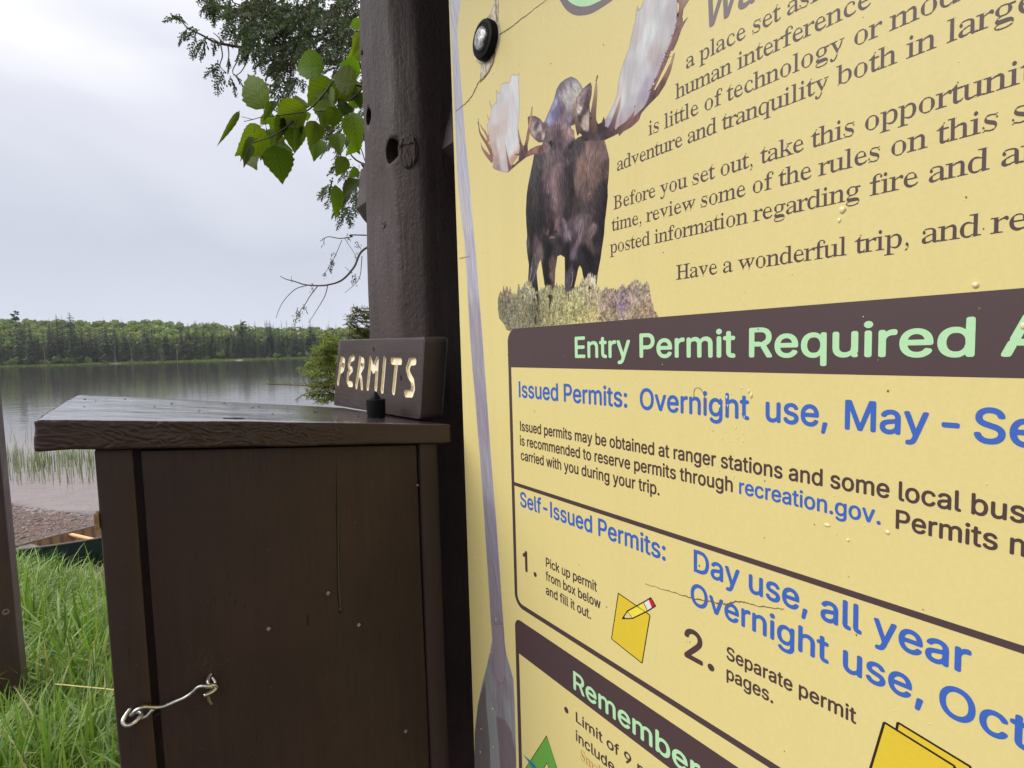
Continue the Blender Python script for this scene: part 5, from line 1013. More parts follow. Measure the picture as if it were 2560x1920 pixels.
base = sg(500, -500, -0.02)
sign = thing('information_sign', base, 'large yellow permit information sign with moose picture, bolted up before the brown post', 'sign')
H0 = 0.0; HB, HT = 0.00010, 0.00024                   # stacking heights of the printed layers
v_top, v_bot, u_r = 520.0, -640.0, 900.0
MB().box((sg(4, v_top) + sg(u_r, v_bot)) / 2 - NS * 0.003, U * (u_r - 4) / 2 * K, NS * 0.003, Z * (v_top - v_bot) / 2 * K, 0.0008, 1).build('panel', I_yel, sign)
MB().box((sg(30, v_top - 10) + sg(u_r - 20, v_bot + 10)) / 2 - NS * 0.0155, U * (u_r - 50) / 2 * K, NS * 0.009, Z * (v_top - v_bot - 20) / 2 * K, 0.002, 1).build('backing_board', M_beam, sign)
def glyph(f, ch):
    adv, lists = FONTS[f][ch]
    return adv, [[(v[i] / 1000, v[i + 1] / 1000) for i in range(0, len(v), 2)] for v in lists]
_gc = {}
def glyph_mesh(f, ch):
    if (f, ch) not in _gc:
        adv, loops = glyph(f, ch)
        if loops:
            pts = [p for l in loops for p in l]
            area = lambda l: sum(l[i][0] * l[(i + 1) % len(l)][1] - l[(i + 1) % len(l)][0] * l[i][1] for i in range(len(l))) / 2
            want = abs(sum(area(l) for l in loops))
            tarea = lambda P, T: sum(abs((P[b][0] - P[a][0]) * (P[c][1] - P[a][1]) - (P[c][0] - P[a][0]) * (P[b][1] - P[a][1])) / 2 for a, b, c in T)
            tri = [tuple(t) for t in tessellate_polygon([[Vector((x, y, 0)) for x, y in l] for l in loops])]
            if abs(tarea(pts, tri) / want - 1) > 0.004:           # fall back on the curve filler
                c = bpy.data.curves.new('glyph', 'CURVE'); c.dimensions = '2D'; c.fill_mode = 'FRONT'
                for l in loops:
                    s_ = c.splines.new('POLY'); s_.points.add(len(l) - 1); s_.use_cyclic_u = True
                    for p, q in zip(s_.points, l): p.co = (q[0], q[1], 0, 1)
                o = bpy.data.objects.new('glyph', c); COL.objects.link(o); bpy.context.view_layer.update()
                me = bpy.data.meshes.new_from_object(o.evaluated_get(bpy.context.evaluated_depsgraph_get())); me.calc_loop_triangles()
                pts = [tuple(v.co[:2]) for v in me.vertices]; tri = [tuple(t.vertices) for t in me.loop_triangles]
                bpy.data.objects.remove(o); bpy.data.curves.remove(c); bpy.data.meshes.remove(me)
        else: tri, pts = [], []
        xs = [p[0] for p in pts] or [0]
        _gc[(f, ch)] = (adv, pts, [tuple(t) for t in tri], min(xs))
    return _gc[(f, ch)]
def u_at(px, v):
    """artwork u of the point on baseline v that the photo shows at column px"""
    lo, hi = -100.0, 620.0
    inv = RW.T
    for _ in range(50):
        mid = (lo + hi) / 2; q = inv @ (sg(mid, v) - CAM); x = CX - F * q[0] / q[2]
        if x < px: lo = mid
        else: hi = mid
    return (lo + hi) / 2
def lettering(name, f, words, v, em, mat, h=HT, shear=0.0, xs=None, flow=False):
    """words = [(text, left photo column)]; every word starts where it was measured"""
    mb = MB()
    us = [u_at(px, v) for _, px in words]
    def width(t): return sum(glyph_mesh(f, c)[0] for c in t)
    if xs is None and len(words) == 1: xs = em
    if flow or xs is None:
        f0 = np.array([glyph_mesh(f, t[0])[3] for t, _ in words]); pos = np.zeros(len(words))
        for i in range(1, len(words)): pos[i] = pos[i - 1] + width(words[i - 1][0] + ' ')
        pos = pos + f0
        if xs is None: xs = np.polyfit(pos, us, 1)[0]
    if flow:
        o = np.median(np.array(us) - pos * xs); us = [o + p * xs for p in pos]
    for (t, _), u0 in zip(words, us):
        sp = 0
        x = u0 - glyph_mesh(f, t[0])[3] * xs
        for ch in t:
            adv, pts, tri, _m = glyph_mesh(f, ch)
            if pts: mb.add([sg(x + (a + shear * c) * xs, v + c * em, h) for a, c in pts], tri)
            x += adv * xs
    return mb.build(name, mat, sign)
def poly_print(name, pts, mat, h, parent=None):
    """flat printed shape from artwork-unit points (convex or not)"""
    tri = tessellate_polygon([[Vector((p[0], p[1], 0)) for p in pts]])
    return obj(name, [sg(p[0], p[1], h) for p in pts], [tuple(t) for t in tri], mat, parent or sign)
def line_print(mb, pts, wd, h):
    """printed rule: mitred strip along artwork-unit points; wd = half width (scalar or list)"""
    P = np.array(pts, float); T = np.gradient(P, axis=0); T /= np.linalg.norm(T, axis=1)[:, None] + 1e-9
    nn = np.stack([-T[:, 1], T[:, 0]], 1); w = np.full(len(P), wd) if np.isscalar(wd) else np.array(wd, float)
    V = [sg(*(p + n_ * a), h) for p, n_, a in zip(P, nn, w)] + [sg(*(p - n_ * a), h) for p, n_, a in zip(P, nn, w)]
    m = len(P); mb.add(V, [(i, i + 1, i + 1 + m, i + m) for i in range(m - 1)])

# ---- frames and bands
uL, vT = 101.0, 60.6
def frame(name, u0, v0, u1, v1, r, t, bar):
    """rounded frame open to the right with a solid title band at the top (bar = band depth)"""
    arc = lambda cx, cy, rr, a0, a1: [(cx + rr * math.cos(a), cy + rr * math.sin(a)) for a in np.linspace(a0, a1, 10)]
    return poly_print(name, [(u1, v0)] + arc(u0 + r, v0 - r, r, math.pi / 2, math.pi) + arc(u0 + r, v1 + r, r, math.pi, 1.5 * math.pi) + [(u1, v1), (u1, v1 + t)] + arc(u0 + r, v1 + r, r - t, 1.5 * math.pi, math.pi) + [(u0 + t, v0 - bar), (u1, v0 - bar)], I_bar, HB)
frame('text_frame', 100.0, vT, 860, -233.0, 14, 5.0, 39.3)
frame('text_frame', 99.0, -247.0, 860, -600, 10, 6.0, 38.0)
mb = MB(); line_print(mb, [(103, -100.5), (856, -100.5)], 1.9, HB + 0.00003); mb.build('divider_rule', I_bar, sign)

# ---- lettering
cap = 24.6
lettering('heading_lettering', 'A', [('Entry', 1437), ('Permit', 1601), ('Required', 1873), ('A', 2502)], 31.2, cap, I_green, flow=True)
lettering('subheading_lettering', 'A', [('Issued', 1297.6), ('Permits:', 1410)], -8.6, 22.0, I_blue)
lettering('subheading_lettering', 'A', [('Overnight', 1600), ('use,', 1914), ('May', 2112), ('-', 2353), ('Se', 2434)], -8.6, 22.0, I_blue)
bt = 13.6
lettering('body_lettering', 'A', [('Issued', 1300.5), ('permits', 1360), ('may', 1438), ('be', 1489), ('obtained', 1524), ('at', 1647), ('ranger', 1683.5), ('stations', 1804.5), ('and', 1974), ('some', 2078.5), ('local', 2245), ('bus', 2424)], -42.9, bt, I_dark, flow=True)
lettering('body_lettering', 'A', [('is', 1300.5), ('recommended', 1318), ('to', 1457.5), ('reserve', 1485), ('permits', 1584), ('through', 1701)], -57.9, bt, I_dark, flow=True)
lettering('body_lettering', 'A', [('recreation.gov.', 1848)], -57.9, bt, I_blue, xs=11.6)
lettering('body_lettering', 'A', [('Permits m', 2239)], -57.9, bt, I_dark, xs=11.6)
lettering('body_lettering', 'A', [('carried', 1302), ('with', 1367), ('you', 1411), ('during', 1452), ('your', 1532), ('trip.', 1597)], -72.9, bt, I_dark, flow=True)
SV = {'self': suv(1304, 1271)[1]}
lettering('subheading_lettering', 'A', [('Self-Issued', 1301), ('Permits:', 1496)], suv(1670, 1404)[1], 21.0, I_blue)
lettering('subheading_lettering', 'A', [('Day', 1734.7), ('use,', 1872), ('all', 2051), ('year', 2184)], suv(1735, 1427.5)[1], 22.0, I_blue)
lettering('subheading_lettering', 'A', [('Overnight', 1727), ('use,', 2107), ('Oct', 2347)], suv(1750.6, 1518.5)[1], 22.0, I_blue)
v1_ = suv(1321, 1431)[1]; d1_ = (suv(1322, 1382)[1] - v1_) / 0.716
lettering('numeral', 'A', [('1.', 1308)], v1_, d1_, I_dark)
lettering('body_lettering', 'A', [('Pick', 1365), ('up', 1404.5), ('permit', 1432.5)], suv(1366, 1416)[1], 12.4, I_dark, flow=True)
lettering('body_lettering', 'A', [('from', 1364.7), ('box', 1408.5), ('below', 1445.5)], suv(1366, 1450)[1], 12.4, I_dark, flow=True)
lettering('body_lettering', 'A', [('and', 1364.7), ('fill', 1401.5), ('it', 1427), ('out.', 1443)], suv(1366, 1485)[1], 12.4, I_dark, flow=True)
v2_ = suv(1756, 1663)[1]; d2_ = (suv(1735, 1579)[1] - suv(1735, 1653)[1]) / 0.716
lettering('numeral', 'A', [('2.', 1711)], v2_, d2_, I_dark)
lettering('body_lettering', 'A', [('Separate', 1816.5), ('permit', 1997)], suv(1823, 1650)[1], 12.6, I_dark, flow=True)
lettering('body_lettering', 'A', [('pages.', 1816.5)], suv(1820, 1698)[1], 12.6, I_dark, xs=10.7)
vr_ = suv(1438, 1724)[1]
lettering('heading_lettering', 'A', [('Remember', 1434)], vr_, 24.0, I_green, xs=(u_at(1727, vr_) - u_at(1434, vr_)) / sum(glyph_mesh('A', c)[0] for c in 'Remembe'))
lettering('body_lettering', 'A', [('Limit', 1439.5), ('of', 1521), ('9', 1561), ('p', 1593)], suv(1441, 1804)[1], 13.4, I_dark, flow=True)
lettering('body_lettering', 'A', [('include', 1440)], suv(1441, 1851)[1], 14.0, I_dark, xs=14.6)
lettering('body_lettering', 'T', [('Small', 1452)], suv(1456, 1901)[1], 15.0, I_orange, xs=13.0)
cb_ = suv(1416, 1775); poly_print('bullet_dot', [(cb_[0] + 3.0 * math.cos(a), cb_[1] + 3.0 * math.sin(a)) for a in np.linspace(0, 6.283, 20, endpoint=False)], I_dark, HT)
te = 15.3
serif = [
 (225.6, [('a', 1717), ('place', 1746.5), ('set', 1881), ('asi', 1968)]),
 (209.1, [('human', 1689.5), ('interference', 1842)]),
 (192.7, [('is', 1624), ('little', 1659.5), ('of', 1757), ('technology', 1819.7), ('or', 2133), ('mod', 2225)]),
 (176.2, [('adventure', 1542), ('and', 1718), ('tranquility', 1806), ('both', 2092), ('in', 2264.6), ('large', 2366.5)]),
 (147.7, [('Before', 1534.5), ('you', 1648), ('set', 1723), ('out,', 1800), ('take', 1905), ('this', 2031), ('opportunit', 2162.6)]),
 (131.3, [('time,', 1531), ('review', 1615), ('some', 1751.5), ('of', 1881), ('the', 1947.6), ('rules', 2047.7), ('on', 2226), ('this', 2344), ('s', 2530)]),
 (114.3, [('posted', 1525), ('information', 1635), ('regarding', 1883.5), ('fire', 2174.5), ('and', 2322), ('ar', 2502)]),
 (85.8, [('Have', 1689), ('a', 1807), ('wonderful', 1845.6), ('trip,', 2138.5), ('and', 2303), ('re', 2477.7)])]
for v, ws in serif: lettering('serif_lettering', 'T', ws, v, te, I_dark, xs=15.19, flow=True)
lettering('title_lettering', 'A', [('Wat', 1758)], suv(1766, 72)[1], 27.5, I_grey, shear=0.22, xs=24.0)

# ---- note, pencil and paper icons
def zs(ox, oy, k): return lambda pts: [suv(ox + x * k, oy + y * k) for x, y in pts]
z3b, z4b, Z7, Z4, Z5, Z6 = zs(1100, 1305, .3707), zs(1740, 1305, .3707), zs(1140, 1600, .19286), zs(1240, 0, .22604), zs(1160, 150, .18083), zs(1220, 400, .25913)
def outlined(name, pts, fill, h, wd=0.45, line=True):
    o = poly_print(name, pts, fill, h)
    if line:
        mb = MB(); P = [np.array(p) for p in pts]
        for p, q in zip(P, P[1:] + P[:1]): line_print(mb, [p, q], wd, h + 0.00004)
        mb.build('outline', I_line, o)
    return o
outlined('note_icon', z3b([(1203, 480), (1417, 628), (1363, 952), (1157, 788)]), I_note, HB)
pen = outlined('pencil_icon', z3b([(1265, 600), (1373, 540), (1400, 600), (1298, 650)]), I_pencil, HB + 0.00004)
for nm, pts, mt in (('pencil_point', [(1230, 652), (1265, 600), (1298, 650)], I_wood), ('pencil_lead', [(1230, 652), (1241, 634), (1252, 651)], I_line), ('pencil_ferrule', [(1373, 540), (1407, 522), (1430, 582), (1400, 600)], I_white), ('pencil_eraser', [(1407, 522), (1423, 510), (1455, 565), (1430, 582)], I_red)):
    P = z3b(pts); poly_print(nm, P, mt, HB + (0.00008 if nm != 'pencil_lead' else 0.00012), pen)
mb = MB(); P = [np.array(p) for p in z3b([(1230, 652), (1265, 600), (1373, 540), (1423, 510), (1455, 565), (1400, 600), (1298, 650), (1230, 652)])]
for p, q in zip(P, P[1:]): line_print(mb, [p, q], 0.45, HB + 0.00016)
mb.build('outline', I_line, pen)
outlined('paper_icon', z4b([(1362, 1352), (1855, 1652), (1760, 2080), (1270, 1800)]), I_note, HB, 0.6)
outlined('paper_icon', z4b([(1270, 1350), (1748, 1648), (1650, 2070), (1150, 1750)]), I_note, HB + 0.00007, 0.6)
tent = outlined('tent_icon', Z7([(1175, 1240), (1420, 2000), (1300, 2000), (1180, 1590), (1080, 1760), (840, 1760)]), I_tent, HB, 0.35)
mb = MB(); rg = np.random.default_rng(4)
for i in range(9):
    x0, y0 = 868 + i * 14, 1478 + i * 12
    P = Z7([(x0, y0), (x0 + 70, y0 + 90), (x0 + 150 + i * 6, y0 + 230)]); line_print(mb, P, [0.15, 0.7, 0.9], HB + 0.00010)
mb.build('grass_tuft', I_teal, tent)
# rounded pale green emblem with a grey rim, cut by the top of the view
def blob(pts, n=10): return [tuple(p) for p in spline(pts + [pts[0]], n)[:-1]]
po_ = Z4([(640, -130), (705, 0), (770, 100), (850, 160), (935, 173), (1050, 152), (1170, 85), (1300, -5), (1420, -110)])
pi_ = Z4([(730, -110), (795, 0), (850, 45), (910, 68), (980, 72), (1050, 58), (1110, 30), (1175, -5), (1290, -100)])
tp_ = [(po_[-1][0] + 18, po_[-1][1] + 40), (po_[0][0] - 8, po_[0][1] + 42)]
rim = poly_print('emblem_rim', [tuple(p) for p in spline(po_, 6)] + tp_, I_grey, HB)
ti_ = [(pi_[-1][0] + 12, pi_[-1][1] + 34), (pi_[0][0] - 4, pi_[0][1] + 36)]
poly_print('emblem_field', [tuple(p) for p in spline(pi_, 6)] + ti_, I_green, HB + 0.00007, rim)

# ---- colour picture printing: a fine lattice of ink dots over each silhouette
def sdf_poly(X, Y, pts):
    P = np.array(pts); D = np.full(X.shape, 1e9); ins = np.zeros(X.shape, bool)
    for (ax, ay), (bx, by) in zip(P, np.roll(P, -1, 0)):
        dx, dy = bx - ax, by - ay; l = dx * dx + dy * dy
        if l < 1e-12: continue
        t = np.clip(((X - ax) * dx + (Y - ay) * dy) / l, 0, 1)
        D = np.minimum(D, (X - ax - t * dx) ** 2 + (Y - ay - t * dy) ** 2)
        if dy != 0:
            c = ((ay > Y) != (by > Y)) & (X < dx * (Y - ay) / dy + ax)
            ins ^= c
    D = np.sqrt(D); return np.where(ins, -D, D)
def field(X, Y, anchors, pw=4.6):
    """smooth colour field through (u, v, rgb) anchors"""
    num = np.zeros(X.shape + (3,)); den = np.zeros(X.shape)
    for u, v, c in anchors:
        w = 1.0 / ((X - u) ** 2 + (Y - v) ** 2 + 4.0) ** (pw / 2)
        num += w[..., None] * np.array(c, float); den += w
    return num / den[..., None]
def anch(zf, L_): return [tuple(zf([(x, y)])[0]) + (c,) for x, y, c in L_]
def picture(name, layers, step, h, rough=0.42, extra=None):
    """layers: (polygon, colour function, edge softness); later ones lie on top"""
    al = np.vstack([np.array(l[0]) for l in layers]); x0, y0 = al.min(0) - 2 * step; x1, y1 = al.max(0) + 2 * step
    xs, ys = np.arange(x0, x1, step), np.arange(y0, y1, step); X, Y = np.meshgrid(xs, ys)
    D = np.full(X.shape, 1e9); C = np.zeros(X.shape + (3,))
    for pts, cf, soft in layers:
        lo, hi = np.array(pts).min(0) - 3, np.array(pts).max(0) + 3
        i0, i1 = np.searchsorted(ys, [lo[1], hi[1]]); j0, j1 = np.searchsorted(xs, [lo[0], hi[0]])
        sx, sy = X[i0:i1, j0:j1], Y[i0:i1, j0:j1]
        if sx.size == 0: continue
        d = sdf_poly(sx, sy, pts); a = np.clip(0.5 - d / soft, 0, 1)[..., None]
        col = cf(sx, sy, d)
        a = np.where((D[i0:i1, j0:j1] > 0)[..., None] & (d < step * 1.5)[..., None], 1.0, a)
        C[i0:i1, j0:j1] = C[i0:i1, j0:j1] * (1 - a) + col * a
        D[i0:i1, j0:j1] = np.minimum(D[i0:i1, j0:j1], d)
    if extra: C = extra(X, Y, C, D)
    # snap the lattice to the outline
    gyv, gxv = np.gradient(D, step); gl_ = np.sqrt(gxv ** 2 + gyv ** 2) + 1e-6
    near = np.abs(D) < step * 0.72
    X2 = np.where(near, X - D * gxv / gl_ ** 2, X); Y2 = np.where(near, Y - D * gyv / gl_ ** 2, Y)
    inside = (D < step * 0.72)
    F4 = gridfaces(*X.shape); ok = inside.ravel()[F4].all(1) & (D.ravel()[F4].min(1) < 0); F4 = F4[ok]
    used = np.unique(F4); remap = np.full(X.size, -1); remap[used] = np.arange(len(used)); F4 = remap[F4]
    uu, vv = X2.ravel()[used], Y2.ravel()[used]
    V = P0 + np.outer(uu * K, U) + np.outer(vv * K, Z) + NS * h
    c = np.clip(C.reshape(-1, 3)[used] / 255, 0, 1); lin = np.where(c > 0.04045, ((c + 0.055) / 1.055) ** 2.4, c / 12.92) * SIGN_G
    return obj(name, V, F4, M_print, sign, colors=lin)
M_print = tinted('printed picture ink', 0.45, 0.15, 900, 0.12)
def streaks(X, Y, fx, fy, ang=0.0, seed=0.0):
    c, s = math.cos(ang), math.sin(ang); a = X * c + Y * s; b = -X * s + Y * c
    return vnoise(a * fx + seed + 0.8 * vnoise(a * 0.2, b * 0.1 + seed), b * fy + seed * 2) * 0.6 + vnoise(a * fx * 2.3 + 7, b * fy * 1.9 + seed) * 0.4 - 0.5
def flat(c, amp=30, fx=0.9, fy=0.12, ang=0.0, seed=0.0, edge=None, ew=2.0):
    def fn(X, Y, d):
        col = np.zeros(X.shape + (3,)) + np.array(c, float)
        col = col + amp * streaks(X, Y, fx, fy, ang, seed)[..., None]
        if edge is not None: k = np.clip(1 + d / ew, 0, 1)[..., None]; col = col * (1 - k) + np.array(edge) * k
        return col
    return fn
def fld(an, amp=26, fx=0.9, fy=0.16, ang=0.0, seed=0.0, edge=None, ew=2.0, calm=False):
    def fn(X, Y, d):
        col = field(X, Y, an); g_ = col.mean(-1, keepdims=True); mu = col.mean((0, 1), keepdims=True)
        if calm: col = g_ + (col - g_) * 0.72; col = mu + (col - mu) * 0.80 - 5
        st_ = streaks(X, Y, fx, fy, ang, seed)[..., None] + 0.6 * streaks(X, Y, fx * 0.5, fy * 0.6, ang + 0.25, seed + 5)[..., None]
        col = col + amp * st_ * (0.45 + col.mean(-1, keepdims=True) / 160)
        if edge is not None: k = np.clip(1 + d / ew, 0, 1)[..., None] * 0.8; col = col * (1 - k) + np.array(edge) * k
        return col
    return fn
def tine(zf, pts, wid, base_c, tip_c, seed=0.0):
    """curved tapering antler point: polygon and colour along its length"""
    P = spline(zf(pts), 6); w = 0.52 * np.interp(np.linspace(0, 1, len(P)), np.linspace(0, 1, len(wid)), wid)
    T = np.gradient(P, axis=0); T /= np.linalg.norm(T, axis=1)[:, None]; nn = np.stack([-T[:, 1], T[:, 0]], 1)
    poly_ = [tuple(p) for p in P + nn * w[:, None]] + [tuple(p) for p in (P - nn * w[:, None])[::-1]]
    a, b = P[0], P[-1]; ab = (b - a) / ((b - a) @ (b - a)); dirn = (b - a) / np.linalg.norm(b - a)
    def fn(X, Y, d):
        t = np.clip((X - a[0]) * ab[0] + (Y - a[1]) * ab[1], 0, 1)[..., None]
        col = np.array(base_c, float) * (1 - t) + np.array(tip_c, float) * t
        side = np.clip(((X - a[0]) * -dirn[1] + (Y - a[1]) * dirn[0]) / 6.0, -1, 1)[..., None]
        return col - 14 * side + 26 * streaks(X, Y, 0.8, 0.15, math.atan2(dirn[1], dirn[0]) - math.pi / 2, seed)[..., None]
    return poly_, fn, 0.8

left_palm = Z5([(770, 170), (740, 210), (700, 195), (650, 210), (640, 290), (610, 320), (575, 300), (540, 320), (510, 330), (505, 400), (490, 460), (455, 430), (440, 400), (445, 480), (450, 580), (425, 600), (390, 640), (365, 600), (348, 545), (360, 620), (380, 680), (372, 740), (355, 820), (335, 790), (318, 755), (345, 860), (330, 890), (315, 880), (320, 940), (330, 1010), (345, 1100), (370, 1220), (395, 1330), (400, 1440), (395, 1490), (440, 1520), (520, 1545), (605, 1558), (640, 1500), (700, 1400), (760, 1320), (775, 1200), (760, 1050), (745, 950), (750, 880), (765, 780), (770, 500), (755, 300)])
lp_an = anch(Z5, [(700, 300, (236, 236, 238)), (600, 420, (226, 228, 228)), (700, 600, (228, 228, 228)), (500, 600, (215, 214, 212)), (560, 700, (222, 212, 206)), (680, 800, (222, 224, 226)), (450, 800, (222, 216, 214)), (560, 900, (218, 204, 198)), (420, 1000, (214, 196, 190)), (650, 1050, (226, 228, 228)), (500, 1150, (222, 216, 212)), (650, 1230, (228, 230, 232)), (420, 1250, (206, 182, 172)), (520, 1330, (222, 212, 208)), (450, 1400, (190, 160, 150)), (470, 1490, (168, 142, 148)), (590, 1500, (206, 198, 206)), (690, 1400, (205, 160, 140)), (520, 1430, (212, 200, 204))])
brow = Z5([(745, 930), (760, 1000), (800, 1160), (830, 1190), (850, 1120), (900, 860), (925, 720), (940, 640), (946, 700), (940, 800), (920, 940), (900, 1080), (880, 1180), (885, 1262), (920, 1230), (1000, 1190), (1100, 1170), (1150, 1200), (1140, 1290), (1060, 1300), (960, 1305), (860, 1345), (740, 1440), (605, 1558), (625, 1480), (640, 1470), (700, 1440), (750, 1390), (765, 1320), (710, 1315), (705, 1300), (760, 1295), (775, 1200), (750, 1060)])
br_an = anch(Z5, [(935, 720, (214, 186, 150)), (910, 860, (196, 158, 122)), (880, 1050, (160, 118, 98)), (760, 1050, (186, 148, 118)), (800, 1180, (140, 102, 88)), (840, 1250, (98, 74, 70)), (800, 1330, (92, 68, 66)), (720, 1420, (105, 78, 74)), (640, 1510, (120, 94, 92)), (920, 1270, (150, 105, 96)), (1000, 1220, (165, 118, 108)), (1060, 1270, (112, 78, 74)), (1130, 1230, (140, 104, 100))])
right_palm = Z4([(1640, -330), (1636, -5), (1610, 70), (1580, 110), (1565, 60), (1550, 120), (1540, 230), (1500, 380), (1470, 540), (1420, 660), (1375, 800), (1350, 920), (1340, 1040), (1300, 1150), (1230, 1290), (1195, 1330), (1200, 1400), (1260, 1440), (1400, 1450), (1500, 1400), (1580, 1330), (1610, 1250), (1690, 1080), (1740, 920), (1840, 720), (1930, 480), (1985, 330), (2010, 190), (2005, 60), (2012, -5), (2030, -330)])
rp_an = anch(Z4, [(1800, 50, (214, 212, 216)), (1650, 150, (212, 208, 208)), (1920, 150, (200, 190, 198)), (1700, 350, (222, 224, 228)), (1560, 400, (205, 196, 194)), (1850, 400, (206, 198, 202)), (1600, 600, (214, 212, 216)), (1750, 600, (200, 182, 182)), (1480, 750, (206, 200, 204)), (1640, 780, (208, 204, 212)), (1800, 700, (186, 168, 184)), (1420, 950, (208, 200, 202)), (1550, 950, (206, 202, 206)), (1680, 950, (186, 168, 194)), (1380, 1120, (214, 212, 214)), (1500, 1120, (196, 188, 194)), (1620, 1080, (178, 160, 188)), (1300, 1250, (206, 202, 206)), (1450, 1250, (186, 172, 190)), (1250, 1350, (180, 158, 186)), (1370, 1380, (196, 158, 168)), (1500, 1330, (176, 136, 140)), (1560, 1230, (190, 170, 186))])
band = Z4([(2012, -330), (2012, -5), (2026, 60), (2010, 200), (1980, 330), (1930, 480), (1880, 600), (1840, 700), (1780, 850), (1720, 1000), (1690, 1060), (1700, 1085), (1640, 1180), (1530, 1290), (1420, 1430), (1400, 1460), (1500, 1405), (1580, 1330), (1610, 1250), (1700, 1150), (1800, 1050), (1870, 940), (1930, 800), (1970, 640), (1982, 570), (1955, 610), (1930, 690), (1880, 790), (1800, 930), (1715, 1065), (1800, 880), (1890, 690), (1940, 560), (1960, 560), (2010, 450), (2050, 330), (2090, 250), (2130, 180), (2068, 245), (2062, 180), (2075, 100), (2140, -5), (2180, -330)])
bd_an = anch(Z4, [(2060, 20, (178, 146, 132)), (2030, 200, (160, 122, 110)), (1990, 380, (142, 106, 98)), (1930, 520, (128, 92, 88)), (1870, 680, (150, 112, 106)), (1960, 640, (206, 176, 146)), (1920, 780, (165, 124, 104)), (1820, 950, (110, 80, 76)), (1780, 860, (160, 122, 120)), (1700, 1110, (96, 72, 72)), (1600, 1230, (110, 78, 78)), (1480, 1380, (130, 92, 92)), (1560, 1310, (140, 96, 98))])
root = Z4([(868, 1290), (905, 1370), (950, 1440), (1010, 1462), (1040, 1440), (1050, 1330), (1110, 1330), (1130, 1372), (1170, 1352), (1190, 1295), (1200, 1400), (1240, 1412), (1290, 1330), (1320, 1330), (1300, 1440), (1380, 1410), (1460, 1330), (1470, 1370), (1400, 1452), (1290, 1510), (1200, 1550), (1100, 1556), (1000, 1546), (900, 1602), (850, 1585), (900, 1522), (960, 1500), (895, 1450)])
rt_an = anch(Z4, [(900, 1400, (120, 92, 86)), (960, 1480, (70, 54, 56)), (1080, 1450, (78, 60, 60)), (1150, 1420, (64, 50, 52)), (1100, 1530, (84, 72, 76)), (1250, 1470, (70, 54, 56)), (1350, 1440, (96, 70, 66)), (1430, 1390, (130, 94, 84)), (900, 1560, (88, 72, 74))])
hump = Z5([(1110, 860), (1160, 740), (1240, 560), (1280, 400), (1330, 320), (1400, 265), (1480, 228), (1560, 265), (1610, 330), (1640, 385), (1640, 700), (1520, 900), (1300, 950), (1160, 920)])
hu_an = anch(Z5, [(1180, 780, (166, 172, 208)), (1250, 600, (176, 182, 212)), (1300, 450, (150, 140, 164)), (1340, 360, (138, 122, 134)), (1470, 260, (158, 144, 158)), (1450, 330, (186, 176, 182)), (1560, 350, (206, 206, 200)), (1400, 500, (204, 194, 192)), (1320, 650, (128, 112, 134)), (1350, 700, (110, 92, 112)), (1250, 750, (136, 130, 164)), (1450, 600, (198, 192, 192)), (1480, 780, (150, 138, 148)), (1560, 480, (212, 210, 204)), (1380, 800, (150, 128, 140)), (1530, 860, (90, 74, 78))])
ear_r = Z5([(1545, 560), (1570, 500), (1650, 390), (1750, 305), (1770, 370), (1765, 480), (1735, 620), (1745, 760), (1742, 920), (1720, 1000), (1650, 990), (1600, 930), (1560, 850), (1545, 700)])
er_an = anch(Z5, [(1740, 340, (120, 96, 102)), (1660, 420, (158, 134, 136)), (1590, 520, (172, 148, 146)), (1720, 500, (98, 78, 84)), (1640, 560, (126, 104, 104)), (1700, 600, (80, 62, 66)), (1600, 680, (206, 194, 186)), (1650, 720, (84, 66, 68)), (1590, 820, (78, 62, 64)), (1680, 800, (186, 166, 158)), (1720, 900, (196, 176, 166)), (1660, 930, (188, 166, 158))])
ear_l = Z5([(880, 790), (920, 770), (990, 775), (1050, 810), (1090, 860), (1160, 880), (1165, 1000), (1140, 1080), (1080, 1140), (1030, 1140), (970, 1090), (925, 1040), (900, 960), (885, 870)])
el_an = anch(Z5, [(900, 800, (140, 112, 112)), (1000, 800, (128, 104, 108)), (950, 900, (176, 158, 150)), (1000, 920, (98, 82, 96)), (1050, 950, (190, 180, 182)), (1100, 920, (126, 98, 100)), (960, 1020, (184, 170, 158)), (1040, 1040, (112, 96, 102)), (1100, 1060, (196, 184, 170)), (1140, 980, (150, 124, 126)), (1060, 1120, (110, 90, 92))])
body = Z6([(445, -55), (430, 30), (405, 150), (385, 250), (372, 350), (365, 500), (370, 620), (378, 720), (370, 800), (378, 900), (395, 1010), (390, 1100), (385, 1180), (400, 1300), (440, 1300), (460, 1340), (490, 1380), (485, 1250), (475, 1150), (470, 1080), (490, 1000), (510, 960), (530, 1100), (545, 1200), (570, 1270), (580, 1330), (630, 1330), (645, 1180), (650, 1060), (670, 930), (700, 915), (740, 940), (742, 1080), (740, 1250), (760, 1320), (800, 1320), (830, 1230), (850, 1150), (870, 1050), (885, 1015), (905, 1050), (915, 1110), (930, 1180), (960, 1290), (1000, 1290), (1040, 1250), (1050, 1180), (1060, 1090), (1085, 960), (1100, 850), (1120, 720), (1130, 560), (1140, 400), (1165, 150), (1172, 0), (1160, -60), (1140, -140), (1120, -200), (1000, -205), (850, -180), (800, -330), (640, -350), (560, -300), (540, -190), (500, -100)])
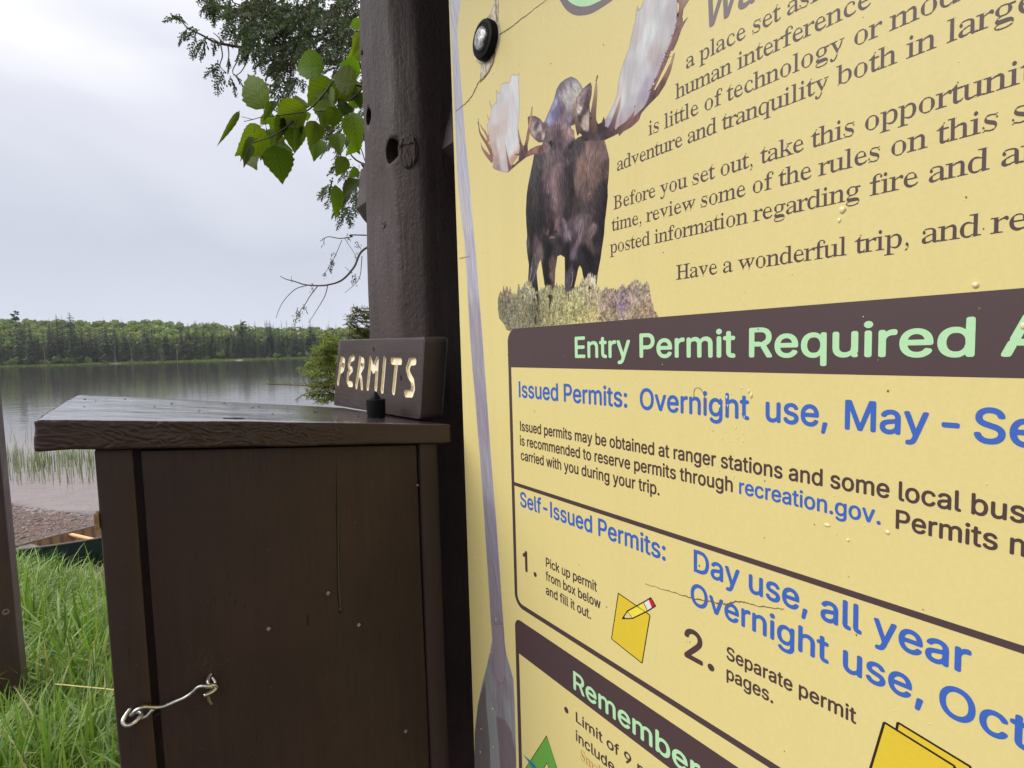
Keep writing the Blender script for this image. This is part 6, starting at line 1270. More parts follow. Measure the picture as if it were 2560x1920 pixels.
bo_an = anch(Z6, [(420, 100, (80, 77, 77)), (470, 300, (66, 61, 62)), (400, 350, (52, 48, 50)), (420, 520, (48, 45, 47)), (500, 420, (48, 44, 46)), (430, 660, (40, 36, 38)), (500, 650, (36, 32, 34)), (560, 100, (130, 106, 106)), (620, 250, (122, 96, 102)), (700, 250, (96, 74, 78)), (650, 400, (112, 88, 92)), (560, 420, (70, 58, 62)), (600, 560, (74, 56, 60)), (670, 640, (126, 98, 98)), (690, 530, (104, 82, 84)), (575, 690, (96, 76, 78)), (610, 640, (40, 32, 36)), (620, 745, (72, 58, 62)), (800, 60, (74, 64, 66)), (760, 200, (64, 54, 58)), (800, 300, (84, 66, 64)), (900, 20, (168, 130, 112)), (900, 130, (168, 128, 108)), (860, 230, (138, 108, 98)), (920, 260, (116, 90, 86)), (850, 450, (70, 56, 56)), (760, 520, (48, 40, 42)), (1000, 60, (150, 112, 104)), (1030, 180, (142, 104, 92)), (1110, 120, (98, 70, 66)), (980, 300, (126, 94, 86)), (1080, 330, (62, 48, 48)), (1110, 420, (40, 34, 38)), (1000, 470, (72, 60, 64)), (960, 570, (112, 92, 96)), (1050, 560, (58, 48, 54)), (1100, 640, (38, 32, 36)), (720, 640, (88, 74, 84)), (760, 720, (132, 116, 130)), (800, 640, (96, 78, 82)), (870, 620, (128, 112, 114)), (900, 700, (104, 88, 96)), (850, 780, (66, 54, 60)), (1010, 680, (124, 104, 106)), (960, 780, (98, 76, 76)), (1050, 760, (36, 30, 34)), (980, 850, (92, 72, 70)), (700, 800, (40, 34, 38)), (680, 860, (62, 54, 62)), (760, 860, (34, 29, 33)), (820, 900, (108, 94, 106)), (900, 880, (44, 37, 41)), (600, 860, (32, 27, 30)), (560, 760, (34, 30, 33)), (420, 760, (104, 84, 92)), (440, 850, (84, 68, 74)), (490, 880, (132, 110, 106)), (480, 960, (126, 106, 106)), (410, 980, (44, 38, 42)), (440, 1060, (88, 78, 90)), (430, 1150, (70, 60, 74)), (460, 1220, (46, 38, 44)), (620, 1000, (110, 82, 76)), (560, 1050, (32, 27, 30)), (630, 1120, (124, 94, 84)), (580, 1180, (30, 25, 28)), (620, 1240, (96, 74, 70)), (770, 1020, (36, 30, 34)), (800, 1080, (84, 74, 88)), (850, 1020, (36, 30, 34)), (770, 1200, (102, 90, 106)), (820, 1180, (40, 33, 38)), (950, 1000, (36, 31, 35)), (1040, 1000, (34, 29, 33)), (960, 1120, (34, 29, 33)), (1020, 1180, (32, 28, 31)), (640, -300, (140, 116, 120)), (560, -240, (120, 98, 102))]) + anch(Z5, [(1300, 900, (136, 112, 116)), (1250, 1000, (112, 88, 92)), (1200, 940, (150, 128, 136)), (1400, 900, (158, 132, 136)), (1480, 1000, (192, 160, 156)), (1430, 1080, (168, 134, 128)), (1380, 1000, (110, 86, 88)), (1300, 1100, (106, 86, 90)), (1240, 1180, (88, 70, 76)), (1170, 1160, (158, 130, 126)), (1330, 1200, (76, 62, 70)), (1280, 1260, (120, 100, 108)), (1450, 1220, (72, 62, 70)), (1400, 1150, (130, 104, 106)), (1220, 1350, (122, 98, 104)), (1150, 1400, (130, 108, 108)), (1300, 1500, (134, 108, 114)), (1180, 1500, (108, 84, 90)), (1420, 1430, (98, 78, 84)), (1480, 1330, (64, 56, 64)), (1570, 1180, (78, 72, 80)), (1560, 1300, (86, 78, 82)), (1640, 1350, (124, 98, 94)), (1690, 1480, (170, 134, 116)), (1740, 1250, (164, 126, 110)), (1820, 1180, (140, 104, 100)), (1900, 1300, (150, 112, 110)), (1800, 1450, (152, 114, 104)), (1860, 1550, (132, 94, 88)), (1950, 1500, (102, 72, 68)), (1500, 1500, (84, 70, 74)), (1050, 1400, (82, 80, 82)), (980, 1550, (76, 74, 75)), (1070, 1520, (92, 86, 90)), (1640, 1580, (150, 116, 102)), (1400, 1570, (86, 68, 74))])
rgp = np.random.default_rng(21)
top_ = [(95, 1340), (110, 1290), (135, 1290), (150, 1210), (165, 1270), (178, 1215), (200, 1280), (215, 1215), (230, 1300), (280, 1290), (290, 1195), (320, 1260), (340, 1240), (360, 1180), (385, 1170), (410, 1180), (440, 1235), (460, 1290), (500, 1260), (545, 1230), (560, 1215), (600, 1215), (630, 1250), (660, 1185), (680, 1235), (720, 1210), (760, 1285), (800, 1270), (830, 1230), (880, 1220), (905, 1150), (930, 1160), (960, 1110), (990, 1080), (1000, 1130), (1045, 1110), (1040, 1200), (1060, 1240), (1100, 1270), (1140, 1240), (1200, 1250), (1240, 1265), (1300, 1210), (1340, 1240), (1380, 1190), (1440, 1165), (1480, 1210), (1540, 1190), (1565, 1280), (1580, 1380), (1610, 1460), (1645, 1500)]
jag = []
for (xa, ya), (xb, yb) in zip(top_[:-1], top_[1:]):
    jag.append((xa, ya)); nn_ = max(1, int(abs(xb - xa) / 9))
    for k in range(1, nn_): t = k / nn_; jag.append((xa + (xb - xa) * t, ya + (yb - ya) * t + (-34 if k % 2 else 14) * rgp.uniform(0.2, 1)))
clump = Z6(jag + [(1645, 1518), (900, 1572), (255, 1627), (215, 1652), (180, 1640), (160, 1590), (110, 1530), (95, 1440)])
cl_an = anch(Z6, [(130, 1400, (112, 110, 86)), (250, 1500, (116, 116, 90)), (300, 1330, (128, 122, 92)), (420, 1250, (150, 146, 112)), (450, 1450, (100, 98, 74)), (560, 1400, (148, 142, 96)), (700, 1350, (150, 146, 96)), (600, 1530, (150, 140, 92)), (850, 1400, (164, 160, 96)), (820, 1530, (166, 160, 92)), (980, 1300, (160, 148, 112)), (1000, 1480, (170, 158, 98)), (1150, 1380, (150, 124, 116)), (1200, 1500, (160, 142, 104)), (1290, 1400, (134, 106, 134)), (1400, 1300, (152, 126, 122)), (1400, 1480, (154, 132, 106)), (1540, 1400, (160, 132, 110)), (1500, 1250, (150, 132, 116)), (150, 1260, (134, 112, 98)), (980, 1130, (176, 164, 124))])
def clump_col(X, Y, d):
    col = field(X, Y, cl_an, 3.0) * 1.05 + np.array([9, 5, -6])
    n_ = vnoise(X * 0.75, Y * 0.62) * 0.5 + vnoise(X * 1.3 + 40, Y * 1.1) * 0.5 - 0.5
    n2_ = vnoise(X * 0.33 + 9, Y * 0.2 + 3) - 0.5
    col = 1.08 * col * (1 + 0.95 * n_[..., None] + 0.25 * n2_[..., None])
    hue = vnoise(X * 0.6 + 80, Y * 0.5 + 30)[..., None]
    col = col + (hue - 0.5) * np.array([26, 6, -30]); g_ = col.mean(-1, keepdims=True)
    return np.clip(g_ + (col - g_) * 0.62, 20, 245)
layers = [
 (hump, fld([(u, v, tuple(q * 0.9 for q in c)) for u, v, c in hu_an], 18, 0.55, 0.12, 0.25, 1, edge=(120, 104, 128), ew=1.6), 1.0),
 (ear_r, fld(er_an, 22, 0.6, 0.2, -0.5, 2, edge=(110, 88, 94), ew=1.8), 0.8),
 (ear_l, fld(el_an, 22, 0.6, 0.3, 0.4, 3, edge=(110, 88, 90), ew=1.8), 0.8),
 (body, fld(bo_an, 18, 0.75, 0.16, 0.12, 4, calm=True), 0.9),
 (left_palm, fld(lp_an, 12, 0.5, 0.07, 0.05, 5, edge=(176, 150, 144), ew=1.3), 0.8),
 tine(Z5, [(400, 1350), (330, 1180), (265, 1080), (215, 980), (195, 790)], [4.0, 4.2, 3.2, 2.2, 0.3], (158, 114, 96), (150, 118, 104), 1),
 tine(Z5, [(395, 1400), (310, 1300), (255, 1220), (230, 1140)], [4.5, 4.2, 2.6, 0.4], (150, 110, 100), (190, 160, 140), 2),
 tine(Z5, [(345, 1130), (300, 1010), (255, 945), (222, 885)], [3.0, 2.6, 1.6, 0.3], (176, 134, 112), (180, 150, 130), 3),
 tine(Z5, [(630, 1490), (610, 1400), (590, 1280), (572, 1160)], [5.0, 3.0, 1.8, 0.3], (128, 90, 78), (196, 160, 136), 4),
 (brow, fld(br_an, 36, 0.5, 0.14, 0.1, 6, edge=(110, 82, 74), ew=1.0), 0.8),
 (right_palm, fld([(u, v, tuple(np.mean(c) + (q - np.mean(c)) * 0.6 + 7 for q in c)) for u, v, c in rp_an], 18, 0.42, 0.06, -0.22, 7, edge=(170, 148, 152), ew=1.3), 0.8),
 (band, fld(bd_an, 34, 0.5, 0.12, -0.3, 8, edge=(112, 84, 80), ew=0.9), 0.8),
 (root, fld(rt_an, 30, 0.5, 0.2, 0.4, 9), 0.9),
 tine(Z4, [(930, 1470), (895, 1360), (875, 1220), (860, 1040)], [7.0, 4.6, 3.0, 0.3], (92, 70, 68), (206, 172, 140), 5),
 tine(Z4, [(1075, 1470), (1072, 1300), (1100, 1050), (1113, 845)], [9.5, 7.0, 4.2, 0.3], (88, 66, 64), (205, 168, 132), 6),
 tine(Z4, [(1270, 1460), (1310, 1320), (1355, 1180), (1384, 1050)], [7.0, 4.6, 3.4, 0.3], (90, 66, 66), (214, 182, 158), 7),
 tine(Z4, [(1350, 1460), (1440, 1380), (1500, 1300), (1532, 1215)], [7.0, 4.8, 3.0, 0.3], (100, 74, 72), (150, 112, 104), 8),
 tine(Z4, [(1175, 1400), (1190, 1350), (1190, 1290)], [7, 3.2, 0.3], (72, 56, 58), (96, 74, 76), 9),
 (clump, clump_col, 1.2),
]
# drawn features of the head: muzzle edge, nostrils, eyes, cheek shadow, beard, shoulder light
def soft(zf, pts, wid, c1, c2, sf):
    p_, f_, _ = tine(zf, pts, wid, c1, c2); return p_, f_, sf
feat = [soft(Z6, [(770, 60), (775, 200), (790, 330), (780, 470)], [9, 12, 12, 6], (56, 47, 50), (50, 42, 45), 5), soft(Z6, [(480, 120), (470, 300), (480, 480), (500, 640)], [10, 13, 14, 12], (66, 61, 62), (34, 30, 33), 7),
 soft(Z6, [(552, 330), (545, 450), (550, 560), (562, 690)], [1.6, 2.2, 2.4, 2.0], (60, 46, 50), (36, 28, 32), 1.6), soft(Z6, [(640, 60), (640, 200), (655, 360), (668, 480)], [8, 9, 7, 5], (140, 116, 116), (128, 104, 106), 6),
 soft(Z6, [(668, 560), (680, 640), (676, 710)], [4, 5.5, 4], (134, 106, 104), (110, 86, 88), 3), soft(Z6, [(590, 560), (600, 640), (615, 715)], [5, 7, 6], (58, 44, 48), (36, 28, 31), 4),
 soft(Z6, [(580, 676), (582, 712)], [2.6, 3.0], (116, 92, 92), (104, 82, 82), 2), soft(Z6, [(592, 690), (602, 716)], [2.2, 2.4], (24, 18, 21), (24, 18, 21), 1.2), soft(Z6, [(652, 680), (658, 704)], [1.8, 2.0], (26, 20, 22), (26, 20, 22), 1.2), soft(Z6, [(596, 752), (620, 744), (645, 752)], [0.9, 1.2, 0.8], (150, 132, 132), (120, 104, 106), 1.0),
 soft(Z5, [(1168, 1110), (1196, 1150), (1215, 1200)], [2.2, 3.6, 2.0], (40, 32, 36), (48, 38, 42), 1.6), soft(Z5, [(1500, 1130), (1478, 1190), (1452, 1230)], [2.2, 4.0, 2.4], (44, 36, 42), (50, 42, 48), 1.8), soft(Z5, [(1190, 1090), (1170, 1125)], [1.2, 1.4], (176, 150, 144), (160, 134, 130), 1.2),
 soft(Z5, [(1430, 980), (1490, 1010), (1500, 1070)], [3, 6, 4], (196, 164, 158), (176, 142, 136), 4), soft(Z5, [(1290, 900), (1300, 1000), (1290, 1100)], [4, 5, 4], (96, 76, 82), (90, 72, 78), 4), soft(Z5, [(1380, 900), (1400, 960), (1380, 1040)], [4, 5, 3], (172, 148, 150), (150, 124, 126), 4),
 soft(Z6, [(905, -40), (905, 80), (890, 180), (865, 270)], [6, 9, 9, 5], (148, 118, 106), (128, 102, 94), 7), soft(Z6, [(1010, 20), (1030, 140), (1010, 250)], [5, 6, 4], (132, 104, 96), (118, 92, 88), 6), soft(Z6, [(1120, 200), (1110, 360), (1095, 540), (1085, 720)], [7, 10, 9, 6], (50, 40, 42), (32, 27, 30), 6),
 soft(Z6, [(720, 560), (745, 640), (775, 710), (800, 770)], [3.5, 4.5, 3.4, 0.8], (104, 88, 98), (140, 124, 136), 2.2), soft(Z6, [(700, 620), (715, 720), (735, 800)], [2.5, 3, 1], (66, 54, 60), (84, 72, 80), 2), soft(Z6, [(900, 580), (905, 680), (880, 770), (835, 880), (812, 960)], [5, 6, 5, 3.5, 2], (132, 116, 118), (112, 98, 110), 3), soft(Z6, [(1035, 620), (1000, 700), (960, 790)], [5, 5, 3], (124, 104, 106), (100, 80, 80), 3.5),
 soft(Z6, [(560, 800), (570, 900), (555, 1020), (575, 1180)], [10, 9, 6, 3], (32, 28, 31), (28, 24, 27), 4), soft(Z6, [(900, 860), (960, 960), (980, 1080)], [10, 12, 8], (34, 29, 33), (32, 27, 31), 5), soft(Z6, [(740, 840), (765, 930), (760, 1060)], [8, 5, 3], (33, 28, 32), (34, 29, 33), 3), soft(Z6, [(425, 560), (420, 700), (415, 900), (410, 1020)], [7, 7, 3.5, 2.4], (40, 36, 38), (40, 35, 39), 4)]
i_b = [i for i, l in enumerate(layers) if l[0] is body][0] + 1
layers[i_b:i_b] = feat
# dark stems showing between the tufts of the printed undergrowth
for pts, wd in (([(470, 1290), (480, 1340), (488, 1400)], [3, 2.2, .6]), ([(445, 1340), (455, 1370)], [2, 1]), ([(590, 1300), (600, 1350), (590, 1450)], [3.2, 2.2, .5]), ([(615, 1300), (618, 1370)], [2, .6]), ([(462, 1500), (455, 1550), (462, 1590)], [1.5, 2, 1]), ([(470, 1430), (480, 1470)], [1.5, .8]), ([(510, 1540), (515, 1570)], [1.6, .7]), ([(775, 1290), (778, 1350)], [1.6, .4]), ([(985, 1225), (970, 1250)], [2.6, 1])):
    layers.append(tine(Z6, pts, wd, (34, 28, 30), (48, 40, 40)))
for pts, c1, c2 in (([(405, 1150), (420, 1050), (432, 940)], (170, 160, 164), (190, 186, 188)), ([(430, 1170), (455, 1090), (480, 1010)], (150, 142, 150), (160, 150, 156)), ([(800, 1220), (815, 1150), (810, 1080)], (150, 142, 140), (176, 168, 160))):
    layers.append(tine(Z6, pts, [0.8, 0.7, 0.2], c1, c2))
def hair(X, Y, C, D):
    """thousands of fine hair strokes combed down over the printed animal"""
    r = np.random.default_rng(52); x0, y0, st_ = X[0, 0], Y[0, 0], X[0, 1] - X[0, 0]
    zones = [(body, 9500, -1.5, 0.35, 6.0, 15), (hump, 1500, -1.25, 0.4, 5.0, 12), (ear_r, 200, -0.9, 0.5, 4.0, 18), (ear_l, 200, -0.5, 0.8, 4.0, 18)]
    for poly_, n_, a0, aj, ln, amp in zones:
        P = np.array(poly_); lo, hi = P.min(0), P.max(0); q = r.uniform(lo, hi, (n_ * 2, 2)); q = q[sdf_poly(q[:, 0], q[:, 1], poly_) < -0.6][:n_]
        for p in q:
            a = a0 + aj * (vnoise(p[0] * 0.07, p[1] * 0.05) - 0.5) * 3 + r.normal(0, 0.14); l = ln * r.uniform(0.5, 1.3); d = amp * (1 if r.random() < 0.55 else -0.8) * r.uniform(0.4, 1.2)
            m_ = int(l / st_) + 2; t = np.linspace(0, 1, m_); bx = p[0] + math.cos(a) * l * t + 0.6 * np.sin(t * 3); by = p[1] + math.sin(a) * l * t
            jx = np.rint((bx - x0) / st_).astype(int); iy = np.rint((by - y0) / st_).astype(int)
            ok = (jx > 0) & (iy > 0) & (jx < X.shape[1] - 1) & (iy < X.shape[0] - 1); jx, iy = jx[ok], iy[ok]
            cur = C[iy, jx]; k = (0.16 + cur.mean(-1, keepdims=True) / 125) * np.sin(np.linspace(0.3, 2.9, len(jx)))[:, None] if len(jx) else 0
            C[iy, jx] = np.clip(cur + d * k * np.array([1.0, 0.93, 0.95]), 12, 250)
    return C
picture('moose_picture', layers, 0.55, 0.00005, extra=hair)

# ---- weathered paddle printed along the left margin
edge_px = lambda y: np.interp(y, [0, 608, 1215, 1920], [1123, 1147, 1162, 1182])
def sp(pts): return [suv(x, y) for x, y in pts]
pl = sp([(1124, -60), (1124, 0), (1131, 150), (1137, 300), (1143, 430), (1145, 463), (1156.6, 571), (1161, 600), (1176, 859.5), (1200, 1148.6), (1211, 1305), (1229.8, 1601.6), (1224, 1632), (1217, 1663.7), (1203.7, 1715.7), (1194, 1764), (1187, 1831), (1185.5, 1920), (1186, 2000)])
prr = sp([(1151, -60), (1152, 0), (1143.5, 72), (1143.5, 100), (1149, 163), (1158, 271), (1164, 354), (1176.5, 481), (1185.5, 589), (1187, 600), (1207.5, 859.5), (1231.6, 1193), (1241, 1305), (1263, 1616), (1267, 1638.6), (1283.7, 1696), (1287, 1760), (1289.5, 1830), (1291, 1920), (1292.5, 2000)])
pl = [(max(p[0], 5.0), p[1]) for p in pl]
paddle = [tuple(p) for p in pl] + [tuple(p) for p in prr[::-1]]
pad_an = anch(sp, [(1138, 0, (208, 206, 216)), (1140, 200, (196, 194, 206)), (1150, 400, (198, 196, 208)), (1160, 520, (200, 198, 206)), (1170, 650, (190, 186, 198)), (1188, 860, (164, 158, 168)), (1208, 1050, (160, 152, 164)), (1218, 1180, (168, 164, 174)), (1226, 1320, (150, 144, 158)), (1240, 1500, (150, 140, 150)), (1236, 1600, (156, 150, 156)), (1253, 1600, (140, 128, 138)), (1250, 1690, (140, 128, 134)), (1220, 1700, (146, 146, 148)), (1270, 1680, (148, 146, 152)), (1215, 1800, (120, 112, 112)), (1250, 1780, (142, 134, 140)), (1282, 1800, (152, 150, 154)), (1200, 1880, (124, 116, 116)), (1232, 1880, (146, 148, 146)), (1265, 1880, (122, 110, 114))])
handle_end = sp([(1234, 1560), (1233, 1650), (1237, 1690), (1247, 1708), (1258, 1708), (1263, 1690), (1262, 1640), (1258, 1560)])
facet1 = sp([(1212, 1700), (1218, 1760), (1224, 1850), (1228, 2000), (1186, 2000), (1187, 1831), (1196, 1760)])
facet2 = sp([(1228, 1755), (1240, 1780), (1246, 1850), (1251, 2000), (1230, 2000), (1225, 1860), (1216, 1770), (1214, 1690)])
facet3 = sp([(1240, 1790), (1262, 1800), (1280, 1830), (1288, 2000), (1255, 2000), (1247, 1860)])
picture('paddle_picture', [(paddle, fld(pad_an, 26, 1.0, 0.03, 0.04, 2, edge=(214, 212, 222), ew=1.0), 0.7),
   (facet1, flat((116, 106, 106), 16, 0.5, 0.05, 0.05, 3), 1.2), (facet2, flat((150, 150, 150), 14, 0.5, 0.05, 0.05, 4), 1.2), (facet3, flat((124, 112, 116), 18, 0.5, 0.08, 0.2, 5), 2.5),
   (handle_end, flat((150, 138, 146), 18, 0.8, 0.04, 0.04, 6, edge=(112, 98, 108), ew=1.0), 1.0)], 0.8, 0.00004)

# ---- bolt with rubber washer, torn vinyl and cracks
bc = suv(1220, 103)
bolt = obj('bolt_washer', *(lambda m: (m.v, m.f))(MB().lathe(sg(*bc), NS, [(0.0275, 0.0004), (0.0280, 0.0075), (0.0262, 0.0112), (0.0215, 0.0126), (0.0200, 0.0118), (0.0190, 0.0128), (0.0176, 0.0130), (0.0168, 0.0112)], 40)), M_rubber, sign, True)
smooth_by_angle(bolt)
o = MB().lathe(sg(*bc), NS, [(0.0167, 0.0108), (0.0166, 0.0136), (0.0150, 0.0152), (0.0110, 0.0166), (0.0060, 0.0174), (0.0005, 0.0177)], 32)
m, nt, bs = material('dented bolt head'); tc = N(nt, 'ShaderNodeTexCoord'); n = noise_node(nt, 130, 5, 0.65, tc.outputs['Object'], 0.6)
L(nt, mixc(nt, mapr(nt, n.outputs[0], 0.38, 0.66), (0.08, 0.08, 0.08, 1), (0.55, 0.55, 0.54, 1)), bs.inputs['Base Color']); bs.inputs['Metallic'].default_value = 0.9; bs.inputs['Roughness'].default_value = 0.32; bump(nt, bs, n.outputs[0], 0.7, 0.0016)
o.build('bolt_head', m, bolt, True)
zb = zs(860, 0, .18083)
torn = zb([(1960, 260), (2020, 200), (2075, 60), (2090, -40), (2140, -40), (2140, 120), (2135, 260), (2165, 420), (2160, 560), (2110, 720), (2060, 880), (1990, 1010), (1880, 1110), (1890, 1000), (1900, 900), (1850, 860), (1830, 850), (1845, 770), (1840, 560), (1880, 420)])
def tear_col(X, Y, d):
    n_ = vnoise(X * 0.7, Y * 0.25); n2_ = vnoise(X * 1.3 + 3, Y * 0.8 + 9)
    col = np.zeros(X.shape + (3,)) + np.array([212, 200, 176.]); col = col + (n_[..., None] - 0.5) * 70 + (n2_[..., None] - 0.5) * 50
    k = np.clip(1 + d / 0.9, 0, 1)[..., None]; return col * (1 - k * 0.45)
picture('torn_vinyl', [(torn, tear_col, 0.8)], 0.5, 0.00014)
def crack(pts, w0, w1, n=8, jit=0.25):
    P = spline(sp(pts), n); r_ = np.random.default_rng(int(pts[0][0])); P = P + r_.normal(0, jit, P.shape)
    mb = MB(); line_print(mb, P, np.linspace(w0, w1, len(P)) * (0.7 + 0.6 * r_.random(len(P))), 0.00030); mb.build('vinyl_crack', I_crack, sign)
crack([(1198, 202), (1180, 240), (1160, 262), (1140, 278)], 0.9, 0.45)
crack([(1249, 86), (1275, 70), (1300, 50), (1330, 28), (1372, -5)], 0.6, 0.2)
crack([(1185, 81), (1198, 80)], 0.25, 0.5); crack([(1243, 55), (1240, 20), (1240, -20)], 0.8, 0.6); crack([(1238, 120), (1232, 160), (1214, 190), (1200, 205)], 1.4, 1.0)
crack([(1613, 1459), (1660, 1474), (1710, 1488), (1725, 1494), (1770, 1503), (1815, 1512)], 0.2, 0.5)
crack([(1815, 1512), (1835, 1505), (1855, 1505), (1885, 1513), (1935, 1520), (1960, 1522)], 0.5, 0.2)
crack([(1735, 1000), (1736, 975), (1748, 970), (1758, 982), (1764, 1005), (1762, 1030)], 0.2, 0.25, 8, 0.05)
crack([(1149, 646), (1165, 643), (1176, 640)], 0.5, 0.15)
# ---- specks of dirt
mb = MB(); rs = np.random.default_rng(33)
for x, y in [(1348, 850), (1270, 888), (1208, 632), (1610, 882), (1344, 880), (1337, 1028), (1370, 1725), (1748, 1414), (1659, 631), (1269, 137), (1229, 881), (1160, 875), (1258, 900), (1446, 22), (1169, 1389)] + [(rs.uniform(1180, 2540), rs.uniform(20, 1880)) for _ in range(40)]:
    c = suv(x, y)
    if c[0] < 12: continue
    s_z = rs.uniform(0.25, 0.75); a = rs.random() * 3
    P = [(c[0] + s_z * (0.5 + rs.random() * .6) * math.cos(t + a), c[1] + s_z * (0.6 + rs.random()) * math.sin(t + a)) for t in np.linspace(0, 6.283, 8, endpoint=False)]
    mb.add([sg(p[0], p[1], 0.00034) for p in P], [tuple(range(8))])
label(mb.build('dirt_speck', I_crack, sign), None, None, None, 'stuff')
# ---- rain drops clinging to the vinyl
m, nt, bs = material('clear water bead'); bs.inputs['Base Color'].default_value = ink(240, 226, 172); bs.inputs['Roughness'].default_value = 0.06; bs.inputs['Specular IOR Level'].default_value = 0.7
mb = MB()
def bead(x, y, ru, rv, hh):
    c = suv(x, y); b = bmesh.new(); bmesh.ops.create_icosphere(b, subdivisions=2, radius=1)
    for v in b.verts:
        q = v.co; st = 1 + 0.25 * max(0, -q.y); k = 1 + 0.25 * (vnoise(q.x * 1.4 + x, q.y * 1.4 + y) - 0.5)
        v.co = Vector(sg(c[0] + q.x * ru * 0.72 * k / st, c[1] + q.y * rv * 0.72 * k, 0.0002 + q.z * hh * K * 0.6))
    mb.bm(b)
for x, y, a, c, h_ in ((1189, 1397, 1.0, 2.2, 0.9), (1212, 1535, 1.2, 2.6, 1.0), (1240, 1549, 1.3, 1.6, 0.8), (1226, 1630, 0.9, 1.8, 0.8), (2106, 525, 2.6, 3.0, 1.6), (2098, 551, 1.5, 2.0, 0.7), (2439, 713, 2.0, 2.0, 1.6), (1878, 989, 1.6, 2.6, 1.4), (1872, 978, 1.0, 2.2, 0.8), (2068, 1313, 2.6, 1.4, 0.8), (2219, 1331, 1.8, 1.6, 0.9), (2120, 1350, 1.2, 1.2, 0.8), (2558, 815, 1.4, 2.2, 1.0), (1276, 1430, .7, 1.0, .5), (1273, 1600, .6, 1.6, .6), (1232, 1772, .7, 1.6, .7), (1203, 1822, .8, 1.5, .7), (1233, 1868, .7, 1.6, .7), (1201, 1880, .8, 2.0, .7), (1195, 58, .8, 1.6, .5), (1232, 184, .9, 1.4, .5)):
    bead(x, y, a, c, h_)
for i in range(34):
    y = rs.uniform(960, 1210); x = 1800 + (1210 - y) * 0.12 + rs.normal(0, 26)
    bead(x, y, rs.uniform(0.3, 1.0), rs.uniform(0.4, 1.7), rs.uniform(0.08, 0.28))
for i in range(30): bead(rs.uniform(1180, 2540), rs.uniform(20, 1900), rs.uniform(0.2, 0.5), rs.uniform(0.3, 0.8), 0.3)
label(mb.build('water_beads', m, sign, True), None, None, None, 'stuff')
# ------------------------------------------------------------------ grass before the beach
M_grass = tinted('wet grass blades', 0.32, 0.5, 0, 0.2, trans=0.32)
rg = np.random.default_rng(17)
def in_box(x, y):
    r = np.array([x, y, 0]) - A; w, e_ = r @ WV, r @ E1
    return 0.0 < w < 0.6 and -0.1 < e_ < 0.62
def grass(n, region, hlo, hhi, wd, seed):
    r = np.random.default_rng(seed); out_v = []; out_c = []
    S_ = 6; cnt = 0; V = np.zeros((n, S_ * 2, 3)); C = np.zeros((n, S_ * 2, 3))
    while cnt < n:
        x, y = region(r)
        if in_box(x, y): continue
        clump_ = vnoise(x * 3.1 + 5, y * 3.1); s = float(shore_s(x, y)) + 0.5 * (vnoise(x * 0.9, y * 0.9) - 0.5)
        if s > 3.1 + 0.3 * r.random(): continue
        if r.random() > 0.35 + clump_: continue
        h = r.uniform(hlo, hhi) * (0.7 + 0.6 * clump_) * float(np.interp(s, [0.8, 2.0, 2.7, 3.2], [1, 0.9, 0.78, 0.72])); a = r.random() * 6.283; lean = abs(r.normal(0.75, 0.5)); curl = r.uniform(0.4, 2.2)
        d = np.array([math.cos(a), math.sin(a), 0]); z = float(ground_z(x, y)) - 0.01
        p = np.array([x, y, z]); th = lean * 0.35; w = wd * r.uniform(0.55, 1.35); sd = np.array([-d[1], d[0], 0]); tw = r.normal(0, 0.5)
        sdv = sd * math.cos(tw) + d * math.sin(tw)
        base = np.array((0.165, 0.245, 0.048)) * r.uniform(0.6, 1.3)
        k = r.random()
        if k < 0.10: base = np.array((0.26, 0.34, 0.10)) * r.uniform(0.8, 1.1)
        elif k < 0.13: base = np.array((0.38, 0.31, 0.15))
        elif k < 0.4: base = base * np.array((0.75, 0.9, 1.0))
        for i in range(S_):
            t = i / (S_ - 1); ww = w * (1 - t ** 2.2) * (0.75 + 0.5 * math.sin(min(1, t * 2) * 1.57)) + 0.0002
            V[cnt, i * 2] = p - sdv * ww; V[cnt, i * 2 + 1] = p + sdv * ww
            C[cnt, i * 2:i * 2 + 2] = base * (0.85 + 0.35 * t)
            th += curl * lean * 0.5; p = p + (d * math.sin(min(th, 2.4)) + Z * math.cos(min(th, 2.4))) * h / (S_ - 1)
        cnt += 1
    q = np.array([[i * 2, i * 2 + 1, i * 2 + 3, i * 2 + 2] for i in range(S_ - 1)])
    Fq = (np.arange(n)[:, None, None] * S_ * 2 + q[None]).reshape(-1, 4)
    return V.reshape(-1, 3), Fq, C.reshape(-1, 3)
def wedge(lo, hi, x0, x1):
    def f(r):
        d = math.exp(r.uniform(math.log(lo), math.log(hi))); px = r.uniform(x0, x1)
        q = ray(px, 1300); q = q[:2] / q[1]
        return q[0] * d, q[1] * d
    return f
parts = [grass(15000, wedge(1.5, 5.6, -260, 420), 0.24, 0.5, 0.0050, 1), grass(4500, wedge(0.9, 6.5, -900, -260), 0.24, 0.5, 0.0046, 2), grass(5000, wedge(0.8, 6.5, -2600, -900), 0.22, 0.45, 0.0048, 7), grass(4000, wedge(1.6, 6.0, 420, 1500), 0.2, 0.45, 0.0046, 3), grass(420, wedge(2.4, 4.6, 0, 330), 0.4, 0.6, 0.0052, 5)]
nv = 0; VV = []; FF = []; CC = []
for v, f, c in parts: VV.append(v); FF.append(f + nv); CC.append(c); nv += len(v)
label(obj('grass', np.vstack(VV), np.vstack(FF), M_grass, smooth=True, colors=np.vstack(CC)), 'lush wet green grass between the permit box and the gravel beach', 'grass', None, 'stuff')
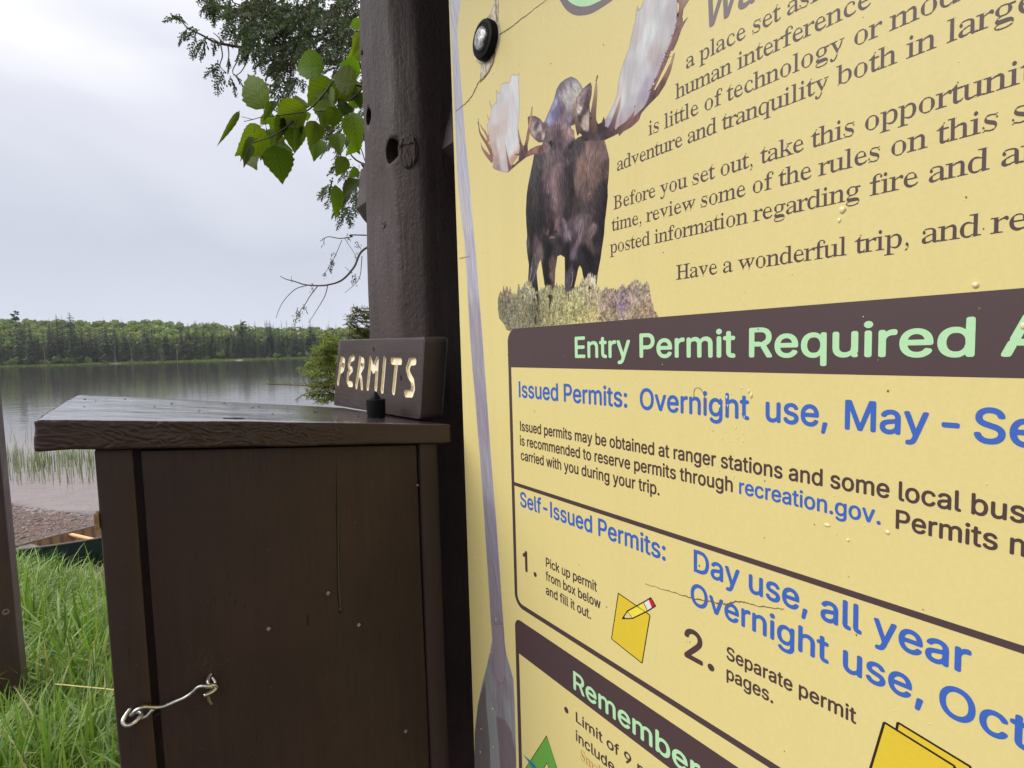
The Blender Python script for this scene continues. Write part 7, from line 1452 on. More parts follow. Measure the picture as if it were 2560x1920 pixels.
# one straw coloured stalk lying across the grass
P = [onground(x, y, z) for x, y, z in ((138, 1710, 0.32), (200, 1716, 0.33), (262, 1722, 0.34), (300, 1727, 0.34))]
label(MB().tube(spline(P, 4), 0.0021, 6).build('grass_stalk', plain('dry straw', srgb(186, 172, 112), 0.7), base=tuple(P[1])), 'dry straw coloured grass stalk lying across the green grass', 'stalk')

# ------------------------------------------------------------------ reeds in the shallows
def reeds(n, seed):
    r = np.random.default_rng(seed); V = []; Fc = []; C = []
    while len(Fc) < n * 3:
        px = r.uniform(-300, 560); dd = 12.2 + r.random() ** 0.8 * 3.4
        if r.random() < 0.10: dd = r.uniform(15, 23)
        q = ray(px, 1150); q = q[:2] / q[1]; x, y = q * dd
        if shore_s(x, y) < 6.3 + 0.9 * vnoise(x * 0.6, y * 0.6 + 3): continue
        if r.random() > 0.25 + vnoise(x * 0.7 + 4, y * 0.7): continue
        h = r.uniform(0.2, 0.5) * (1.5 if dd > 15.6 else 1.0); a = r.random() * 6.283; ln = abs(r.normal(0, 0.22))
        d = np.array([math.cos(a), math.sin(a), 0]); w = 0.0062; s = np.array([1.0, 0.15, 0]) * w
        p0 = np.array([x, y, LAKE_Z - 0.15]); p1 = p0 + Z * (h * 0.55 + 0.15) + d * ln * h * 0.3; p2 = p0 + Z * (h + 0.15) + d * ln * h * 0.9
        n0 = len(V); V += [p0 - s, p0 + s, p1 - s * 0.8, p1 + s * 0.8, p2]; Fc += [(n0, n0 + 1, n0 + 3), (n0, n0 + 3, n0 + 2), (n0 + 2, n0 + 3, n0 + 4)]
        c = np.array((0.15, 0.22, 0.06)) * r.uniform(0.6, 1.3) if r.random() < 0.9 else np.array((0.24, 0.24, 0.12))
        C += [c] * 5
    return np.array(V), np.array(Fc), np.array(C)
v, f, c = reeds(1300, 3)
label(obj('reeds', v, f, tinted('reed stems', 0.5, 0.4), colors=c), 'thin green reeds standing in the shallow water near the beach', 'reeds', None, 'stuff')
# pebbles on the beach
r = np.random.default_rng(8); ico = bmesh.new(); bmesh.ops.create_icosphere(ico, subdivisions=1, radius=1); ico.verts.ensure_lookup_table()
iv = np.array([v.co[:] for v in ico.verts]); ifc = np.array([[v.index for v in f.verts] for f in ico.faces]); ico.free()
VV = []; FF = []; CC = []; n0 = 0
while len(VV) < 5200:
    px = r.uniform(-120, 420); dd = r.uniform(5.0, 10.6); q = ray(px, 1300); q = q[:2] / q[1]; x, y = q * dd; s = shore_s(x, y)
    if s < 3.4 or s > 6.05: continue
    z = float(ground_z(x, y)); k = r.uniform(0.008, 0.026) * (1.0 if r.random() < 0.95 else 1.7); a = r.random() * 6.28
    w = iv * np.array([k, k * r.uniform(0.6, 1), k * r.uniform(0.4, 0.7)]) * (1 + 0.25 * (r.random((len(iv), 1)) - 0.5))
    w = np.stack([w[:, 0] * math.cos(a) - w[:, 1] * math.sin(a) + x, w[:, 0] * math.sin(a) + w[:, 1] * math.cos(a) + y, w[:, 2] + z + k * 0.15], 1)
    t = r.random(); c = np.array((0.14, 0.088, 0.070)) if t < 0.5 else np.array((0.17, 0.135, 0.12)) if t < 0.72 else np.array((0.085, 0.06, 0.05)) if t < 0.94 else np.array((0.26, 0.22, 0.20))
    VV.append(w); FF.append(ifc + n0); CC.append(np.repeat(c[None] * r.uniform(0.7, 1.3), len(w), 0)); n0 += len(w)
label(obj('pebbles', np.vstack(VV), np.vstack(FF), tinted('wet pebbles', 0.5, 0.5), smooth=True, colors=np.vstack(CC)), 'reddish grey pebbles covering the small beach', 'gravel', None, 'stuff')
# driftwood twig at the waterline by the left post
P = [onground(x, y, LAKE_Z + h) for x, y, h in ((-10, 1275, 0.02), (10, 1268, 0.05), (22, 1262, 0.1), (32, 1258, 0.16))]
label(MB().tube(spline(P, 4), np.linspace(0.012, 0.005, 13), 6).build('driftwood', plain('grey driftwood', srgb(110, 98, 88), 0.85), base=tuple(P[0])), 'small grey driftwood stick at the waterline beside the left post', 'driftwood')

# ------------------------------------------------------------------ paper birch beside the kiosk
def leafpoly(base, tip, width, nrm_, r, fold=0.18, bend=0.12):
    """ovate toothed leaf from stalk end to drip tip"""
    base, tip = np.array(base), np.array(tip); ax = tip - base; l = np.linalg.norm(ax); ax = ax / l
    sd = np.cross(nrm_, ax); sd /= np.linalg.norm(sd) + 1e-9; up = np.cross(ax, sd)
    ts_ = np.linspace(0, 1, 15); hw = np.interp(ts_, [0, 0.04, 0.14, 0.28, 0.42, 0.6, 0.78, 0.88, 0.95, 1.0], [0.0, 0.42, 0.84, 1.0, 0.97, 0.76, 0.42, 0.2, 0.09, 0.0]) * width / 2
    V = []; Fc = []
    for i, (t, h) in enumerate(zip(ts_, hw)):
        z_ = -bend * l * (2 * t - 1) ** 2 * 0.6 + 0.012 * l * math.sin(t * 40)
        tooth = 1 + (0.07 if i % 2 else -0.045) * (1 if 0.05 < t < 0.93 else 0)
        back = -0.03 * l * math.exp(-((t) / 0.06) ** 2) * 0
        c = base + ax * (t * l + back) + up * z_
        for s, k in ((-1, 1.0), (-0.5, 0.5), (0, 0), (0.5, 0.5), (1, 1.0)):
            wv_ = fold * abs(s) * h * 0.9 + 0.015 * l * math.sin(t * 30 + abs(s) * 3) * abs(s)
            V.append(c + sd * (s * h * (tooth if abs(s) == 1 else 1)) + up * wv_ + ax * (0.05 * l * abs(s) * (0.5 - t) * (1 if t < 0.5 else 0.3)))
    for i in range(14):
        for k in range(4): a = i * 5 + k; Fc.append((a, a + 1, a + 6, a + 5))
    return V, Fc
m, nt, bs = material('birch leaf'); a_ = N(nt, 'ShaderNodeAttribute'); a_.attribute_name = 'tint'
tcu = N(nt, 'ShaderNodeUVMap'); sepu = N(nt, 'ShaderNodeSeparateXYZ'); L(nt, tcu.outputs[0], sepu.inputs[0])
ax_ = N(nt, 'ShaderNodeMath', operation='ABSOLUTE'); L(nt, sepu.outputs[0], ax_.inputs[0])
dg_ = N(nt, 'ShaderNodeMath', operation='MULTIPLY_ADD'); L(nt, ax_.outputs[0], dg_.inputs[0]); dg_.inputs[1].default_value = -0.32; L(nt, sepu.outputs[1], dg_.inputs[2])
sn = N(nt, 'ShaderNodeMath', operation='SINE'); ml = N(nt, 'ShaderNodeMath', operation='MULTIPLY'); L(nt, dg_.outputs[0], ml.inputs[0]); ml.inputs[1].default_value = 52.0; L(nt, ml.outputs[0], sn.inputs[0])
vein = mapr(nt, sn.outputs[0], 0.80, 1.0); mid = mapr(nt, ax_.outputs[0], 0.0, 0.05, 1.0, 0.0)
vv_ = N(nt, 'ShaderNodeMath', operation='MAXIMUM'); L(nt, vein, vv_.inputs[0]); L(nt, mid, vv_.inputs[1])
c = mixc(nt, vv_.outputs[0], a_.outputs['Color'], mixc(nt, 1.0, a_.outputs['Color'], (0.62, 0.70, 0.55, 1), 'MULTIPLY'))
L(nt, c, bs.inputs['Base Color']); bs.inputs['Roughness'].default_value = 0.55; bs.inputs['Specular IOR Level'].default_value = 0.22
bump(nt, bs, sn.outputs[0], 0.15, 0.0012)
tr = N(nt, 'ShaderNodeBsdfTranslucent'); ms = N(nt, 'ShaderNodeMixShader'); ms.inputs[0].default_value = 0.48
L(nt, mixc(nt, 1.0, c, (1.7, 1.75, 0.45, 1), 'MULTIPLY'), tr.inputs['Color']); L(nt, bs.outputs[0], ms.inputs[1]); L(nt, tr.outputs[0], ms.inputs[2]); L(nt, ms.outputs[0], nt.nodes['Material Output'].inputs['Surface'])
M_leaf = m
M_twig = plain('birch twig bark', srgb(62, 52, 48), 0.7, nscale=120, namp=0.3)
M_bark = plain('dark tree bark', srgb(84, 74, 66), 0.9, nscale=26, namp=0.4, bumpd=0.01)
birch = thing('birch_tree', (-0.10, 2.55, 0.0), 'young birch with large toothed green leaves reaching out from behind the kiosk post', 'tree')
b8 = lambda x, y: (400 + x * 0.36176, y * 0.36176)
lv = []; rb = np.random.default_rng(12)
#   base, tip, width (all in the close-up's own units), depth, tone
LEAVES = [((1122, 440), (918, 475), 195, 1.78, 1.0), ((712, 738), (588, 492), 205, 1.72, 1.0), ((998, 742), (792, 845), 190, 1.80, 0.95), ((1205, 575), (1000, 735), 215, 1.92, 0.85), ((1130, 610), (1190, 770), 130, 1.9, 1.05),
 ((560, 755), (396, 1012), 42, 1.70, 0.7), ((790, 690), (706, 842), 56, 1.74, 0.7), ((735, 905), (520, 1095), 200, 1.76, 0.75), ((700, 870), (545, 1010), 120, 1.83, 0.9), ((800, 1000), (851, 1278), 205, 1.70, 0.62), ((1082, 832), (1036, 1022), 130, 1.78, 0.7),
 ((985, 845), (930, 1065), 86, 1.84, 1.2), ((905, 775), (925, 1060), 150, 1.82, 0.5), ((850, 780), (800, 1000), 90, 1.86, 0.55), ((790, 870), (728, 1155), 130, 1.86, 0.8), ((1355, 575), (1178, 520), 190, 1.86, 0.6), ((1385, 505), (1230, 440), 150, 1.92, 1.1), ((1345, 570), (1215, 705), 150, 1.95, 0.38),
 ((1325, 765), (1366, 1055), 165, 1.74, 1.0), ((1385, 960), (1285, 1082), 80, 1.8, 1.1), ((1285, 1082), (1213, 1222), 104, 1.76, 0.75), ((1225, 1272), (1219, 1522), 92, 1.74, 1.0), ((1372, 1225), (1250, 1375), 110, 1.86, 0.4), ((1375, 1165), (1298, 1235), 62, 1.9, 1.0), ((1400, 145), (1308, 195), 70, 1.85, 1.05), ((1390, 220), (1326, 390), 74, 1.85, 1.05),
 ((1215, 735), (1190, 895), 120, 1.84, 0.6), ((1150, 760), (1120, 905), 96, 1.9, 0.8), ((1310, 700), (1230, 800), 120, 1.95, 0.45), ((1005, 770), (1020, 840), 62, 1.9, 1.0), ((628, 985), (578, 1158), 66, 1.74, 0.55), ((650, 920), (555, 1100), 46, 1.72, 0.6), ((1390, 330), (1290, 420), 110, 1.97, 0.9), ((1395, 640), (1300, 760), 110, 1.98, 0.95), ((690, 880), (610, 1060), 140, 1.88, 0.65)]
VL = []; FL = []; CL_ = []; UL = []
def push_leaf(base_, tip_, width, nrm_, tone, r_):
    v, f = leafpoly(base_, tip_, width, nrm_, r_, r_.uniform(0.1, 0.55), r_.uniform(0.04, 0.3)); n0 = len(VL); VL.extend(v); FL.extend([tuple(i + n0 for i in q) for q in f])
    c = np.array((0.105, 0.165, 0.022)) * tone * np.array((r_.uniform(0.85, 1.2), 1, 1)); CL_.extend([c] * len(v))
    for i in range(15):
        for s in (-1, -.5, 0, .5, 1): UL.append((s, i / 14))
for (bx, by), (tx, ty), wd, dp_, tone in LEAVES:
    (x0, y0), (x1, y1) = b8(bx, by), b8(tx, ty); dp_ = dp_ + rb.uniform(-0.02, 0.02)
    p = at(x0, y0, dp_); q = at(x1, y1, dp_ + rb.uniform(-0.05, 0.05)); wm = wd * 0.36176 / F * dp_
    view = (CAM - p) / np.linalg.norm(CAM - p); nrm_ = view + rb.normal(0, 0.22, 3); nrm_ /= np.linalg.norm(nrm_)
    push_leaf(p, q, wm, nrm_, tone, rb)
for i in range(34):                                             # deeper leaves filling the cluster
    cx_, cy_ = (rb.uniform(760, 1370), rb.uniform(500, 960)) if i < 26 else (rb.uniform(560, 800), rb.uniform(880, 1040))
    if cy_ < 470 + (1370 - cx_) * 0.42: continue
    dp_ = rb.uniform(1.92, 2.15); a = rb.normal(-1.7, 0.7); l = rb.uniform(130, 200) * (1 if i < 26 else 0.7); p = at(*b8(cx_, cy_), dp_); q = at(*b8(cx_ + math.cos(a) * l * 0.6, cy_ - math.sin(a) * l), dp_ + rb.uniform(-.06, .06))
    nn_ = (CAM - p) / np.linalg.norm(CAM - p) + rb.normal(0, 0.5, 3); push_leaf(p, q, np.linalg.norm(q - p) * rb.uniform(0.6, 0.78), nn_, rb.uniform(0.45, 1.0), rb)
tw = MB()
def twig(pts, d0_, d1_, r0, r1):
    P = [at(*b8(x, y), d) for (x, y), d in zip(pts, np.linspace(d0_, d1_, len(pts)))]; P = spline(P, 6); tw.tube(P, np.linspace(r0, r1, len(P)), 7)
twig([(1560, 640), (1365, 590), (1225, 545), (1140, 640), (1050, 740), (960, 800), (870, 880), (780, 940), (700, 970), (622, 996)], 1.98, 1.72, 0.0045, 0.0013)
twig([(1520, 500), (1365, 645), (1290, 700), (1165, 757), (1080, 770)], 1.98, 1.84, 0.0035, 0.0014)
twig([(1000, 775), (890, 790), (790, 802), (700, 810), (640, 826), (580, 840)], 1.80, 1.72, 0.0018, 0.001); twig([(640, 826), (600, 815), (560, 806)], 1.72, 1.71, 0.001, 0.0008); twig([(735, 905), (730, 850), (720, 780), (712, 738)], 1.76, 1.72, 0.0009, 0.0008)
twig([(1430, 1150), (1375, 1000), (1310, 980), (1250, 1060), (1180, 1110)], 1.84, 1.78, 0.002, 0.0008)
for (bx, by), (tx, ty), wd, dp_, tone in LEAVES:
    if rb.random() < 0.75: twig([(bx + rb.uniform(-10, 45), by + rb.uniform(-60, 0)), (bx, by)], dp_, dp_, 0.0011, 0.0008)
tw.build('twig', M_twig, birch, True)
# more of the crown behind the post and sign, and the trunk
trk = [(-0.10, 2.55, -0.05), (-0.08, 2.52, 0.9), (-0.12, 2.5, 1.8), (-0.05, 2.55, 2.8), (-0.1, 2.6, 3.9)]
MB().tube(spline(trk, 6), np.linspace(0.045, 0.012, 25), 10).build('trunk', plain('young birch bark', srgb(128, 108, 92), 0.7, nscale=30, namp=0.35), birch, True)
br = MB()
for i in range(26):
    h = rb.uniform(1.5, 3.7); a = rb.uniform(-1.5, 1.6); d = np.array([math.cos(a), math.sin(a) * 0.8, 0.15]); o0 = np.array([-0.08, 2.53, h]); ln = rb.uniform(0.5, 1.1)
    P = [o0, o0 + d * ln * 0.5 + Z * 0.06, o0 + d * ln - Z * 0.08]; br.tube(spline(P, 5), np.linspace(0.006, 0.0015, 11), 6)
    for k in range(9):
        t = rb.uniform(0.3, 1.05); b0_ = o0 + d * ln * t + rb.normal(0, 0.05, 3); dr = np.array([rb.normal(0, .5), rb.normal(0, .5), -0.8]); dr /= np.linalg.norm(dr)
        if b0_[0] < -0.12 and True: continue
        nn_ = np.array([rb.normal(), rb.normal(), 1.0]); push_leaf(b0_, b0_ + dr * rb.uniform(0.06, 0.1), rb.uniform(0.05, 0.07), nn_, rb.uniform(0.6, 1.1), rb)
P = [np.array([-0.11, 2.5, 2.25]), np.array([-0.25, 2.3, 2.35]), at(*b8(1560, 640), 1.98)]; br.tube(spline(P, 6), np.linspace(0.008, 0.0045, 13), 7)
P = [np.array([-0.11, 2.5, 2.35]), np.array([-0.22, 2.25, 2.42]), at(*b8(1520, 500), 1.98)]; br.tube(spline(P, 6), np.linspace(0.007, 0.0035, 13), 7)
P = [np.array([-0.11, 2.5, 1.75]), at(*b8(1480, 1250), 2.0), at(*b8(1430, 1150), 1.84)]; br.tube(spline(P, 6), np.linspace(0.006, 0.002, 13), 7)
br.build('branch', M_twig, birch, True)
lo = obj('leaves', VL, FL, M_leaf, birch, smooth=True, colors=CL_)
uvl = lo.data.uv_layers.new(name='UVMap'); ui = np.array([l.vertex_index for l in lo.data.loops]); uvl.data.foreach_set('uv', np.array(UL, np.float32)[ui].ravel())

# ------------------------------------------------------------------ white cedar standing farther back
M_cedar = tinted('cedar scale leaves', 0.55, 0.3, 0, 0.2, trans=0.22)
cedar = thing('cedar_tree', (-0.55, 5.2, -0.4), 'tall white cedar with dense drooping sprays against the sky behind the birch leaves', 'tree')
rc = np.random.default_rng(31)
def spray(base_, dirn, ln, r, V, Fc, C, tone):
    """flat fern-like cedar spray: a drooping midrib with forked side shoots of scale leaves"""
    dirn = dirn / np.linalg.norm(dirn); sd = np.cross(dirn, Z + r.normal(0, 0.4, 3)); sd /= np.linalg.norm(sd)
    p = np.array(base_, float); d = dirn.copy(); steps = 9; hue = np.array((0.096, 0.122, 0.072)) * tone * np.array((r.uniform(0.85, 1.2), 1, r.uniform(0.85, 1.2)))
    def leafq(a, b, w):
        n0 = len(V); q = b - a; s = np.cross(q, CAM - a); s = s / (np.linalg.norm(s) + 1e-9) * 0.6 + r.normal(0, 0.4, 3); s = s / np.linalg.norm(s) * w; mid = (a + b) / 2
        V.extend([a, mid + s, b, mid - s]); Fc.append((n0, n0 + 1, n0 + 2, n0 + 3)); c = hue * r.uniform(0.7, 1.35); C.extend([c] * 4)
    for i in range(steps):
        st = ln / steps; q = p + d * st; leafq(p - d * st * .2, q, 0.0075)
        t = (i + 1) / steps; sl_ = ln * 0.42 * (1 - t * 0.75)
        for s in (-1, 1):
            dd = d * 0.75 + sd * s * 0.75 + r.normal(0, 0.15, 3); dd /= np.linalg.norm(dd); a = q; m_ = max(2, int(sl_ / 0.03))
            for k in range(m_):
                b_ = a + dd * sl_ / m_; leafq(a - dd * 0.004, b_, 0.0088)
                if k < m_ - 0 and r.random() < 0.8:
                    e_ = dd + sd * s * r.choice([-0.9, 0.9]) * 0.8 + r.normal(0, 0.2, 3); e_ /= np.linalg.norm(e_); leafq(b_, b_ + e_ * sl_ * 0.34, 0.0080)
                a = b_; dd = dd - Z * 0.10; dd /= np.linalg.norm(dd)
        p = q; d = d - Z * 0.09 + r.normal(0, 0.05, 3); d /= np.linalg.norm(d)
V = []; Fc = []; C = []
# branch tips measured on the photograph: (column, row, spread, count)
MASS = [(560, 10, 26, 6), (600, 40, 30, 8), (640, 70, 32, 9), (560, -50, 60, 12), (660, 20, 45, 16), (700, 60, 42, 15), (640, 115, 22, 5), (700, 110, 34, 12), (720, 150, 24, 7), (690, 175, 16, 4), (705, 215, 14, 4), (750, 90, 40, 16), (760, 30, 45, 18), (790, 130, 34, 11), (830, 70, 40, 16), (840, 130, 30, 9), (870, 40, 34, 13), (700, -40, 70, 22), (820, -40, 70, 22), (755, 205, 12, 3), (860, 190, 18, 5), (840, 330, 14, 4), (850, 345, 12, 3), (885, 480, 14, 4), (868, 520, 10, 3), (880, 420, 12, 3), (830, 470, 8, 2), (930, 100, 50, 14), (950, 300, 50, 12)]
tips = []
for cx_, cy_, sp_, nn_ in MASS:
    for k in range(int(nn_ * 2.2)):
        x, y = rc.normal(cx_, sp_ * 0.75), rc.normal(cy_ - 8, sp_ * 0.6); dp_ = rc.uniform(4.2, 5.2); p = at(x, y, dp_)
        d = np.array([rc.normal(-0.5, 0.5), rc.normal(-0.2, 0.5), rc.uniform(-1.1, 0.0)]); spray(p, d, rc.uniform(0.13, 0.24), rc, V, Fc, C, rc.uniform(0.55, 1.15)); tips.append(p)
# the lone branch reaching left
for x, y, dx, dy, l in ((455, 52, -.8, .4, .16), (470, 70, -.6, -.7, .16), (490, 85, -.3, -1, .2), (515, 95, -.2, -1, .2), (535, 98, 0.1, -1, .14), (500, 75, -.9, -.2, .16), (470, 62, -.9, .7, .13), (520, 90, -.8, -.8, .2), (545, 150, -.5, -1, .2), (560, 180, -.4, -.9, .2), (575, 190, .3, -1, .16), (550, 165, -.9, -.5, .16), (572, 140, 0, -1, .14), (585, 185, .6, -.7, .12), (640, 125, .2, -1, .16), (620, 120, -.2, -1, .12)):
    p = at(x, y, 4.5); spray(p, np.array([dx, rc.normal(0, .2), dy]), l * 1.05, rc, V, Fc, C, rc.uniform(0.7, 1.1))
# rest of the crown, above and behind the kiosk
for i in range(260):
    h = rc.uniform(2.6, 8.6); a = rc.random() * 6.283; rad = rc.uniform(0.3, 1.0) * np.interp(h, [2.6, 4, 8.6], [1.1, 1.5, 0.35])
    p = np.array([-0.1 + rad * math.cos(a), 5.7 + rad * math.sin(a), h])
    q = RW.T @ (p - CAM); xx, yy = CX - F * q[0] / q[2], CY + F * q[1] / q[2]
    if xx < 930 and yy > -60: continue
    spray(p, np.array([math.cos(a), math.sin(a), -0.5]), rc.uniform(0.16, 0.26), rc, V, Fc, C, rc.uniform(0.6, 1.1))
obj('foliage', V, np.array(Fc), M_cedar, cedar, colors=C)
MB().tube(spline([(-0.35, 5.6, -0.6), (-0.3, 5.6, 1.5), (-0.25, 5.6, 4.0), (-0.2, 5.6, 6.5), (-0.2, 5.6, 8.8)], 6), np.linspace(0.14, 0.02, 25), 12).build('trunk', M_bark, cedar, True)
br = MB()
def limb(pts, ds, r0, r1, stem=None):
    P = [at(x, y, d) for (x, y), d in zip(pts, ds)]
    if stem: P = [np.array([-0.27, 5.6, stem])] + P             # springs from the trunk at this height
    P = spline(P, 6); br.tube(P, np.linspace(r0, r1, len(P)), 7)
limb([(1165, 250), (1000, 190), (870, 158), (800, 155), (740, 135), (690, 125), (640, 126), (590, 116), (540, 106), (505, 88), (470, 70), (452, 50)], np.linspace(5.5, 4.5, 12), 0.035, 0.003, 4.25)
for pts in ([(552, 112), (556, 140), (550, 165), (566, 182)], [(598, 120), (594, 150), (582, 175), (585, 190)], [(620, 124), (618, 150), (604, 178), (588, 190)], [(570, 116), (572, 140), (566, 168)], [(560, 110), (545, 92), (533, 82)], [(545, 105), (530, 96), (520, 98)]): limb(pts, [4.5] * len(pts), 0.006, 0.003)
limb([(1150, 60), (960, 20), (830, 60), (740, 40), (650, 30), (580, 5)], np.linspace(5.5, 4.7, 6), 0.03, 0.004, 5.0)
limb([(1160, 160), (980, 110), (860, 110), (780, 90), (720, 95)], np.linspace(5.5, 4.7, 5), 0.028, 0.005, 4.6); limb([(740, 135), (722, 160), (708, 200)], [4.8] * 3, 0.008, 0.003); limb([(728, 180), (722, 240), (715, 270)], [4.7] * 3, 0.004, 0.002)
limb([(1120, -200), (930, -120), (800, -60), (700, -30)], np.linspace(5.4, 4.8, 4), 0.03, 0.006, 5.9); limb([(830, 60), (850, 20), (880, -20)], [5.0] * 3, 0.014, 0.008); limb([(1170, 520), (980, 430), (890, 400), (850, 330)], np.linspace(5.6, 4.8, 4), 0.02, 0.004, 3.1); limb([(980, 470), (900, 480), (870, 510)], [5.0, 4.8, 4.7], 0.01, 0.003)
# bare lichen hung branch below
lim = [([(1170, 640), (1000, 600), (912, 622), (885, 668), (855, 700), (820, 712), (790, 714), (760, 711), (735, 703), (715, 698), (700, 690)], 0.016, 0.003), ([(770, 713), (740, 722), (715, 745), (700, 768), (690, 795)], 0.005, 0.0022), ([(795, 714), (775, 740), (762, 762), (745, 785), (738, 806)], 0.006, 0.0022), ([(820, 711), (812, 740), (795, 770), (772, 806)], 0.006, 0.002), ([(912, 588), (880, 592), (850, 596), (820, 592), (800, 603)], 0.008, 0.003), ([(862, 596), (872, 612), (885, 632), (890, 650)], 0.004, 0.0018), ([(855, 600), (838, 640), (825, 665), (806, 690)], 0.004, 0.0018), ([(905, 640), (900, 690), (885, 712), (862, 732)], 0.005, 0.002), ([(730, 706), (728, 690), (745, 675)][:2], 0.003, 0.0015), ([(875, 680), (868, 672), (862, 668)], 0.003, 0.0015)]
for i, (pts, r0, r1) in enumerate(lim): limb(pts, np.linspace(4.3, 4.1, len(pts)), r0 * 0.75, r1 * 0.8, 2.55 if i == 0 else 2.75 if i == 4 else None)
for i in range(7): limb([(745 + i * 12, 712), (742 + i * 12 + rc.uniform(-8, 8), 712 + rc.uniform(-14, 16))], [4.1, 4.1], 0.003, 0.001) if i % 2 else None
br.build('branch', M_bark, cedar, True)
# pale lichen tufts
V = []; Fc = []; C = []
for x, y, n_ in ((746, 785, 26), (760, 768, 14), (738, 800, 14), (830, 658, 26), (826, 672, 18), (836, 640, 10), (888, 690, 14), (884, 705, 14), (810, 690, 8), (782, 722, 8), (870, 592, 10), (806, 600, 8), (895, 612, 16), (890, 640, 10)):
    for k in range(n_):
        p = at(rc.normal(x, 4.0), rc.normal(y, 6), 4.15); a = rc.normal(0, 1, 3); a /= np.linalg.norm(a); b_ = np.cross(a, rc.normal(0, 1, 3)); b_ /= np.linalg.norm(b_); n0 = len(V)
        V += [p - a * 0.016, p + b_ * 0.004, p + a * 0.016 - Z * 0.012, p - b_ * 0.004]; Fc.append((n0, n0 + 1, n0 + 2, n0 + 3)); C += [np.array((0.14, 0.15, 0.09)) * rc.uniform(0.5, 1.1)] * 4
label(obj('lichen', V, np.array(Fc), M_cedar, cedar, colors=C), 'pale hanging lichen', None, None, 'stuff')

# ------------------------------------------------------------------ young fir behind the name board
fir = thing('fir_tree', (-0.33, 2.35, 0.0), 'young fir with bright green needles poking out behind the PERMITS board', 'tree')
rf = np.random.default_rng(77)
M_fir = tinted('fir needles', 0.4, 0.45, 0, 0.2, trans=0.3)
V = []; Fc = []; C = []; tb = MB()
def shoot(pts, ds, nl, tone, side=None, r0=0.0022, dens=0.0035):
    P = spline([at(x, y, d) for (x, y), d in zip(pts, ds)], 6); tb.tube(P, np.linspace(r0, r0 * 0.5, len(P)), 6)
    tb.tube([np.array([-0.33, 2.35, P[0][2] - 0.06]), (np.array([-0.33, 2.35, P[0][2] - 0.03]) + P[0]) / 2, P[0]], [r0 * 1.6, r0 * 1.2, r0], 6)
    seg = np.linalg.norm(np.diff(P, axis=0), axis=1); tot = seg.sum(); cum = np.concatenate([[0], np.cumsum(seg)])
    for s in np.arange(0.004, tot, dens):
        i = min(np.searchsorted(cum, s) - 1, len(P) - 2); t = (s - cum[i]) / seg[i]; p = P[i] * (1 - t) + P[i + 1] * t; d = (P[i + 1] - P[i]) / seg[i]
        for k in range(2):
            q = rf.normal(0, 1, 3); q = q - d * (q @ d); q /= np.linalg.norm(q)
            if side is not None: q = q * 0.35 + np.array(side); q /= np.linalg.norm(q)
            q = q * 0.85 + d * 0.5; q /= np.linalg.norm(q); l = nl * rf.uniform(0.7, 1.15); w = np.cross(q, rf.normal(0, 1, 3)); w = w / np.linalg.norm(w) * 0.0012
            n0 = len(V); e_ = p + q * l; V.extend([p - w, p + w, e_ + w * 0.7, e_ - w * 0.7]); Fc.append((n0, n0 + 1, n0 + 2, n0 + 3))
            c = np.array((0.25, 0.31, 0.065)) * tone * rf.uniform(0.7, 1.3); C.extend([c] * 4)
shoot([(842, 962), (800, 966), (740, 963), (690, 961), (667, 960)], np.linspace(1.75, 1.7, 5), 0.014, 1.0, side=(-0.25, 0, 1.0), dens=0.006)
shoot([(845, 948), (828, 938), (800, 932), (775, 934)], np.linspace(1.75, 1.72, 4), 0.017, 1.0)
shoot([(842, 965), (800, 985), (770, 982), (738, 1000)], np.linspace(1.75, 1.68, 4), 0.013, 0.9, dens=0.006)
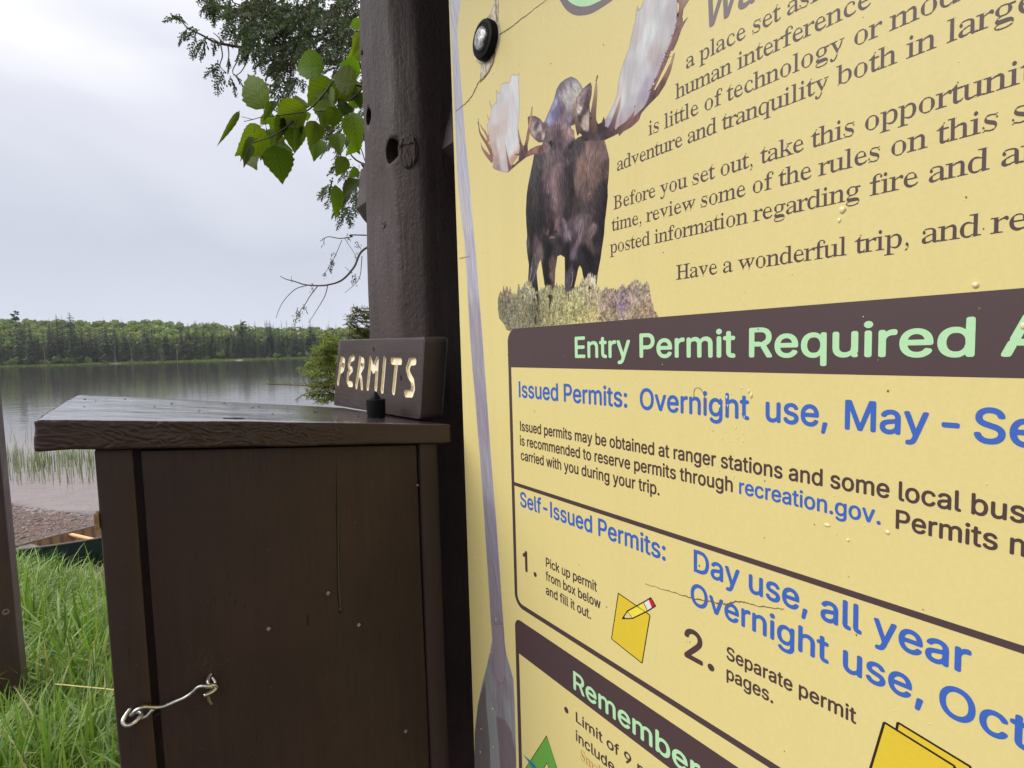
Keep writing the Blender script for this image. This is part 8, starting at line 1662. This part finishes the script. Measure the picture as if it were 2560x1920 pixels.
for i in range(58):
    x0 = rf.uniform(835, 905); y0 = rf.uniform(860, 1000); x1 = x0 - rf.uniform(45, 125) * (1 if y0 > 890 else 0.8); y1 = y0 + rf.uniform(-30, 34)
    x1 = max(x1, np.interp(y1, [850, 880, 930, 970, 1010], [790, 765, 735, 748, 768]) + rf.uniform(0, 30)); y1 = min(y1, 1005)
    shoot([(x0, y0), ((x0 + x1) / 2, (y0 + y1) / 2 - 4), (x1, y1)], [1.95, 1.88, 1.82 + rf.uniform(-.05, .05)], 0.018, rf.uniform(0.65, 1.15) if y0 < 960 else rf.uniform(0.5, 0.85))
for i in range(46):
    x0 = rf.uniform(885, 940); y0 = rf.uniform(775, 870); x1 = x0 - rf.uniform(8, 32); y1 = y0 + rf.uniform(-22, 14); x1 = max(x1, np.interp(y1, [760, 790, 840, 880], [888, 868, 862, 830]))
    shoot([(x0, y0), (x1, y1)], [2.1, 2.05], 0.018, rf.uniform(0.3, 0.6), dens=0.0045)
for i in range(40):
    h = rf.uniform(0.4, 1.75); a = rf.uniform(-0.6, 2.6); l = 0.42 * (1.9 - h) / 1.5 + 0.08; p0 = np.array([-0.33, 2.35, h]); p1 = p0 + np.array([math.cos(a), math.sin(a), 0.05]) * l
    def toq(p): q = RW.T @ (p - CAM); return (CX - F * q[0] / q[2], CY + F * q[1] / q[2]), -q[2]
    (a0, d0_), (a1, d1_) = toq(p0), toq(p1); shoot([a0, a1], [d0_, d1_], 0.018, rf.uniform(0.5, 0.9), dens=0.008)
obj('needles', V, np.array(Fc), M_fir, fir, colors=C)
tb.build('branch', plain('fir twig', srgb(112, 78, 54), 0.7, nscale=100, namp=0.3), fir, True)
MB().tube([(-0.33, 2.35, -0.05), (-0.33, 2.35, 1.0), (-0.34, 2.36, 1.95)], [0.022, 0.016, 0.004], 8).build('trunk', M_bark, fir, True)

# ------------------------------------------------------------------ thin moist air over the lake
hz = MB().box((-60, 330, 22.0), np.array([1050.0, 0, 0]), np.array([0, 420.0, 0]), Z * 31.0)
m = bpy.data.materials.new('moist air'); m.use_nodes = True; nt = m.node_tree
nt.nodes.remove(nt.nodes['Principled BSDF'])
pv = N(nt, 'ShaderNodeVolumePrincipled'); pv.inputs['Color'].default_value = (0.86, 0.88, 0.92, 1); pv.inputs['Density'].default_value = 0.00011; pv.inputs['Anisotropy'].default_value = 0.2
L(nt, pv.outputs[0], nt.nodes['Material Output'].inputs['Volume'])
label(hz.build('haze', m), 'thin pale haze in the air over the lake', None, None, 'stuff')
